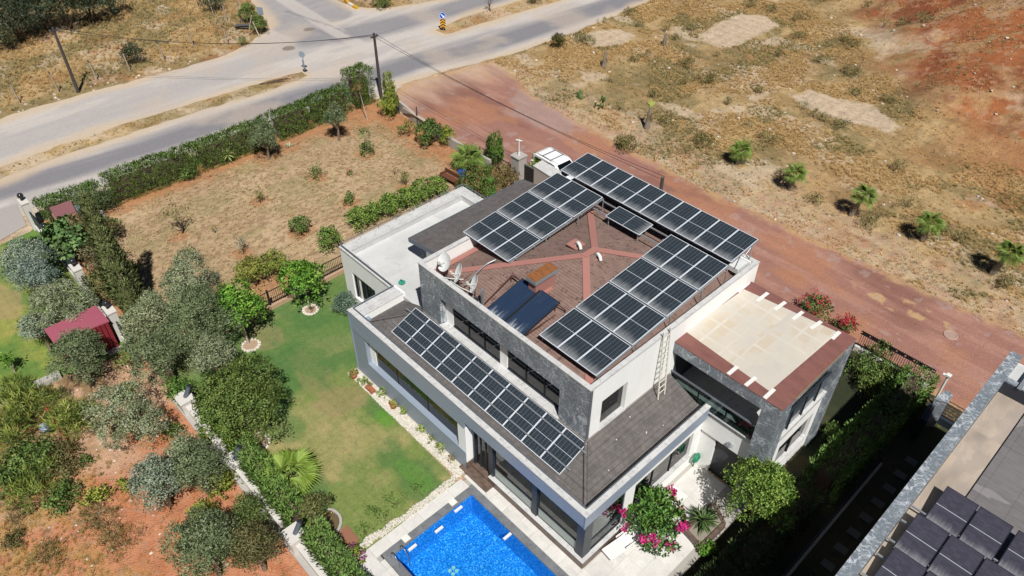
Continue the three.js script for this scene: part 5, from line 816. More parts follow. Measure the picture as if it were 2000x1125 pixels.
fanPalm('fan palm in the dry garden beside the low wall along the dirt road', [-28.21, -17.86], 1.1, 0.92, 15, { tr: 0.22 });
cypress('cypress', 'clipped columnar cypress between the fan palm and the gate pillar', [-27.79, -20.16], 0.6, 2.6, { cols: cols('#5c7c2c', '#4a6a24', '#6c8a36'), tip: 0.28, dens: 1800 });
plant('shrub', 'small dark shrub at the foot of the columnar cypress', 'shrub', [-26.67, -18.57], 'bush', 0.5, 1.0);
plant('round_bush', 'large clipped dome of hedge with brown patches behind the terrace corner', 'bush', [-25.3, -16.12], 'bush', 1.45, 1.9, { k: 1.3, cols: cols('#5d7a34', '#6a8038', '#8a6a44', '#4f6a2a') });
cypress('cypress', 'small bright green conifer at the right edge of the clipped dome', [-24.71, -16.8], 0.42, 1.6, { cols: cols('#4f8a34', '#5f9a3c'), tip: 0.5, dens: 1600 });
plant('hedge_bush', 'reddish brown bush between the iron fence and the clipped dome', 'bush', [-24.53, -18.17], 'brown', 1.2, 1.6, { cols: cols('#8a6a48', '#7a7040', '#6a7436', '#94704c'), k: 1.2 });
plant('round_bush', 'round yellow-green bush beside the white car', 'bush', [-24.27, -21.76], 'yellow', 0.8, 1.7, { k: 1.4, cols: cols('#8fa82c', '#7d9a24', '#a0b43c') });
[[[-27.64, -7.53], 0.85, 'leftmost'], [[-27.62, -8.79], 0.85, 'second'], [[-27.56, -10.13], 0.9, 'third'], [[-27.29, -11.31], 0.95, 'fourth'], [[-27.3, -12.73], 0.95, 'fifth'], [[-27.14, -14], 0.8, 'rightmost']].forEach(([p, r, w]) => plant('citrus_bush', `leafy citrus bush, ${w} of the row along the white terrace wall`, 'bush', p, 'bush', r, 1.6, { group: 'citrus bushes along the terrace', cols: cols('#6d8c38', '#84a044', '#587830', '#90a850'), k: 1.1 }));
plant('citrus_bush', 'green bush between the iron fence and the citrus row', 'bush', [-26.95, -4.89], 'bush', 0.85, 1.7, { cols: cols('#6d8c38', '#7d983e', '#587830') });
plant('shrub', 'olive-yellow bush behind the iron fence, left of two', 'shrub', [-27.04, 0.62], 'yellow', 1.05, 2.0, { cols: cols('#8a8f3a', '#74802e', '#9a9a48') });
plant('shrub', 'olive-yellow bush behind the iron fence, right of two beside the bright tree', 'shrub', [-26.77, -.78], 'yellow', 0.95, 2.0, { cols: cols('#84903a', '#6c7e2e', '#949a48') });
plant('lime_tree', 'bright green round tree on a thin stem with white stones, right one of two', 'tree', [-22.88, -.71], 'lime', 1.35, 3.3, { yb: 1.2, tr: 0.07 });
plant('lime_tree', 'bright green round tree on a leaning stem with white stones, left one of two', 'tree', [-22.73, 3.48], 'lime', 1.45, 3.5, { yb: 1.2, tr: 0.08, lobeList: autoLobes(8, 1.4, 1.3, 3.6, 0.55).map((l) => [l[0] - 0.35, l[1], l[2] - 0.1, l[3], l[4], l[5]]) });
plant('spruce_bush', 'blue-green round conifer bush at the white wall by the lawn', 'bush', [-21.24, -2.17], 'silver', 0.68, 1.3, { cols: cols('#6f8672', '#5c7464', '#80957c'), k: 1.5, len: 0.12 });
plant('shade_tree', 'broad dark green tree with spreading crown at the left edge of the lawn', 'tree', [-16.45, 6.73], 'broad', 2.35, 4.30, { yb: 1.50, stems: 3, k: 1.1 });
fanPalm('large fan palm with bright fronds on the lawn beside the cypress hedge', [-12.69, 6.54], 0.6, 1.05, 10, { tr: 0.3, el0: 1.15, el: 1.0, pet: 0.7, big: true });
plant('young_tree', 'slim young tree with thin pale stem above the half-round flower bed', 'tree', [-9.89, 6.86], 'olive', 0.7, 2.1, { yb: 0.9, tr: 0.05, k: 0.7, bark: BARKL, cols: cols('#6a6f3a', '#7d8048', '#5a6030') });
hedge('hedge', 'clipped conifer hedge inside the low white wall beside the big fan palm', [[-15.55, 7.49], [-12.87, 7.59], [-10.19, 7.61]], 0.95, 1.45, { cols: cols('#6f9040', '#5c7c36', '#82a04e'), rag: 0.8, len: 0.19, wid: 0.04, dens: 620 });
hedge('hedge', 'clipped conifer hedge inside the low white wall beside the purple flowers', [[-9.22, 7.53], [-7.25, 7.55], [-5.07, 7.57]], 1.0, 1.45, { cols: cols('#6f9040', '#58783a', '#7d9a4c'), rag: 0.8, len: 0.19, wid: 0.04, dens: 620 });
hedge('hedge', 'light green conifer hedge inside the wall below the broad dark tree', [[-19.24, 7.33], [-17.51, 7.43], [-15.97, 7.46]], 1.0, 1.1, { cols: cols('#7c9a34', '#6a8a2c', '#8faa44'), rag: 0.9, len: 0.19, wid: 0.04, dens: 620 });
// trees at the left
cypress('cypress', 'tall dark cypress, the tallest tree, with its shadow on the dry lawn', [-29.89, 7.13], 0.85, 8.9, { cols: cols('#76804e', '#66703f', '#868f5c', '#5c6638'), tip: 0.75, dens: 1300, base: 0.05 });
plant('fig_tree', 'broad-leaved fig tree beside the white pillars and the small red roof', 'tree', [-36.98, 8.09], 'broad', 1.75, 3.0, { yb: 0.6, len: 0.26, wid: 0.2, dens: 560, cols: cols('#66864a', '#587840', '#7a965c', '#4a6834') });
plant('shrub', 'dark brownish shrub between the fig tree and the tall cypress', 'shrub', [-37.31, 6.22], 'brown', 1.5, 2.6, { yb: 0.2, k: 1.2 });
plant('shrub', 'brownish shrub at the foot of the tall cypress', 'shrub', [-31.59, 7.62], 'brown', 1.35, 2.3, { yb: 0.2, k: 1.2, cols: cols('#6c703c', '#5a6030', '#7c7846') });
plant('shrub', 'grey-topped brown shrub in front of the tall cypress trunk', 'shrub', [-34.67, 6.93], 'brown', 1.3, 2.2, { yb: 0.2, k: 1.2, cols: cols('#746c48', '#625e3c', '#868060') });
plant('shrub', 'feathery grey-green shrub over the small red roof', 'shrub', [-41.56, 5.32], 'oliveD', 0.95, 2.3, { yb: 0.3, cols: cols('#68784c', '#56663c', '#7c8a5e') });
plant('shrub', 'dark shrub against the hedge right of the small red roof', 'shrub', [-41.64, 4.11], 'oliveD', 0.9, 1.5, { cols: cols('#4c5c34', '#586840', '#404e2c') });
plant('shrub', 'low leafy plants around the grey statue beside the tall cypress', 'shrub', [-38.54, 5.13], 'bush', 0.8, 1.0);
plant('shrub', 'small round shrub in the tip of the long cypress shadow', 'shrub', [-33.55, 5.68], 'bush', 0.55, 0.7);
plant('olive_tree', 'bluish olive tree on the neighbour lawn, next to the white pillars', 'tree', [-35.77, 10.42], 'silver', 1.57, 3.55, { yb: 0.95 });
plant('olive_tree', 'bluish olive tree on the neighbour lawn, lower left of its twin', 'tree', [-34.21, 10.51], 'silver', 1.17, 3.05, { yb: 0.95, cols: cols('#84988a', '#708478', '#98a898') });
plant('olive_tree', 'green olive tree pressed against the back of the red shed', 'tree', [-30.23, 10.54], 'olive', 1.71, 3.65, { yb: 0.95 });
plant('olive_tree', 'pale drooping olive bush at the left end of the red shed', 'tree', [-29.96, 11.94], 'silver', 0.90, 2.55, { yb: 0.85 });
plant('olive_tree', 'dark olive tree in front of the red shed', 'tree', [-25.56, 11.21], 'oliveD', 1.44, 3.55, { yb: 1.05, bark: BARKD });
plant('olive_tree', 'pale olive top rising behind the big clump onto the dry lawn', 'tree', [-27.02, 4.2], 'olive', 1.35, 4.35, { yb: 1.35, lift: 0.45, lobeList: [[0, 2.2, 0, 1.3, 1.1, 1.3], [-0.2, 3.2, -0.3, 0.75, 0.7, 0.75], [0.5, 1.6, 0.5, 1.1, 0.9, 1.1], [-0.8, 1.6, 0.5, 1, 0.8, 1]] });
plant('olive_tree', 'small light olive tree just right of the red shed', 'tree', [-25.66, 7.62], 'olive', 1.30, 3.45, { yb: 1.15, cols: cols('#98a076', '#808c62', '#aab08a') });
plant('olive_tree', 'short olive tree between the cypress trunk and the big olive clump', 'tree', [-27.39, 6.53], 'olive', 0.77, 2.75, { yb: 0.95 });
plant('olive_tree', 'largest dark olive tree in the middle of the clump left of the lawn', 'tree', [-23.16, 5.71], 'oliveD', 1.89, 4.45, { yb: 1.35, stems: 2, k: 1.1 });
plant('olive_tree', 'dark olive tree below the largest one, with trunks showing', 'tree', [-22.76, 7.95], 'oliveD', 1.53, 3.65, { yb: 1.15, stems: 2 });
plant('olive_tree', 'pale olive tree at the edge of the lawn above the broad dark tree', 'tree', [-20.75, 5.98], 'olive', 1.12, 3.35, { yb: 1.15, cols: cols('#8f9a74', '#7a8660', '#a0a886') });
plant('shrub', 'bright green conifer bush at the upper end of the low white wall', 'shrub', [-21.26, 8.08], 'bush', 0.75, 1.6, { cols: cols('#5c8034', '#4c7028', '#6e9040'), yb: 0.1 });
plant('shrub', 'light green undergrowth below the dark olive clump', 'shrub', [-25.51, 8.97], 'weed', 0.9, 1.2, { cols: cols('#7c9044', '#6a8038') });
plant('olive_tree', 'spreading pale olive tree alone on the red lot, with two crowns', 'tree', [-20.37, 10.95], 'olive', 1.44, 3.25, { yb: 0.95, lift: 0.45, lobeList: [[-1.1, 1.3, 0.3, 1.1, 1, 1.1], [-0.4, 1.8, -0.5, 0.95, 0.8, 0.95], [0.9, 1.3, -0.4, 1.05, 0.9, 1.0], [0.1, 1.0, 0.6, 0.9, 0.8, 0.9], [1.4, 1.0, -0.7, 0.7, 0.7, 0.7]] });
plant('olive_tree', 'silvery olive tree in the red lot, in front of the green one by the wall', 'tree', [-15.5, 11.37], 'silver', 1.30, 3.25, { yb: 0.95, cols: cols('#8a9880', '#76866c', '#9ea892') });
plant('olive_tree', 'green olive tree beside the low white wall in the red lot', 'tree', [-14.96, 9.78], 'oliveD', 1.26, 3.15, { yb: 0.95 });
plant('olive_tree', 'small olive crown in the red lot right behind the silvery olive', 'tree', [-16.33, 9.77], 'olive', 0.77, 2.75, { yb: 0.95 });
plant('olive_tree', 'big dark olive tree at the bottom edge of the picture', 'tree', [-10.75, 11.34], 'oliveD', 1.57, 3.55, { yb: 1.05, k: 1.2 });
plant('olive_tree', 'brown-green tree at the bottom edge next to the white wall end', 'tree', [-9.66, 9.77], 'oliveD', 1.08, 3.15, { yb: 0.95, cols: cols('#66683c', '#585c32', '#766e44') });
plant('shrub', 'dark shrub leaning on the low white wall between two lamp blocks', 'shrub', [-11.9, 9.12], 'oliveD', 0.95, 1.8, { cols: cols('#66783c', '#54662e', '#768848') });
// weeds of the red lot
const W0 = [[[-25.4, 14.19], 1.5, 1.6, 'weed', 'tall yellow-green reeds behind the rusty pipe'], [[-24.18, 15.53], 1.3, 1.5, 'weed', 'bright green reed clump at the left edge'], [[-22.93, 13.02], 1.3, 1.5, 'weed', 'dark green reeds right of the rusty pipe'], [[-22.07, 15.08], 1.4, 1.1, 'bush', 'leafy green weeds below the dark bucket'], [[-21.81, 16.31], 1.2, 1.1, 'bush', 'dark leafy weeds at the left edge'], [[-21.53, 14.07], 1.0, 0.8, 'brown', 'brown-green weeds at the foot of the rusty pipe'], [[-20.49, 15.84], 1.3, 0.9, 'weed', 'mixed weeds on the lower left of the red lot'], [[-20.54, 14.21], 0.8, 0.6, 'brown', 'low weeds beside the pale bare soil'], [[-18.76, 15.01], 0.75, 0.8, 'bush', 'round leafy green bush alone on the bare soil'], [[-19.49, 14.57], 0.6, 0.6, 'bush', 'leafy bush just above the round one on bare soil'], [[-18.02, 13.82], 0.6, 0.7, 'yellow', 'yellow-green shrub right of the round leafy bush'], [[-20.61, 13.24], 0.32, 0.35, 'bush', 'small green plant on the pale bare soil'], [[-17.89, 12.47], 0.35, 0.4, 'yellow', 'tiny yellow plant left of the silvery olive'], [[-19.31, 9.51], 0.55, 0.8, 'bush', 'green shrub on red soil left of the low wall'], [[-16.72, 14.19], 1.1, 0.7, 'dry', 'dry brown brush at the bottom of the red lot'], [[-19.47, 16.64], 0.8, 0.5, 'dry', 'dry brush at the lower left edge'], [[-16.54, 16.49], 0.9, 0.6, 'dry', 'dry grey brush at the bottom edge'], [[-15.07, 13.84], 1.0, 0.5, 'dry', 'dry orange brush left of the big dark olive'], [[-14.53, 9.17], 0.8, 1.0, 'yellow', 'yellow-green shrub beside the wall by the green olive'], [[-13.9, 10.4], 0.7, 0.7, 'yellow', 'yellow-green undergrowth above the big dark olive'], [[-23.45, 10.19], 0.5, 0.8, 'yellow', 'bright weeds above the spreading pale olive'], [[-18.33, 17.31], 0.6, 0.5, 'brown', 'brown shrub near the bottom left corner'], [[-27.29, 14.43], 0.9, 1.0, 'weed', 'weeds along the broken fence at the left edge'], [[-17.71, 8.26], 0.5, 0.7, 'yellow', 'yellow shrub on red soil against the low wall']];
for (const [p, r, h, s, l] of W0) plant(s === 'weed' ? 'reeds' : 'shrub', l, s === 'weed' ? 'reeds' : 'shrub', p, s, r, h, s === 'weed' ? { len: 0.42, wid: 0.035, k: 0.9, cols: cols('#86963e', '#708434', '#9aa24c', '#5a7030') } : {});
plant('sapling', 'thin yellow-green sapling on the neighbour lawn with its shadow', 'sapling', [-29.45, 13.94], 'lime', 0.4, 1.8, { yb: 0.3, tr: 0.025, k: 0.5 });
// right side
{ const g = plant('flowering_bush', 'large green bush with magenta flower clusters at the villa corner', 'bush', [0.54, -3.97], 'bush', 1.35, 2.1, { k: 1.3, len: 0.2, wid: 0.09, up: 0.6, cols: cols('#4d7a2c', '#3c6424', '#5f8c36', '#74983e') }); const p = Array.from({ length: 16 }, (_, i) => { const a = i * 2.4, r = 1.42; return [Math.cos(a) * r, R(0.5, 1.9), Math.sin(a) * r, 0.16, 0.16, 0.16]; }); flowers(g, p, 64, cols('#d02a80', '#c0186a', '#e04a94'), 0.12, 14); }
rosette('cycad', 'dark green spiky cycad in the stone planter right of the magenta bush', 'cycad', [1.98, -5.87], 90, 0.95, 0.07, cols('#4f6a34', '#3f5a2a', '#5f7a40'), { h: 0.35, tr: 0.14, e0: -0.1, e1: 1.3, bend: 0.25 });
plant('lemon_tree', 'bright green tree before the grey marble column of the balcony wing', 'tree', [3.51, -7.5], 'broad', 1.55, 4.1, { yb: 1.1, k: 1.15, cols: cols('#7c9a3c', '#688832', '#8fa84a', '#587828') });
for (const [p, r, h, l] of [[[-1.78, -22.05], 0.9, 1.6, 'larger red rose bush on the dirt road side behind the balcony roof'], [[0.22, -22.32], 0.55, 1.1, 'smaller red rose bush on the dirt road side behind the balcony roof']]) { const g = plant('rose_bush', l, 'rose bush', p, 'bush', r, h, { cols: cols('#6a7a3c', '#586a30', '#7c8a4c') }); flowers(g, autoLobes(6, r * 1.12, 0.2, h * 1.15), 70, cols('#d83048', '#e04a60', '#c02038'), 0.085, 6); }
for (const [p, r, h, s, l] of [[[2.52, -20.03], 0.9, 1.1, 'bush', 'green shrub below the iron fence behind the balcony wing'], [[3.63, -20.52], 0.9, 1.0, 'broad', 'dark leafy shrub in the bed beside the iron fence'], [[3.41, -19.2], 1.0, 1.0, 'broad', 'dark creeper at the edge of the shaded side garden'], [[4.38, -20.64], 0.8, 0.6, 'brown', 'orange-brown dry shrub in the bed by the shaded garden'], [[2.63, -21.57], 0.5, 1.4, 'bush', 'climbing plant over the iron fence by the dirt road'], [[3.59, -14.5], 0.6, 1.2, 'bush', 'green shrub at the foot of the marble column in the shade'], [[2.96, -4.86], 0.5, 0.4, 'lime', 'bright green plant at the end of the stone planter']]) plant('shrub', l, 'shrub', p, s, r, h);
hedge('hedge', 'conifer hedge along the neighbour boundary with its end in the sun', [[5.0, -20.8], [4.9, -17], [4.7, -11]], 1.5, 1.9, { cols: cols('#5f8434', '#4e7028', '#729440'), rag: 0.7 });
hedge('hedge', 'dark hedge in deep shade beside the neighbour building', [[4.6, -10.6], [4.4, -5], [4.3, -1]], 1.4, 1.4, { cols: cols('#4a5f2c', '#3c5022'), rag: 0.9 });  // leaf greens darkened to carry the deep shade

// ---------------------------------------------------------------- walls, fences, sheds, car
const PILW = metres(std('#ddd8d2', 0.85, { bumpMap: rep(roughB, 1, 1), bumpScale: 0.004 })), STONE = metres(std('#b9b4ae', 0.85, { bumpMap: rep(roughB, 2, 2), bumpScale: 0.01 })), IRON = std('#332f30', 0.6, { metalness: 0.4 }), GREENF = metres(std('#2f4a44', 0.8));
[[-43.0, 'first, nearest the road'], [-38.35, 'second from the road, beside the fig tree'], [-33.45, 'third from the road, above the green fence'], [-28.3, 'fourth from the road, at the corner of the red shed']].forEach(([x, w], i) => {
  const z = 8.55, h = 2.1, o = thing('wall_pillar', `white wall pillar with a dark globe lamp, ${w}`, 'pillar', [x, 0, z], 'white pillars with globe lamps');
  part(o, 'shaft', [box(x - 0.42, x + 0.42, 0, h, z - 0.22, z + 0.22)], PILW); part(o, 'coping', [box(x - 0.46, x + 0.46, h, h + 0.07, z - 0.26, z + 0.26)], PILW);
  const l = part(o, 'lamp', [new THREE.SphereGeometry(0.2, 16, 12).translate(x - 0.1, h + 0.42, z)], new THREE.MeshPhysicalMaterial({ color: 0x2b2b30, roughness: 0.12 })); part(l, 'lamp_base', [new THREE.CylinderGeometry(0.07, 0.1, 0.2, 10).translate(x - 0.1, h + 0.16, z)], M.black);
  const f = thing('mesh_fence', `dark green mesh fence panel ${i < 3 ? 'after' : 'behind'} the white pillar ${w.split(',')[0]}`, 'fence', [x + 0.45, 0, z], undefined), x1 = i < 3 ? x + 4.5 : x + 2;
  part(f, 'base_wall', [box(x + 0.45, x1 - 0.2, 0, 0.42, z - 0.1, z + 0.1)], PILW); part(f, 'mesh', [box(x + 0.45, x1 - 0.2, 0.46, 1.5, z - 0.012, z + 0.012)], GREENF); for (let k = 0; k <= 2; k++) part(f, 'post', [box(x + 0.5 + k * (x1 - x - 0.8) / 2, x + 0.56 + k * (x1 - x - 0.8) / 2, 0.42, 1.56, z - 0.03, z + 0.03)], GREENF);
});
{ // low white wall with lamp blocks
  const o = thing('garden_wall', 'low white garden wall between the red lot and the conifer hedge', 'wall', [-12, 0, 8.15]);
  const xs = [-21.2, -16.0, -10.4, -4.5];
  for (let i = 0; i < 3; i++) { for (let k = 0; k < 3; k++) { const a = xs[i] + 0.4 + k * (xs[i + 1] - xs[i] - 0.8) / 3, b = a + (xs[i + 1] - xs[i] - 0.8) / 3; part(o, 'wall', [box(a, b - 0.01, 0, 0.62, 8.0, 8.3)], PILW); part(o, 'coping', [box(a, b - 0.012, 0.62, 0.69, 7.95, 8.35)], PILW); } }
  part(o, 'footing', [box(-21.6, -5, 0, 0.12, 8.3, 8.55)], STONE);
  [[[-20.42, 8.22], 'uppermost, at the top of the low white wall'], [[-15.13, 8.23], 'middle one on the low white wall'], [[-9.69, 8.18], 'lowest, beside the purple flowers']].forEach(([p, w]) => {
    const q = thing('lamp_block', `white block with grey cylinder lamp, ${w}`, 'lamp block', [p[0], 0, 8.15]);
    part(q, 'block', [box(p[0] - 0.4, p[0] + 0.4, 0, 0.95, 7.8, 8.5)], PILW); part(q, 'coping', [box(p[0] - 0.45, p[0] + 0.45, 0.95, 1.02, 7.75, 8.55)], PILW);
    const a = V(p[0] + 0.05, 1.02, 8.1), b = V(p[0] + 0.1, 1.62, 7.75); part(q, 'lamp', [bar(a, b, 0.11, 0.12, 12)], std('#6d7888', 0.4, { metalness: 0.3 })); part(q, 'lamp_cap', [bar(b, b.clone().add(V(0.01, 0.06, -0.035)), 0.125, 0.1, 12)], M.dark);
  });
}
{ // red shed
  const c = [[-28.81, 11.78], [-28.89, 8.99], [-27.55, 8.88], [-27.85, 11.73]], x0 = Math.min(c[0][0], c[1][0], c[2][0], c[3][0]); const red = std('#8a2834', 0.6), redR = metres(std('#a8586a', 0.5));
  const A = [c[0][0], c[0][1]], Bq = [c[1][0], c[1][1]], Cq = [c[2][0], c[2][1]], Dq = [c[3][0], c[3][1]], o = thing('shed', 'small shed of dark red corrugated sheet before the white pillar', 'shed', [(A[0] + Cq[0]) / 2, 0, (A[1] + Cq[1]) / 2]);
  const yA = 2.3, yC = 1.95, n = 14;
  for (let i = 0; i < n; i++) { const t0 = i / n, t1 = (i + 0.8) / n, lp = (p, q, t) => [p[0] + (q[0] - p[0]) * t, p[1] + (q[1] - p[1]) * t], a = lp(A, Dq, t0), b = lp(Bq, Cq, t0), d = lp(Bq, Cq, t1), e = lp(A, Dq, t1), y0 = yA + (yC - yA) * t0, y1 = yA + (yC - yA) * t1; part(o, 'roof_rib', [slab([[a[0], y0 + 0.03, a[1]], [b[0], y0 + 0.03, b[1]], [d[0], y1 + 0.03, d[1]], [e[0], y1 + 0.03, e[1]]], 0.03)], redR); }
  part(o, 'roof', [slab([[A[0], yA, A[1]], [Bq[0], yA, Bq[1]], [Cq[0], yC, Cq[1]], [Dq[0], yC, Dq[1]]], 0.04)], redR);
  const inw = (p, t = 0.06) => { const m = [(A[0] + Cq[0]) / 2, (A[1] + Cq[1]) / 2]; return [p[0] + (m[0] - p[0]) * t, p[1] + (m[1] - p[1]) * t]; }, cs = [A, Bq, Cq, Dq].map((p) => inw(p)), ys = [yA, yA, yC, yC];
  for (let i = 0; i < 4; i++) { const p = cs[i], q = cs[(i + 1) % 4], L = Math.hypot(q[0] - p[0], q[1] - p[1]), m = Math.round(L / 0.22); for (let k = 0; k < m; k++) { const t0 = k / m, t1 = (k + 0.86) / m, a = [p[0] + (q[0] - p[0]) * t0, p[1] + (q[1] - p[1]) * t0], b = [p[0] + (q[0] - p[0]) * t1, p[1] + (q[1] - p[1]) * t1], h = ys[i] + (ys[(i + 1) % 4] - ys[i]) * t0 - 0.05; part(o, 'wall_sheet', [beam(V(a[0], h / 2, a[1]), V(b[0], h / 2, b[1]), k & 1 ? 0.05 : 0.09, h)], red); } }
}
{ const c = [[-41.53, 7.47], [-41.46, 6.13], [-40.54, 6.22], [-40.32, 7.56]], o = thing('tool_hut', 'little hut with brownish red roof between the hedge and the fig tree', 'hut', [c[0][0], 0, c[0][1]]), m = std('#8a5a5e', 0.6);
  for (let i = 0; i < 8; i++) { const t0 = i / 8, t1 = (i + 0.85) / 8, lp = (p, q, t) => [p[0] + (q[0] - p[0]) * t, 1.85 - 0.4 * t, p[1] + (q[1] - p[1]) * t]; part(o, 'roof_rib', [slab([lp(c[0], c[3], t0), lp(c[1], c[2], t0), lp(c[1], c[2], t1), lp(c[0], c[3], t1)], 0.05)], m); }
  part(o, 'wall', [0, 1, 2, 3].map((i) => beam(V(c[i][0], 0.7, c[i][1]), V(c[(i + 1) % 4][0], 0.7, c[(i + 1) % 4][1]), 0.06, 1.36)), std('#b08a6a', 0.9));
  const q = [-41.85, 6]; const t = thing('water_tank', 'blue-grey plastic tank beside the little red-roofed hut', 'tank', [q[0] + 0.5, 0, q[1] + 0.2], undefined, true); part(t, 'tank', [new THREE.CylinderGeometry(0.45, 0.45, 1.3, 18).translate(0, 0.65, 0)], std('#6a7d92', 0.5)); part(t, 'lid', [new THREE.CylinderGeometry(0.2, 0.45, 0.16, 18).translate(0, 1.38, 0)], std('#7d90a4', 0.5)); }
{ const q = [-39.93, 4.94], o = thing('garden_statue', 'grey stone figure lying among leaves at the edge of the dry lawn', 'statue', [q[0], 0, q[1]], undefined, true), m = std('#a8a8a6', 0.8); part(o, 'base', [box(-0.35, 0.35, 0, 0.25, -0.3, 0.3)], m); part(o, 'body', [new THREE.SphereGeometry(0.28, 12, 9).scale(1, 1.4, 0.9).translate(0, 0.6, 0)], m); part(o, 'head', [new THREE.SphereGeometry(0.16, 12, 9).translate(0, 1.08, 0)], m); }
// inner iron fence
{ const o = thing('iron_fence', 'brown iron bar fence on a low kerb between dry garden and lawn', 'fence', [-24.55, 0, 0]), kerb = metres(std('#c2a184', 0.9));
  for (let k = 0; k < 7; k++) part(o, 'kerb_stone', [box(-24.7, -24.4, 0, 0.3, -5 + k * 1.3, -5 + k * 1.3 + 1.29)], kerb);
  for (let k = 0; k < 75; k++) { const z = -4.95 + k * 0.12; part(o, 'bar', [box(-24.56, -24.54, 0.3, 1.35, z - 0.01, z + 0.01)], IRON); }
  for (const y of [0.42, 1.28]) part(o, 'rail', [box(-24.57, -24.53, y, y + 0.04, -5, 4.05)], IRON); for (const z of [-5, -2, 1, 4]) part(o, 'post', [box(-24.6, -24.5, 0, 1.45, z - 0.05, z + 0.05)], IRON);
  solo('fence_pillar', [box(-24.85, -24.25, 0, 1.2, -1.2, -0.6)], std('#6d747c', 0.7), 'dark grey block pillar in the iron fence by the right bright green tree', 'pillar'); }
// white stones round the trunks
for (const [p, r, w] of [[[-22.8, -.66], 0.42, 'right bright green tree'], [[-22.53, 3.45], 0.48, 'left bright green tree'], [[-16.03, 6.65], 0.6, 'broad dark tree at the lawn edge']]) { const o = thing('stone_ring', `ring of white stones round the foot of the ${w}`, 'stone ring', [p[0], 0, p[1]], undefined, true), m = std('#ddd3c4', 0.9); for (let k = 0; k < 15; k++) { const a = k / 15 * 6.283, s = R(0.08, 0.14); part(o, 'stone', [new THREE.DodecahedronGeometry(s, 0).scale(1, 0.75, 1).rotateY(R(0, 6)).translate(Math.cos(a) * r, s * 0.5, Math.sin(a) * r)], m); } part(o, 'soil', [new THREE.CylinderGeometry(r, r, 0.05, 16).translate(0, 0.025, 0)], std('#b59a80', 0.95)); }
{ // half-round flower bed and the wooden board with purple flowers
  const c = [-9.75, 6.71], o = thing('flower_bed', 'half-round flower bed with a pale stone edge on the lawn', 'flower bed', [c[0], 0, c[1]], undefined, true);
  for (let k = 0; k < 11; k++) { const a = -2.2 + k * 0.3; part(o, 'edge_stone', [box(-0.06, 0.06, 0, 0.16, -0.11, 0.11).rotateY(-a).translate(Math.cos(a) * 0.75, 0, Math.sin(a) * 0.75)], STONE); } part(o, 'soil', [new THREE.CylinderGeometry(0.68, 0.68, 0.08, 20).translate(0, 0.04, 0)], std('#6a5a3c', 0.95)); part(o, 'plants', crown([[0.1, 0.12, 0.2, 0.4, 0.2, 0.4], [-0.2, 0.12, -0.3, 0.3, 0.18, 0.3]], { n: 300, len: 0.12, wid: 0.08, per: 6, spread: 0.12, fill: 0.6, cols: cols('#8a9a3c', '#8a5a5a', '#6f8a4a') }).geo(), LEAF);
  const b = [[-9.03, 5.97], [-8.02, 5.99], [-7.88, 7.01], [-8.92, 7.03]], q = thing('wooden_board', 'square brown wooden platform at the end of the lawn beside the purple flowers', 'platform', [b[0][0], 0, b[0][1]]), wd = std('#9a6a52', 0.85);
  for (let k = 0; k < 8; k++) { const lp = (p, r, t) => [p[0] + (r[0] - p[0]) * t, 0.1, p[1] + (r[1] - p[1]) * t], t0 = k / 8, t1 = (k + 0.96) / 8; part(q, 'plank', [slab([lp(b[0], b[1], t0), lp(b[0], b[1], t1), lp(b[3], b[2], t1), lp(b[3], b[2], t0)], 0.08)], wd); }
  for (const [p, r, w] of [[[-8.25, 7.17], 0.55, 'left purple petunia bush on the wooden platform'], [[-7.3, 6.8], 0.6, 'right purple petunia bush beside the paving']]) { const g = plant('petunia_bush', w, 'flowers', p, 'yellow', r, 0.7, { k: 0.9 }); flowers(g, autoLobes(6, r * 1.05, 0.05, 0.75), 34, cols('#b048a8', '#9a3a94', '#c864b8'), 0.08, 6); }
}
// plants along the house wall
[[[-16.42, 0.55], 'pot', 'first from the terrace end'], [[-15.66, 0.51], 'bush', 'second from the terrace end'], [[-15.04, 0.44], 'box', 'third, a reddish box'], [[-14.32, 0.31], 'bush', 'fourth from the terrace end'], [[-13.21, 0.26], 'pot', 'fifth, a flowering pot'], [[-12.5, 0.26], 'bush', 'sixth, next to the flowering pot'], [[-10.94, 0.26], 'bush', 'seventh, the largest'], [[-10.2, 0.22], 'low', 'eighth, low and brownish'], [[-9.3, 0.29], 'bush', 'ninth, before the door'], [[-8.49, 0.23], 'low', 'last, nearest the door step']].forEach(([p, k, w]) => {
  if (k === 'pot' || k === 'box') { const o = thing('planter', `terracotta ${k === 'pot' ? 'pot' : 'planter box'} in the gravel by the house, ${w}`, 'planter', [p[0], 0.02, p[1]], undefined, true), t = std('#b0694a', 0.85); part(o, 'pot', k === 'pot' ? [new THREE.CylinderGeometry(0.2, 0.14, 0.26, 14).translate(0, 0.13, 0)] : [box(-0.3, 0.3, 0, 0.22, -0.14, 0.14)], t); part(o, 'plant', crown([[0, 0.36, 0, 0.26, 0.18, 0.22]], { n: k === 'pot' ? 160 : 40, len: 0.12, wid: 0.06, per: 6, spread: 0.08, fill: 0.6, cols: cols('#9aa848', '#7f9438', '#a06a4a') }).geo(), LEAF); }
  else plant('border_plant', `small ${k === 'low' ? 'creeping' : 'round green'} plant in the gravel by the house, ${w}`, 'plant', [p[0], p[1] - 0.12], k === 'low' ? 'brown' : 'yellow', k === 'low' ? 0.32 : 0.3, k === 'low' ? 0.22 : 0.45, { k: 1.3, len: 0.09, wid: 0.05, spread: 0.08, ...(k === 'low' ? { cols: cols('#8a7a4a', '#9a8a58', '#7d8a4a') } : { cols: cols('#93a848', '#7f983c', '#a8b860') }) });
});
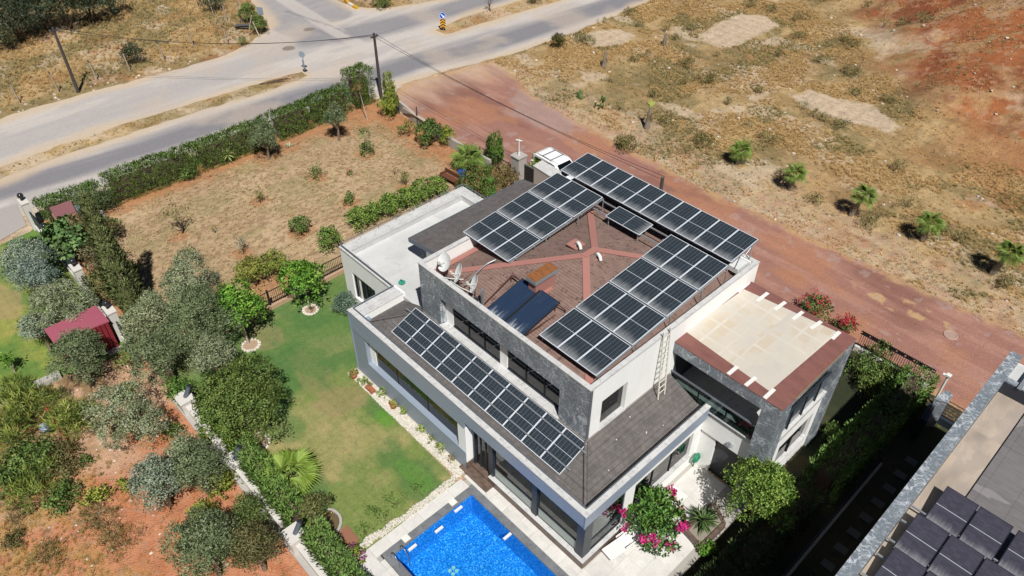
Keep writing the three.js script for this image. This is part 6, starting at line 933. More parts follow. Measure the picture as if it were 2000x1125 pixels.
[[[-8.39, 2.53], 0.45, 'nearest the door'], [[-8.44, 3.7], 0.5, 'second from the door'], [[-8.4, 4.72], 0.55, 'third from the door'], [[-8.16, 5.62], 0.35, 'last, by the wooden platform']].forEach(([p, r, w]) => plant('border_plant', `low green plant between lawn and paving, ${w}`, 'plant', p, 'bush', r, 0.3, { k: 0.8, len: 0.09, wid: 0.05, cols: cols('#6a8a3c', '#587a34', '#7d9a48') }));
// hose reel on the wall, green thing on the terrace
{ const o = thing('hose_reel', 'green garden hose reel at the foot of the white wall below the balcony', 'hose', [-0.15, 0.0, -8.2], undefined, true), g = std('#2f8f6a', 0.5); for (let k = 0; k < 3; k++) part(o, 'coil', [new THREE.TorusGeometry(0.26 - k * 0.04, 0.035, 6, 20).rotateY(Math.PI / 2).translate(-0.02 + k * 0.05, 0.75, 0)], g); part(o, 'stand', [bar(V(-0.05, 0, 0), V(-0.05, 0.75, 0), 0.03)], g); }
{ const p = [-17.14, -3.68], o = thing('garden_tap_stand', 'small green plastic stand alone on the pale terrace floor', 'stand', [p[0], 3.86, p[1]], undefined, true), g = std('#3fa088', 0.5); part(o, 'bowl', [new THREE.CylinderGeometry(0.2, 0.14, 0.12, 14).translate(0, 0.06, 0)], g); part(o, 'handle', [new THREE.TorusGeometry(0.14, 0.02, 6, 16).translate(0, 0.14, 0)], g); }
// stone planter right of the patio
{ const o = thing('stone_planter', 'low grey stone planter wall around the cycad at the patio edge', 'planter', [2.2, 0, -6]); const P = [[1.75, -4.96], [2.7, -4.75], [2.75, -6.48], [1.79, -7.03]]; for (let i = 0; i < 4; i++) { const a = P[i], b = P[(i + 1) % 4]; part(o, 'wall', [beam(V(a[0], 0.18, a[1]), V(b[0], 0.18, b[1]), 0.16, 0.36)], M.brownMarble); } part(o, 'soil', [slab(P.map((p) => [p[0], 0.27, p[1]]), 0.2)], std('#9a9082', 0.95)); }
// wall, gate, pillar along the dirt road
{ const o = thing('low_wall', 'low plastered wall between the dry garden and the dirt road', 'wall', [-34, 0, -19.6]);
  const P = [[-39.79, -20.1], [-37.01, -19.61], [-34.28, -19.5], [-31.71, -19.26], [-29.24, -19.27], [-27.34, -19.33]]; for (let i = 0; i + 1 < P.length; i++) part(o, 'wall', [beam(V(P[i][0], 0.4, P[i][1]), V(P[i + 1][0], 0.4, P[i + 1][1]), 0.22, 0.8)], STONE);
  part(o, 'pipe', [bar(V(...[-38.53, -19.52].toSpliced(1, 0, 0.85)), V(...[-33.98, -19.29].toSpliced(1, 0, 0.85)), 0.05)], std('#c9b0a0', 0.7));
  [[[-39.25, -19.59], 'left'], [[-36.54, -19.47], 'right'], [[-28.15, -19], 'lower']].forEach(([p, w]) => solo('fence_post', [box(p[0] - 0.04, p[0] + 0.04, 0, 1.7, p[1] - 0.04, p[1] + 0.04)], std('#4a5258', 0.6), `${w} thin grey fence post behind the low plastered wall`, 'post'));
  const p = [-23.7, -18.88], q = thing('gate_pillar', 'grey stone gate pillar with a white bracket pole on top', 'pillar', [-24.6, 0, -19.6]); const hx = -24.4, hz = -19.5; part(q, 'shaft', [box(hx - 0.4, hx + 0.4, 0, 2.35, hz - 0.4, hz + 0.4)], STONE); part(q, 'coping', [box(hx - 0.46, hx + 0.46, 2.35, 2.43, hz - 0.46, hz + 0.46)], STONE); part(q, 'pole', [bar(V(hx, 2.43, hz), V(hx, 2.65, hz), 0.1, 0.09, 10), bar(V(hx, 2.65, hz), V(hx, 3.6, hz), 0.05, 0.05, 8)], std('#ecece8', 0.5)); part(q, 'bracket', [bar(V(hx - 0.22, 3.62, hz + 0.1), V(hx + 0.22, 3.62, hz - 0.1), 0.05, 0.05, 8), bar(V(hx, 3.6, hz), V(hx, 3.72, hz), 0.07, 0.04, 8)], std('#ecece8', 0.5));
  const f = thing('iron_fence', 'short iron fence left of the grey stone gate pillar', 'fence', [-27, 0, -19.4]); for (let k = 0; k < 30; k++) { const x = -28.2 + k * 0.12; part(f, 'bar', [box(x - 0.01, x + 0.01, 0.1, 1.4, -19.42, -19.4)], IRON); } for (const y of [0.2, 1.32]) part(f, 'rail', [box(-28.3, -24.8, y, y + 0.04, -19.43, -19.39)], IRON); part(f, 'post', [box(-26.6, -26.5, 0, 1.5, -19.46, -19.36)], IRON);
  const g = thing('gate', 'black sheet metal gate right of the grey stone gate pillar', 'gate', [-22.5, 0, -19.8]); part(g, 'leaf', [box(-24.0, -21.4, 0.05, 1.75, -19.72, -19.66)], M.black); part(g, 'top_rail', [box(-24.0, -21.4, 1.75, 1.81, -19.73, -19.65)], M.metal);
  const T = [[-22.97, -19.63], [-23.06, -20.57], [-21.15, -20.49], [-21.05, -19.5]], b = thing('stone_block', 'broad grey stone gate block between the black gate and the white car', 'wall', [T[0][0], 0, T[0][1]]); part(b, 'block', [slab(T.map((t) => [t[0], 2.05, t[1]]), 2.05)], STONE); const cx = (T[0][0] + T[2][0]) / 2, cz = (T[0][1] + T[2][1]) / 2; part(b, 'coping', [slab(T.map((t) => [cx + (t[0] - cx) * 1.06, 2.12, cz + (t[1] - cz) * 1.06]), 0.07)], M.cap);
}
{ // bench and blue barrel under the palm
  const p = [-27.93, -15.85], o = thing('wooden_bench', 'brown wooden garden bench on the sand below the fan palm', 'bench', [p[0], 0, p[1]], undefined, true), w = std('#6a3f2a', 0.8); o.rotation.y = 0.05; part(o, 'seat', [box(-0.85, 0.85, 0.4, 0.46, -0.25, 0.25)], w); part(o, 'backrest', [box(-0.85, 0.85, 0.5, 0.85, -0.3, -0.25)], w); for (const x of [-0.8, 0.8]) part(o, 'armrest', [box(x - 0.05, x + 0.05, 0, 0.62, -0.28, 0.28)], w);
  const q = [-27.82, -16.91], c = thing('blue_barrel', 'small blue plastic barrel behind the bench below the fan palm', 'barrel', [q[0], 0, q[1]], undefined, true), bl = std('#2a56b0', 0.5); part(c, 'drum', [new THREE.CylinderGeometry(0.32, 0.3, 0.6, 16).translate(0, 0.3, 0)], bl); part(c, 'rim', [new THREE.TorusGeometry(0.32, 0.025, 6, 20).rotateX(Math.PI / 2).translate(0, 0.6, 0)], bl);
}
{ // white people carrier
  const p = [-22.88, -21.83], o = thing('car', 'white people carrier with black roof rails parked beside the stone gate block', 'car', [p[0] + 0.05, 0, p[1] - 0.2], undefined, true); o.rotation.y = -0.05;
  const paintM = new THREE.MeshPhysicalMaterial({ color: colorOf('#f4f4f6', 0.85), roughness: 0.35, clearcoat: 0.8, clearcoatRoughness: 0.08 });
  const ext = (pts, d, b, m, n, par = o) => { const s = new THREE.Shape(); pts.forEach((q, i) => i ? s.lineTo(...q) : s.moveTo(...q)); s.closePath(); return part(par, n, [new THREE.ExtrudeGeometry(s, { depth: d - 2 * b, bevelEnabled: true, bevelSize: b * 0.3, bevelThickness: b, bevelSegments: 4 }).translate(0, 0, -d / 2 + b)], m); };
  const body = ext([[-2.1, 0.35], [-2.15, 0.9], [-2.05, 1.05], [1.1, 1.05], [1.95, 0.92], [2.1, 0.7], [2.12, 0.35]], 1.76, 0.08, paintM, 'body');
  ext([[-2.02, 1.0], [-1.85, 1.62], [-1.6, 1.72], [0.1, 1.74], [0.4, 1.68], [1.3, 1.02]], 1.62, 0.14, paintM, 'cabin');
  for (const s of [-1, 1]) { for (const [a, b] of [[-1.75, -0.95], [-0.87, 0.0]]) { const sh = new THREE.Shape(); sh.moveTo(a, 1.08); sh.lineTo(b, 1.08); sh.lineTo(b, 1.56); sh.lineTo(a + (a < -1.5 ? 0.12 : 0), 1.56); sh.closePath(); part(o, 'side_window', [new THREE.ExtrudeGeometry(sh, { depth: 0.012, bevelEnabled: false }).translate(0, 0, s > 0 ? 0.805 : -0.817)], M.glass); } const t = new THREE.Shape(); t.moveTo(0.1, 1.08); t.lineTo(1.02, 1.08); t.lineTo(0.4, 1.54); t.lineTo(0.1, 1.56); t.closePath(); part(o, 'side_window', [new THREE.ExtrudeGeometry(t, { depth: 0.012, bevelEnabled: false }).translate(0, 0, s > 0 ? 0.805 : -0.817)], M.glass);
    part(o, 'roof_rail', [tube([V(-1.6, 1.74, s * 0.66), V(-0.7, 1.8, s * 0.66), V(0.25, 1.75, s * 0.66)], 0.025, 10, 6)], M.black); part(o, 'mirror', [box(0.75, 0.95, 1.05, 1.2, s > 0 ? 0.86 : -1.02, s > 0 ? 1.02 : -0.86)], paintM); part(o, 'headlight', [box(1.9, 2.08, 0.72, 0.86, s * 0.65 - 0.16, s * 0.65 + 0.16)], std('#d8dce0', 0.2));
    for (const x of [-1.35, 1.3]) { const w = part(o, 'wheel', [new THREE.CylinderGeometry(0.32, 0.32, 0.2, 20).rotateX(Math.PI / 2).translate(x, 0.32, s * 0.8)], M.black); part(w, 'rim', [new THREE.CylinderGeometry(0.2, 0.2, 0.02, 16).rotateX(Math.PI / 2).translate(x, 0.32, s * 0.91)], M.alu); } }
  for (const x of [-1.05, -0.2]) part(o, 'roof_bar', [box(x - 0.03, x + 0.03, 1.77, 1.8, -0.66, 0.66)], M.black);
  part(o, 'windscreen', [slab([[0.5, 1.66, -0.62], [1.3, 1.08, -0.72], [1.3, 1.08, 0.72], [0.5, 1.66, 0.62]].map((q) => [q[0] + 0.06, q[1] + 0.05, q[2]]), 0.015)], M.glass);
  part(o, 'rear_window', [slab([[-2.05, 1.1, -0.65], [-2.05, 1.1, 0.65], [-1.9, 1.6, 0.6], [-1.9, 1.6, -0.6]].map((q) => [q[0] - 0.05, q[1], q[2]]), 0.02)], M.glass);
}
// iron fence behind the balcony wing, gate of the neighbour
{ const f = thing('iron_fence', 'iron fence with a dark top band behind the balcony wing by the dirt road', 'fence', [3, 0, -21.6]); for (let k = 0; k < 34; k++) { const x = 1.3 + k * 0.12; part(f, 'bar', [box(x - 0.012, x + 0.012, 0.35, 1.5, -21.62, -21.6)], IRON); } for (const y of [0.42, 1.2, 1.38]) part(f, 'rail', [box(1.2, 5.4, y, y + 0.05, -21.64, -21.58)], IRON); part(f, 'kerb', [box(1.2, 5.4, 0, 0.35, -21.75, -21.45)], PILW);
  for (let k = 0; k < 8; k++) part(f, 'band_plate', [box(1.3 + k * 0.5, 1.7 + k * 0.5, 1.26, 1.37, -21.63, -21.59)], IRON);
  const p = [6.1, -20.76], l = thing('lamp_post', 'white post lamp among the hedge end beside the dirt road', 'lamp', [p[0], 0, p[1]], undefined, true), w = std('#f0f0ec', 0.5); part(l, 'post', [bar(V(0, 0, 0), V(0, 2.2, 0), 0.06, 0.06, 8)], w); part(l, 'lamp_head', [bar(V(-0.25, 2.2, 0.05), V(0.1, 2.25, 0), 0.08, 0.08, 8), box(-0.1, 0.12, 2.2, 2.3, -0.12, 0.12)], w);
  const T = [[6.27, -18.95], [6.42, -19.91], [6.76, -19.83], [6.82, -19.2]], b = thing('gate_block', 'grey marble gate block of the neighbour beside the dirt road', 'wall', [T[0][0], 0, T[0][1]]); part(b, 'block', [slab(T.map((t) => [t[0], 1.95, t[1]]), 1.95)], M.marble); const cx = (T[0][0] + T[2][0]) / 2, cz = (T[0][1] + T[2][1]) / 2; part(b, 'coping', [slab(T.map((t) => [cx + (t[0] - cx) * 1.08, 2.02, cz + (t[1] - cz) * 1.08]), 0.07)], M.marble);
  const g = thing('gate', 'dark grey gate leaf of the neighbour standing next to the marble block', 'gate', [6.4, 0, -20.6]); part(g, 'leaf', [beam(V(...[6.27, -19.16].toSpliced(1, 0, 0.85)), V(...[6.42, -17.55].toSpliced(1, 0, 0.85)), 0.06, 1.6)], M.black); part(g, 'post', [beam(V(...[6.27, -19.19].toSpliced(1, 0, 0.9)), V(...[6.45, -17.64].toSpliced(1, 0, 0.9)), 0.3, 1.4)], M.frame);
  const r = thing('railing', 'brown horizontal bar railing between the marble block and the neighbour building', 'railing', [7.4, 0, -20.5]); const a = [6.74, -19.9], c = [7.77, -19.87]; for (let k = 0; k < 6; k++) part(r, 'rail', [beam(V(a[0], 0.5 + k * 0.2, a[1]), V(c[0] + 0.6, 0.5 + k * 0.2, c[1]), 0.04, 0.04)], std('#6a5450', 0.6)); for (const t of [0, 0.95]) part(r, 'post', [box(a[0] + (c[0] - a[0]) * t - 0.04, a[0] + (c[0] - a[0]) * t + 0.04, 0, 1.6, a[1] - 0.04, a[1] + 0.04)], IRON); part(r, 'base_wall', [beam(V(a[0], 0.22, a[1] + 0.15), V(c[0] + 0.6, 0.22, c[1] + 0.15), 0.2, 0.44)], M.frame);
  const s = thing('boundary_fence', 'black iron fence in deep shade along the neighbour boundary', 'fence', [6.0, 0, -10]); for (const y of [0.5, 1.3]) part(s, 'rail', [box(5.98, 6.02, y, y + 0.05, -15, -3)], IRON); for (let k = 0; k <= 60; k++) part(s, 'bar', [box(5.99, 6.01, 0.2, 1.4, -15 + k * 0.2, -14.98 + k * 0.2)], IRON); part(s, 'kerb', [box(5.9, 6.1, 0, 0.2, -15, -3)], STONE);
  for (let k = 0; k < 12; k++) solo('stepping_stone', [box(6.7, 7.25, 0.01, 0.06, -16.5 + k * 1.15, -16.1 + k * 1.15)], std('#6f6a64', 0.9), `pale stepping stone, ${[...ORD, 'eleventh', 'last'][k]} from the dirt road in the shaded strip by the neighbour building`, 'stepping stone', 'stepping stones in the shade');  // stone colour darkened to carry the deep shade of this strip
}
// ---------------------------------------------------------------- the neighbour's building
{
  const o = thing('neighbour_building', 'flat-roofed building with grey marble parapet at the lower right', 'house', [14, 0, -4]), n = (nm, g, m) => part(o, nm, g, m), x0 = 8.15;
  n('wall', [box(x0, x0 + 0.35, 0, 8.0, -16.6, 14), box(x0 + 0.35, 30, 0, 8.0, -16.6, -16.3)], M.white);
  for (let k = 0; k < 16; k++) { const a = -16.62 + k * 1.9; n('marble_slab', [box(x0 - 0.04, x0 + 0.42, 8.0, 8.4, a + 0.004, a + 1.896)], M.marble); }
  n('tan_strip', [box(x0 + 0.42, 9.75, 7.5, 7.72, -14.7, 14)], metres(std(new THREE.Color(1, 1, 1), 0.9, { map: rep(paint(512, 512, 0, 0, 6, 6, (x, z, o) => { put(o, [0.36, 0.295, 0.24]); scl(o, 0.55 + 0.8 * fbm(x * 1.4, z * 0.6, 5)); if (fbm(x * 2, z * 0.8 + 5, 4) > 0.6) mixTo(o, [0.25, 0.22, 0.2], 0.35); if (Math.abs(x - 1.6 - 0.6 * fbm(z, 3, 2)) < 0.16 && fbm(x * 3, z * 1.2, 3) > 0.5) mixTo(o, [0.16, 0.14, 0.13], 0.6); }), 1 / 6, 1 / 6), bumpMap: rep(roughB, 0.6, 0.6), bumpScale: 0.01 })));
  n('roof_sheet', [box(9.75, 30, 7.4, 7.8, -14.7, 14)], metres(std(new THREE.Color(1, 1, 1), 0.85, { map: rep(paint(768, 768, 0, 0, 8, 8, (x, z, o) => { put(o, [0.145, 0.135, 0.135]); scl(o, 0.7 + 0.35 * fbm(x * 0.6, z * 2.5, 4) + 0.25 * vn(x * 4, z * 40)); if (fbm(x * 0.5, z * 1.8 + 9, 4) > 0.62) mixTo(o, [0.3, 0.28, 0.27], 0.4); if ((x / 1.0) % 1 < 0.012 || (z / 4) % 1 < 0.006) scl(o, 0.5); }), 0.125, 0.125), bumpMap: rep(roughB, 1, 1), bumpScale: 0.01 })));
  n('cross_wall', [box(x0 + 0.42, 30, 7.5, 8.36, -15.0, -14.72)], M.marble); n('cross_face', [box(x0 + 0.42, 9.6, 7.73, 8.3, -14.72, -14.68)], std('#2f3644', 0.4));
  n('back_roof', [box(x0 + 0.42, 30, 7.4, 8.2, -16.3, -15.02)], M.screed); n('channel', [box(9.05, 9.2, 8.37, 8.44, -16.6, -14.6)], M.alu);
  const pn = [[9.62, -6.65 - 0.6, 0], [10.58, -6.65 - 0.6, 0], [11.6, -6.65 - 0.6, 0]];
  const G2 = 'dark solar panels on the neighbour roof';
  const rows = [[-7.3, 9.13, 4, 'rear'], [-5.5, 8.9, 4, 'middle'], [-3.7, 8.95, 4, 'front']];
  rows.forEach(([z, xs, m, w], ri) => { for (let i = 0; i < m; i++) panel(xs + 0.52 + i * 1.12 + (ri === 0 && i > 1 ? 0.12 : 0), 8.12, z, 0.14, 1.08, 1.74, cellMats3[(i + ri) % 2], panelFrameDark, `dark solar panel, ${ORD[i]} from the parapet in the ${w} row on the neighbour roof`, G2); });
  const r = thing('mounting_rail', 'aluminium rails under the dark panels on the neighbour roof', 'mounting rail', [10, 7.8, -5]); for (const z of [-6.7, -5.9, -4.9, -4.1, -3.1]) part(r, 'rail', [box(8.6, 14, 7.98, 8.03, z - 0.03, z + 0.03)], M.alu); for (const x of [9.2, 11.4, 13.4]) for (const z of [-6.7, -4.9, -3.1]) part(r, 'post', [box(x - 0.03, x + 0.03, 7.7, 7.98, z - 0.03, z + 0.03)], M.alu);
}

// ---------------------------------------------------------------- street, poles, fields
{
  const wood = std('#4a4440', 0.9), a = [-42.62, -20.15], b = [-61.94, -1.06], hA = 5.87, hB = 5.88;
  for (const [p, h, w] of [[a, hA, 'dark wooden utility pole at the hedge corner by the crossing'], [b, hB, 'dark wooden utility pole at the edge of the dry field left of the road']]) { const o = thing('utility_pole', w, 'utility pole', [p[0], 0, p[1]], undefined, true); part(o, 'shaft', [bar(V(0, 0, 0), V(0, h, 0), 0.15, 0.1, 10)], wood); part(o, 'crossarm', [box(-0.06, 0.06, h - 0.35, h - 0.25, -0.35, 0.35)], wood); for (const z of [-0.3, 0.3]) part(o, 'insulator', [new THREE.CylinderGeometry(0.04, 0.05, 0.12, 8).translate(0, h - 0.19, z)], M.metal); }
  const c = [-12.31, -20.02], q = thing('utility_pole', 'short dark pole top rising behind the rear row of solar panels', 'utility pole', [c[0], 0, c[1]], undefined, true); part(q, 'shaft', [bar(V(0, 0, 0), V(0, hA, 0), 0.14, 0.11, 10)], wood); part(q, 'insulator', [new THREE.CylinderGeometry(0.05, 0.05, 0.12, 8).translate(0, hA + 0.05, 0)], M.metal);
  const wire = (p, h1, r, h2, dz, sag, l) => { const pts = []; for (let k = 0; k <= 14; k++) { const t = k / 14; pts.push(V(p[0] + (r[0] - p[0]) * t, h1 + (h2 - h1) * t - sag * 4 * t * (1 - t), p[1] + (r[1] - p[1]) * t + dz)); } solo('power_cable', [tube(pts, 0.018, 28, 4)], M.black, l, 'cable'); };
  wire(b, hB - 0.15, a, hA - 0.15, 0.3, 0.9, 'upper power cable between the two utility poles over the road'); wire(b, hB - 0.15, a, hA - 0.15, -0.3, 1.1, 'lower power cable between the two utility poles over the road');
  wire(a, hA - 0.15, c, hA, 0.2, 0.35, 'left power cable from the corner pole towards the villa'); wire(a, hA - 0.15, c, hA, -0.2, 0.6, 'right power cable from the corner pole towards the villa');
}
{ // signs
  const p = [-50.72, -33.83], o = thing('road_sign', 'blue round arrow sign over a yellow and black chevron board at the median tip', 'road sign', [p[0], 0, p[1]], undefined, true), h = 1.9; o.rotation.y = 0.75;
  part(o, 'post', [bar(V(0, 0, 0), V(0, h, 0), 0.04, 0.04, 8)], M.metal);
  const cv = document.createElement('canvas'); cv.width = cv.height = 128; const x = cv.getContext('2d'); x.fillStyle = '#1c56b0'; x.fillRect(0, 0, 128, 128); x.strokeStyle = '#fff'; x.lineWidth = 5; x.beginPath(); x.arc(64, 64, 58, 0, 7); x.stroke(); x.lineWidth = 14; x.beginPath(); x.moveTo(36, 36); x.lineTo(84, 84); x.stroke(); x.fillStyle = '#fff'; x.beginPath(); x.moveTo(100, 100); x.lineTo(58, 94); x.lineTo(94, 58); x.fill();
  const t = new THREE.CanvasTexture(cv); t.colorSpace = THREE.SRGBColorSpace; part(o, 'disc', [new THREE.CylinderGeometry(0.36, 0.36, 0.03, 24).rotateX(Math.PI / 2).translate(0, h - 0.3, 0.06)], M.metal); part(o, 'face', [new THREE.CircleGeometry(0.355, 24).translate(0, h - 0.3, 0.08)], new THREE.MeshStandardMaterial({ map: t, roughness: 0.5 }));
  const c2 = document.createElement('canvas'); c2.width = 64; c2.height = 128; const y = c2.getContext('2d'); y.fillStyle = '#e0a020'; y.fillRect(0, 0, 64, 128); y.strokeStyle = '#181818'; y.lineWidth = 14; for (const k of [30, 66, 102, 138]) { y.beginPath(); y.moveTo(0, k); y.lineTo(32, k - 26); y.lineTo(64, k); y.stroke(); }
  const t2 = new THREE.CanvasTexture(c2); t2.colorSpace = THREE.SRGBColorSpace; part(o, 'board', [box(-0.28, 0.28, 0.3, 1.3, 0.045, 0.07)], M.metal); part(o, 'board_face', [new THREE.PlaneGeometry(0.54, 0.98).translate(0, 0.8, 0.075)], new THREE.MeshStandardMaterial({ map: t2, roughness: 0.5 }));
  const g = std('#9fb0c2', 0.5, { metalness: 0.2 });
  for (const [q, hh, w, r] of [[[-52, -18.17], 1.9, 'grey back of a road sign at the end of the left median', 0.3], [[-63.65, -20.43], 2.3, 'grey-blue back of a sign beside the bushes at the side road', 0.35]]) { const s = thing('road_sign', w, 'road sign', [q[0], 0, q[1]], undefined, true); part(s, 'post', [bar(V(0, 0, 0), V(0, hh, 0), 0.05, 0.05, 8)], g); part(s, 'plate', [r < 0.32 ? new THREE.CylinderGeometry(r, r, 0.03, 20).rotateX(Math.PI / 2).rotateY(0.6).translate(0, hh - 0.25, 0.05) : box(-r, r, hh - 0.75, hh, 0.04, 0.07).rotateY(0.5)], g); part(s, 'lower_board', [box(-0.12, 0.12, 0.35, 1.1, 0.045, 0.07)], g); part(s, 'foot', [box(-0.18, 0.18, 0, 0.14, -0.15, 0.15)], M.dark); }
}
[[[-63.27, 3.41], 'first from the left edge'], [[-63.12, 0.21], 'second, left of the utility pole'], [[-63.21, -3.2], 'third, right of the utility pole'], [[-63.1, -6.18], 'fourth, in front of the dark bush'], [[-62.98, -9.48], 'fifth, right of the dark bush'], [[-64.54, -13.12], 'sixth, set back in the dry grass'], [[-62.43, -15.77], 'seventh, nearest the crossing'], [[-68.16, -18.62], 'eighth, behind the stone heap'], [[-70.89, -18.42], 'ninth, towards the upper edge'], [[-74.13, -18.23], 'last, at the upper edge']].forEach(([p, w]) => { const o = thing('fence_post', `pale concrete fence post in the left dry field, ${w}`, 'fence post', [p[0], 0, p[1]], 'concrete fence posts of the left field', true), c = std('#b9a996', 0.9), l = R(-0.08, 0.08); part(o, 'shaft', [bar(V(0, 0, 0), V(l, 1.75, 0.1), 0.075, 0.065, 4)], c); part(o, 'tip', [bar(V(l, 1.75, 0.1), V(l - 0.12, 1.95, 0.18), 0.065, 0.05, 4)], std('#5a5048', 0.9)); });
{ const p = [-62.76, -18.83], o = thing('braced_post', 'pair of leaning concrete posts forming an A at the crossing', 'fence post', [p[0], 0, p[1]], undefined, true), c = std('#b4a896', 0.9); part(o, 'shaft', [bar(V(-0.6, 0, 0.3), V(0.1, 2.1, -0.1), 0.09, 0.07, 4)], c); part(o, 'brace', [bar(V(0.7, 0, -0.2), V(0.1, 1.5, -0.1), 0.09, 0.07, 4)], c); const q = [-66.71, -19.56]; solo('fence_post', [bar(V(q[0], 0, q[1]), V(q[0] - 0.25, 1.8, q[1]), 0.08, 0.07, 4), bar(V(q[0] - 0.25, 1.8, q[1]), V(q[0] + 0.1, 2.2, q[1] - 0.1), 0.07, 0.06, 4)], c, 'bent concrete post among the bushes above the timber pile', 'fence post');
  const t = [-65.14, -19.02], w = thing('timber_pile', 'small pile of dark planks below the bent concrete post', 'timber', [t[0], 0, t[1]], undefined, true); for (let k = 0; k < 6; k++) part(w, 'plank', [box(-0.9, 0.9, 0.05 + k * 0.07, 0.11 + k * 0.07, -0.5 + (k % 3) * 0.3, -0.3 + (k % 3) * 0.3).rotateY(0.5 + 0.1 * k)], std('#5f5a5a', 0.9)); }
for (const [p, w] of [[[-60.33, -23.82], 'manhole cover in the middle of the crossing'], [[-57.58, -19.73], 'manhole cover in the road below the crossing'], [[4.51, -26.73], 'round concrete manhole cover in the dirt road']]) { const o = thing('manhole_cover', w, 'manhole cover', [p[0], 0, p[1]], undefined, true), big = w.includes('dirt'), m = std(big ? '#b09488' : '#8a8078', 0.85); part(o, 'lid', [new THREE.CylinderGeometry(big ? 0.3 : 0.5, big ? 0.3 : 0.5, 0.04, 24).translate(0, 0.03, 0)], m); part(o, 'rim', [new THREE.TorusGeometry(big ? 0.35 : 0.58, 0.06, 6, 24).rotateX(Math.PI / 2).translate(0, 0.02, 0)], std(big ? '#b89c8e' : '#a89c92', 0.9)); }
{ const p = [-51.96, -14.87], o = thing('broken_branch', 'dark broken plank lying on the tip of the left median', 'plank', [p[0], 0.03, p[1]], undefined, true); part(o, 'plank', [box(-0.1, 0.1, 0, 0.06, -1.3, 1.3).rotateY(-0.25)], BARKD); part(o, 'splinter', [box(-0.06, 0.06, 0, 0.06, -0.9, 0.7).rotateY(-0.42).translate(0.25, 0, 0.1)], BARKD); }
{ const m = [std('#e0b030', 0.7), std('#e8e4dc', 0.7)]; const P = [[-65.39, -31.41], [-63.54, -30.85], [-62.59, -30.75], [-61.77, -30.73]]; for (let i = 0; i < 3; i++) solo('kerb_stone', [beam(V(P[i][0], 0.12, P[i][1]), V(P[i + 1][0], 0.12, P[i + 1][1]), 0.3, 0.24)], m[i & 1], `${['white-grey far', 'yellow', 'white near'][i]} kerb stone at the corner by the upper edge`.replace('white-grey far', i === 0 ? 'upper yellow' : ''), 'kerb stone'); }
// trees and bushes along the upper edge
[[[-76.94, -.89], 2.6, 5, 'dark conifer in the top left corner, nearest the frame edge'], [[-77.97, -3.75], 2.6, 5, 'dark conifer in the top left corner, second from the left'], [[-76.86, -5.64], 2.4, 5, 'dark conifer in the top left corner, behind the utility pole top'], [[-79.44, -2.27], 2.8, 6, 'dark conifer in the top left corner, farthest left'], [[-76.87, -8.03], 2.1, 4, 'dark conifer right of the utility pole top'], [[-77.55, -10.45], 1.8, 3.4, 'low dark conifer, rightmost of the top left group'], [[-75.79, 0.56], 1.5, 2.6, 'lower dark conifer at the left frame edge']].forEach(([p, r, h, l]) => plant('pine_tree', l, 'tree', p, 'pine', r, h, { yb: 0.4, tr: 0.1 }));
[[[-64.23, -7.16], 0.95, 2.0, 'pine', 'lone dark green bush in the left dry field behind a post'], [[-66.19, -20.21], 0.95, 2.2, 'broad', 'upper green bush beside the side road at the crossing'], [[-62.96, -19.57], 0.9, 1.8, 'broad', 'lower green bush beside the sign at the crossing'], [[-71.75, -19], 1.1, 2.2, 'pine', 'dark bush at the upper edge above the concrete posts'], [[-60.39, -33.06], 1.1, 1.6, 'broad', 'green bush at the upper edge right of the yellow kerb'], [[-61.18, -16.8], 0.6, 0.7, 'weed', 'grey-green weeds on the verge at the crossing'], [[-49.82, -46.18], 0.8, 1.0, 'brown', 'dark brush on the right median at the upper edge']].forEach(([p, r, h, s, l]) => plant('bush', l, 'bush', p, s, r, h, s === 'pine' ? { dens: 1100, len: 0.2, wid: 0.07 } : {}));
plant('bare_tree', 'leafless grey little tree on the right median', 'tree', [-51.44, -41.05], 'brown', 0.7, 1.9, { yb: 0.5, k: 0.18, tr: 0.05, cols: cols('#8a8078', '#a0988c') });
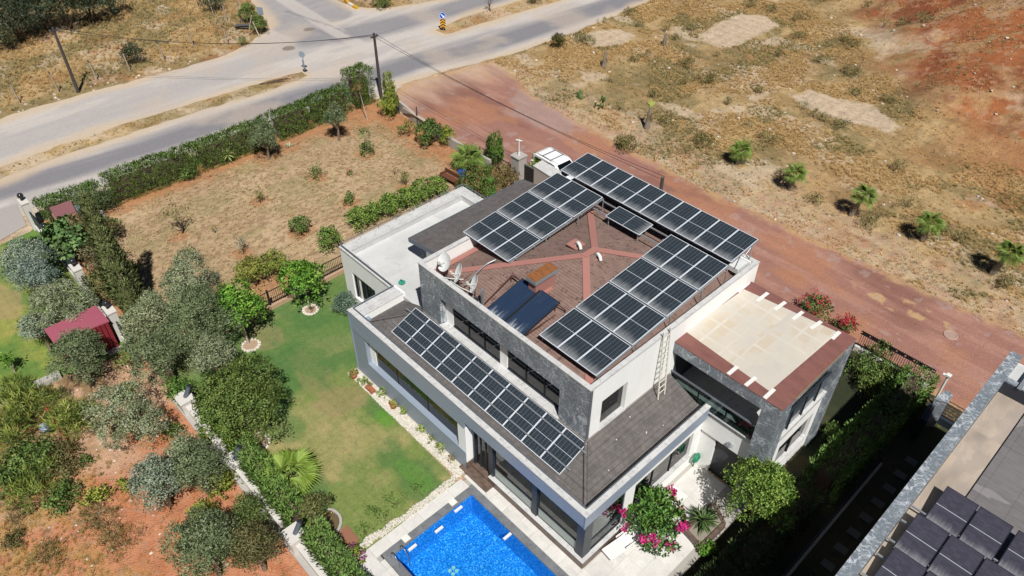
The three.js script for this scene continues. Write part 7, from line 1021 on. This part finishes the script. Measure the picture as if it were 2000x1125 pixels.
// palms of the field edge
[[[-10.13, -33.56], 1.25, 'second palm from the left along the far side of the dirt road'], [[-5.49, -33.83], 1.6, 'third and leaning palm along the far side of the dirt road'], [[-.72, -34.56], 1.3, 'fourth palm from the left along the far side of the dirt road'], [[3.88, -34.39], 1.65, 'rightmost palm with leaning trunk along the far side of the dirt road'], [[-14.89, -33.83], 1.0, 'leftmost and smallest palm along the far side of the dirt road']].forEach(([p, h, l], i) => { const g = fanPalm(l, p, h + 0.15, 0.68, 15, { tr: 0.15, pet: 0.7, group: 'young palms beyond the dirt road', el0: 1.4, el: 1.7 }); g.rotation.z = i === 1 || i === 3 ? -0.22 : -0.04; g.rotation.x = i === 1 || i === 3 ? -0.1 : 0; });
[[[-23.27, -33.13], 1.9, 'dead palm trunk with a few green leaves beside the dirt road', 1], [[-33.64, -39.49], 1.5, 'grey dead palm stump hung with dry leaves in the field', 0], [[-32.91, -47.7], 1.2, 'grey dead palm stump farther back near the pale earth patch', 0]].forEach(([p, h, l, lf]) => { const o = thing('dead_palm', l, 'dead palm', [p[0], 0, p[1]], undefined, true); part(o, 'trunk', [bar(V(0, 0, 0), V(0.05, h * 0.5, 0), 0.26, 0.17, 9), bar(V(0.05, h * 0.5, 0), V(0.1, h, -0.05), 0.17, 0.12, 9)], std('#8f8478', 0.95)); const L = new Leaves(); for (let k = 0; k < 34; k++) { const a = R(0, 6.28), d = unit(); L.add(0.1, h * R(0.65, 1), 0, Math.cos(a) * 0.35, -0.9, Math.sin(a) * 0.35, d[0], d[1], d[2], R(0.4, 0.9), 0.09, Math.cos(a), 0.2, Math.sin(a), tint(cols('#7a6a58', '#94846c', '#6a5c4c'))); } if (lf) for (let k = 0; k < 9; k++) { const a = R(0, 6.28); L.add(0.1, h, 0, Math.cos(a) * 0.6, 0.9, Math.sin(a) * 0.6, 0.1, 0.2, 1, R(0.6, 0.95), 0.14, 0, 1, 0, tint(cols('#93a048', '#a8b05c')), 0.2); } part(o, 'leaves', L.geo(), LEAF); });
for (const [p, h, l] of [[[-28.26, -32.8], 1.2, 'prickly cactus with dark dry pads at its foot near the dirt road'], [[-30.69, -33.02], 0.6, 'small cactus left of the bigger one near the dirt road']]) { const o = thing('cactus', l, 'cactus', [p[0], 0, p[1]], undefined, true), g = std('#5f7a44', 0.7), pads = []; for (let k = 0; k < 7; k++) part(o, 'pad', [new THREE.SphereGeometry(0.2, 10, 8).scale(0.8, 1.25, 0.3).rotateY(R(0, 3)).rotateZ(R(-0.5, 0.5)).translate(R(-0.3, 0.3) * h, h * (0.2 + 0.12 * k), R(-0.25, 0.25) * h)], g); }
plant('round_bush', 'round dark brown-green bush at the field corner by the asphalt road', 'bush', [-39.59, -39.45], 'brown', 0.75, 1.2, { k: 2, cols: cols('#5e5a28', '#6a6430', '#50501f') });
plant('shrub', 'mound of dry brush with green tips alone at the edge of the dirt road', 'shrub', [-22.21, -29.09], 'brown', 1.1, 0.9, { k: 1.1, cols: cols('#8a7f4a', '#70703a', '#a08f5c') });
{ // scrub of the fields
  const P = [[-39.29, -42.3], [-38.35, -42.19], [-37.76, -49.48], [-34.89, -50.57], [-32.94, -49.56], [-32.22, -42.39], [-32.23, -44.11], [-28.34, -45.22], [-25.08, -43.73], [-24.98, -44.3], [-26.04, -42.07], [-32.89, -62.96], [-30.63, -63.6], [-27.23, -63.17], [-26.9, -64.16], [-26.17, -71.39], [-20.66, -61.33], [-19.61, -60.61], [-21.39, -61.67], [-17.33, -55.13], [-16.51, -55.04], [-20.15, -55.43], [-19.18, -65.99], [-17.44, -66.33], [-16.02, -66.72], [-19.06, -79.33], [-17.08, -78.29], [-14.4, -51.32], [-12.21, -52.09], [-11.33, -52.03], [-16.03, -45.58], [-13.74, -44.95], [-12.32, -44.92], [-14.8, -45.14], [-17.49, -39.48], [-15.16, -38.51], [-19.02, -34.47], [-18.06, -34.31], [-18.53, -32.17], [-6.1, -41.97], [-22.75, -34.98], [-21.1, -41.5], [-31.1, -37.39], [-26.87, -33.89], [-11.45, -34.82], [-4.18, -33.44], [-4.01, -34.97], [0.94, -36.34], [-.27, -36.32], [4.94, -33.59], [-3.24, -37.66], [-8.08, -33.4], [-26.44, -37.89], [-33.25, -52.74], [-27.69, -49.36], [-23.61, -53.78], [-20.65, -45.61], [-40.34, -51.32], [-40.78, -47.65], [-24.57, -59.19], [-22.98, -70.14]];
  const LM = [[[-14.89, -33.83], 'near the leftmost field palm'], [[-10.13, -33.56], 'near the second field palm'], [[-5.49, -33.83], 'near the leaning third field palm'], [[-.72, -34.56], 'near the fourth field palm'], [[3.88, -34.39], 'near the rightmost field palm'], [[-23.27, -33.13], 'around the dead palm trunk with green leaves'], [[-33.64, -39.49], 'around the grey dead palm stump'], [[-32.91, -47.7], 'around the farther dead palm stump'], [[-29.96, -56.7], 'beside the upper pale earth patch'], [[-13.91, -47.86], 'beside the large pale earth patch'], [[-37.8, -45.06], 'beside the small pale patch at the asphalt road'], [[-20.4, -60.86], 'on the upper middle of the field'], [[-18.92, -79.02], 'on the red bank at the upper right'], [[-6.1, -41.97], 'on the reddish ground behind the palms'], [[-22.42, -29.37], 'at the field edge by the dirt road bend'], [[-25.5, -45.02], 'in the thick grass at the middle of the field'], [[-12.27, -52.02], 'at the right end of the large pale patch']];
  const scrubLabel = (p, s, r) => { let b = LM[0], m = 1e9; for (const l of LM) { const d = Math.hypot(p[0] - l[0][0], p[1] - l[0][1]); if (d < m) { m = d; b = l; } } return `${r > 0.8 ? 'wide' : r > 0.62 ? 'middling' : 'small'} ${s === 'dry' ? 'straw-dry' : s === 'brown' ? 'brownish' : 'olive-green'} scrub bush ${b[1]}`; };
  P.forEach((p, i) => { const z = p[1], r = R(0.45, 1.0), s = ['brown', 'weed', 'dry', 'weed'][i % 4]; const hi = relief(p[0], p[1]); plant('scrub_bush', scrubLabel(p, s, r), 'bush', p, s, r, R(0.35, 0.6), { y: hi, k: 0.65, group: 'scrub bushes of the dry field', cols: s === 'dry' ? SP.dry.cols : cols('#8a8250', '#767040', '#9a8e5e', '#686638') }); });
}
{ // grass tufts and stones that nobody could count
  const tuft = (nb, h, w) => { const p = []; for (let k = 0; k < nb; k++) { const a = k / nb * 6.283 + R(-0.4, 0.4), l = h * R(0.6, 1.1), o = 0.5 * R(0.3, 1), bx = Math.cos(a) * 0.05, bz = Math.sin(a) * 0.05, tx = bx + Math.cos(a) * l * o, tz = bz + Math.sin(a) * l * o; p.push(bx + Math.sin(a) * w, 0, bz - Math.cos(a) * w, bx - Math.sin(a) * w, 0, bz + Math.cos(a) * w, tx, l, tz); } const g = new THREE.BufferGeometry(); g.setAttribute('position', new THREE.Float32BufferAttribute(p, 3)); g.computeVertexNormals(); const n = g.attributes.normal; if (n.getY(0) < 0) console.log('tuft winding'); for (let i = 0; i < n.count; i++) n.setXYZ(i, n.getX(i) * 0.4, 0.9, n.getZ(i) * 0.4); g.normalizeNormals(); return g; };
  const m4 = new THREE.Matrix4(), q = new THREE.Quaternion(), up = V(0, 1, 0);
  function scatter(name, label, cat, geo, mat, n, place) {
    const im = new THREE.InstancedMesh(geo, mat, n); let k = 0, tries = 0;
    while (k < n && tries++ < n * 6) { const s = place(); if (!s) continue; q.setFromAxisAngle(up, R(0, 6.28)); m4.compose(V(s[0], s[1], s[2]), q, V(s[3], s[3] * R(0.7, 1.2), s[3])); im.setMatrixAt(k, m4); im.setColorAt(k, s[4]); k++; }
    im.count = k; im.name = numbered(name); tag(im, label, cat); im.userData.kind = 'stuff'; shade(im); scene.add(im);
  }
  const straw = [lin('#d6b478'), lin('#c09c64'), lin('#a4865a'), lin('#8a8050'), lin('#cda66a')], gm = std(new THREE.Color(1, 1, 1), 0.9, { side: THREE.DoubleSide }), col = (c) => new THREE.Color().setRGB(...c);
  const tone = (x, z) => { const a = fbm(x * 0.28 - 30, z * 0.28 + 11, 3); const c = a > 0.56 && rnd() < 0.7 ? straw[3] : rnd() < 0.25 ? straw[2] : rnd() < 0.5 ? straw[1] : rnd() < 0.5 ? straw[0] : straw[4], v = R(0.75, 1.1); return col([c[0] * v, c[1] * v, c[2] * v]); };
  const t1 = tuft(18, 0.27, 0.009), free = (x, z) => !(inside(ROAD, x, z) && !inside(MEDIAN1, x, z) && !inside(MEDIAN2, x, z)) && !inside(DIRT, x, z);
  scatter('dry_grass', 'dry straw-coloured grass of the open field beyond the dirt road', 'dry grass', t1, gm, 52000, () => { const x = R(-52, 34), z = R(-92, -27); if (!free(x, z) || inside(ROAD, x, z)) return; if (x < -45 && z > -40) return; for (const P of PADS) if (edgeDist(P, x, z) > -0.1) return; const d = fbm(x * 0.22, z * 0.22, 4), h = hill(x, z); if (d < 0.5 + (z > -33 ? 0.08 : 0) && rnd() < 0.9) return; if (h > 0.6 && rnd() < 0.8) return; return [x, relief(x, z) - 0.03, z, R(0.5, 1.1), tone(x, z)]; });
  scatter('dry_grass', 'dry straw-coloured grass of the fenced field left of the road', 'dry grass', t1, gm, 22000, () => { const x = R(-104, -60), z = R(-40, 9); if (!free(x, z)) return; const d = edgeDist(ROAD, x, z); if (d > -0.6 || (d > -2.2 && rnd() < 0.6)) return; return [x, relief(x, z) - 0.03, z, R(0.6, 1.4), tone(x, z)]; });
  scatter('dry_grass', 'dry grass and weeds on the two medians', 'dry grass', t1, gm, 1500, () => { const M1 = rnd() < 0.6 ? MEDIAN1 : MEDIAN2, p = pick(M1), x = p[0] + R(-9, 9), z = p[1] + R(-9, 9); if (!inside(M1, x, z) || edgeDist(M1, x, z) < 0.25) return; return [x, 0.01, z, R(0.35, 0.8), tone(x, z)]; });
  scatter('dry_grass', 'short dry grass of the yellowed garden lawn', 'dry grass', tuft(10, 0.14, 0.012), gm, 8000, () => { const x = R(-41, -24.8), z = R(-17.5, 6.5); if (z < -3 && x > -22.5) return; if (fbm(x * 0.6, z * 0.6, 3) < 0.42 && rnd() < 0.7) return; const v = R(0.7, 1.05), c = pick([lin('#caae88'), lin('#b89c74'), lin('#a09a68'), lin('#bfa67c')]); return [x, 0.005, z, R(0.6, 1.4), col([c[0] * v, c[1] * v, c[2] * v])]; });
  scatter('dry_grass', 'dry weeds and straw scattered over the red lot', 'dry grass', t1, gm, 5200, () => { const x = R(-27, -6), z = R(8.7, 20); const k = ss(12.5, 15, z + (fbm(x * 0.5, z * 0.5, 3) - 0.5) * 5); if (rnd() > 0.18 + 0.8 * k) return; const c = pick([lin('#c89a58'), lin('#b8803f'), lin('#a89058'), lin('#7f7a40')]), v = R(0.7, 1.05); return [x, 0, z, R(0.3, 0.9), col([c[0] * v, c[1] * v, c[2] * v])]; });
  scatter('verge_weeds', 'straw and weeds along both edges of the dirt road', 'weeds', t1, gm, 4200, () => { const x = R(-42, 14), z = R(-36, -19.4), d = edgeDist(DIRT, x, z); if (d > 0.35 || d < -2.4 || (x > -23 && x < -2 && z > -21)) return; if (inside(ROAD, x, z)) return; if (fbm(x * 0.7, z * 0.7, 2) < 0.45) return; return [x, 0, z, R(0.25, 0.6), tone(x, z)]; });
  const st = new THREE.DodecahedronGeometry(0.14, 0).scale(1, 0.6, 0.8);
  scatter('field_stones', 'pale stones lying about on field, verges and red lot', 'stones', st, std(new THREE.Color(1, 1, 1), 0.9), 620, () => { const a = rnd(); let x, z; if (a < 0.5) { x = R(-48, 30); z = R(-85, -28); if (!free(x, z) || inside(ROAD, x, z)) return; } else if (a < 0.7) { x = R(-66, -58); z = R(-12, 9); const d = edgeDist(ROAD, x, z); if (d > 0 || d < -1.6) return; } else { x = R(-27, -6); z = R(8.8, 19); } const v = R(0.6, 1); return [x, relief(x, z) + 0.01, z, R(0.25, a < 0.7 ? 1.4 : 0.7), new THREE.Color(0.62 * v, 0.54 * v, 0.45 * v)]; });
}
{ // loose things at the lower left
  const o = thing('rusty_pipe', 'rusty red pipe leaning out of the reeds at the lower left', 'pipe', [...[-21.63, 13.55]].toSpliced(1, 0, 0)), a = [-21.63, 13.55], b = [-24.62, 13.58]; part(o, 'pipe', [bar(V(a[0], 0.05, a[1]), V(b[0], 0.95, b[1]), 0.06, 0.06, 8)], std('#a04a34', 0.7)); part(o, 'end_cap', [bar(V(b[0], 0.95, b[1]), V(b[0] - 0.05, 0.98, b[1] - 0.05), 0.075, 0.075, 8)], std('#8a3a2a', 0.7));
  const p = [-23.64, 14.07], q = thing('metal_bucket', 'grey-blue bucket lying in the weeds beside the rusty pipe', 'bucket', [p[0], 0.6, p[1]], undefined, true); part(q, 'bucket', [new THREE.CylinderGeometry(0.24, 0.18, 0.4, 14, 1, true).rotateZ(1.1)], std('#8fa0b8', 0.5, { side: THREE.DoubleSide })); part(q, 'base', [new THREE.CylinderGeometry(0.18, 0.18, 0.02, 14).translate(0, -0.2, 0).rotateZ(1.1)], std('#7d8ea6', 0.5));
  const f = thing('broken_fence', 'piece of grey wooden railing on a stone kerb at the left edge', 'fence', [...[-27.77, 14.95]].toSpliced(1, 0, 0)), c = [-27.56, 15.76], d = [-27.71, 14.47], w = std('#8f8a7a', 0.9); for (const y of [0.35, 0.75]) part(f, 'rail', [beam(V(c[0], y, c[1]), V(d[0], y, d[1]), 0.06, 0.08)], w); for (let k = 0; k < 8; k++) { const t = k / 7; part(f, 'picket', [bar(V(c[0] + (d[0] - c[0]) * t, 0, c[1] + (d[1] - c[1]) * t), V(c[0] + (d[0] - c[0]) * t, 0.85, c[1] + (d[1] - c[1]) * t), 0.03, 0.03, 5)], w); }
  part(f, 'kerb', [beam(V(c[0] + 0.3, 0.1, c[1] + 0.4), V(d[0] + 0.3, 0.1, d[1] + 0.4), 0.25, 0.2)], STONE);
  const k = thing('concrete_kerb', 'pale concrete kerb between the neighbour lawn and the red lot', 'kerb', [...[-27.53, 12.83]].toSpliced(1, 0, 0)), e = [-27.5, 13.45], g = [-27.45, 12.19]; part(k, 'kerb', [beam(V(e[0], 0.15, e[1]), V(g[0], 0.15, g[1]), 0.45, 0.3)], STONE);
  const s = [[-27.54, 9.71], [-27.48, 8.81], [-27.03, 8.81], [-27.12, 9.67]], t = thing('concrete_slab', 'pale concrete slab on the ground at the corner of the red shed', 'slab', [s[0][0], 0, s[0][1]]); part(t, 'slab', [slab(s.map((u) => [u[0], 0.12, u[1]]), 0.12)], STONE);
}

renderer.render(scene, camera);
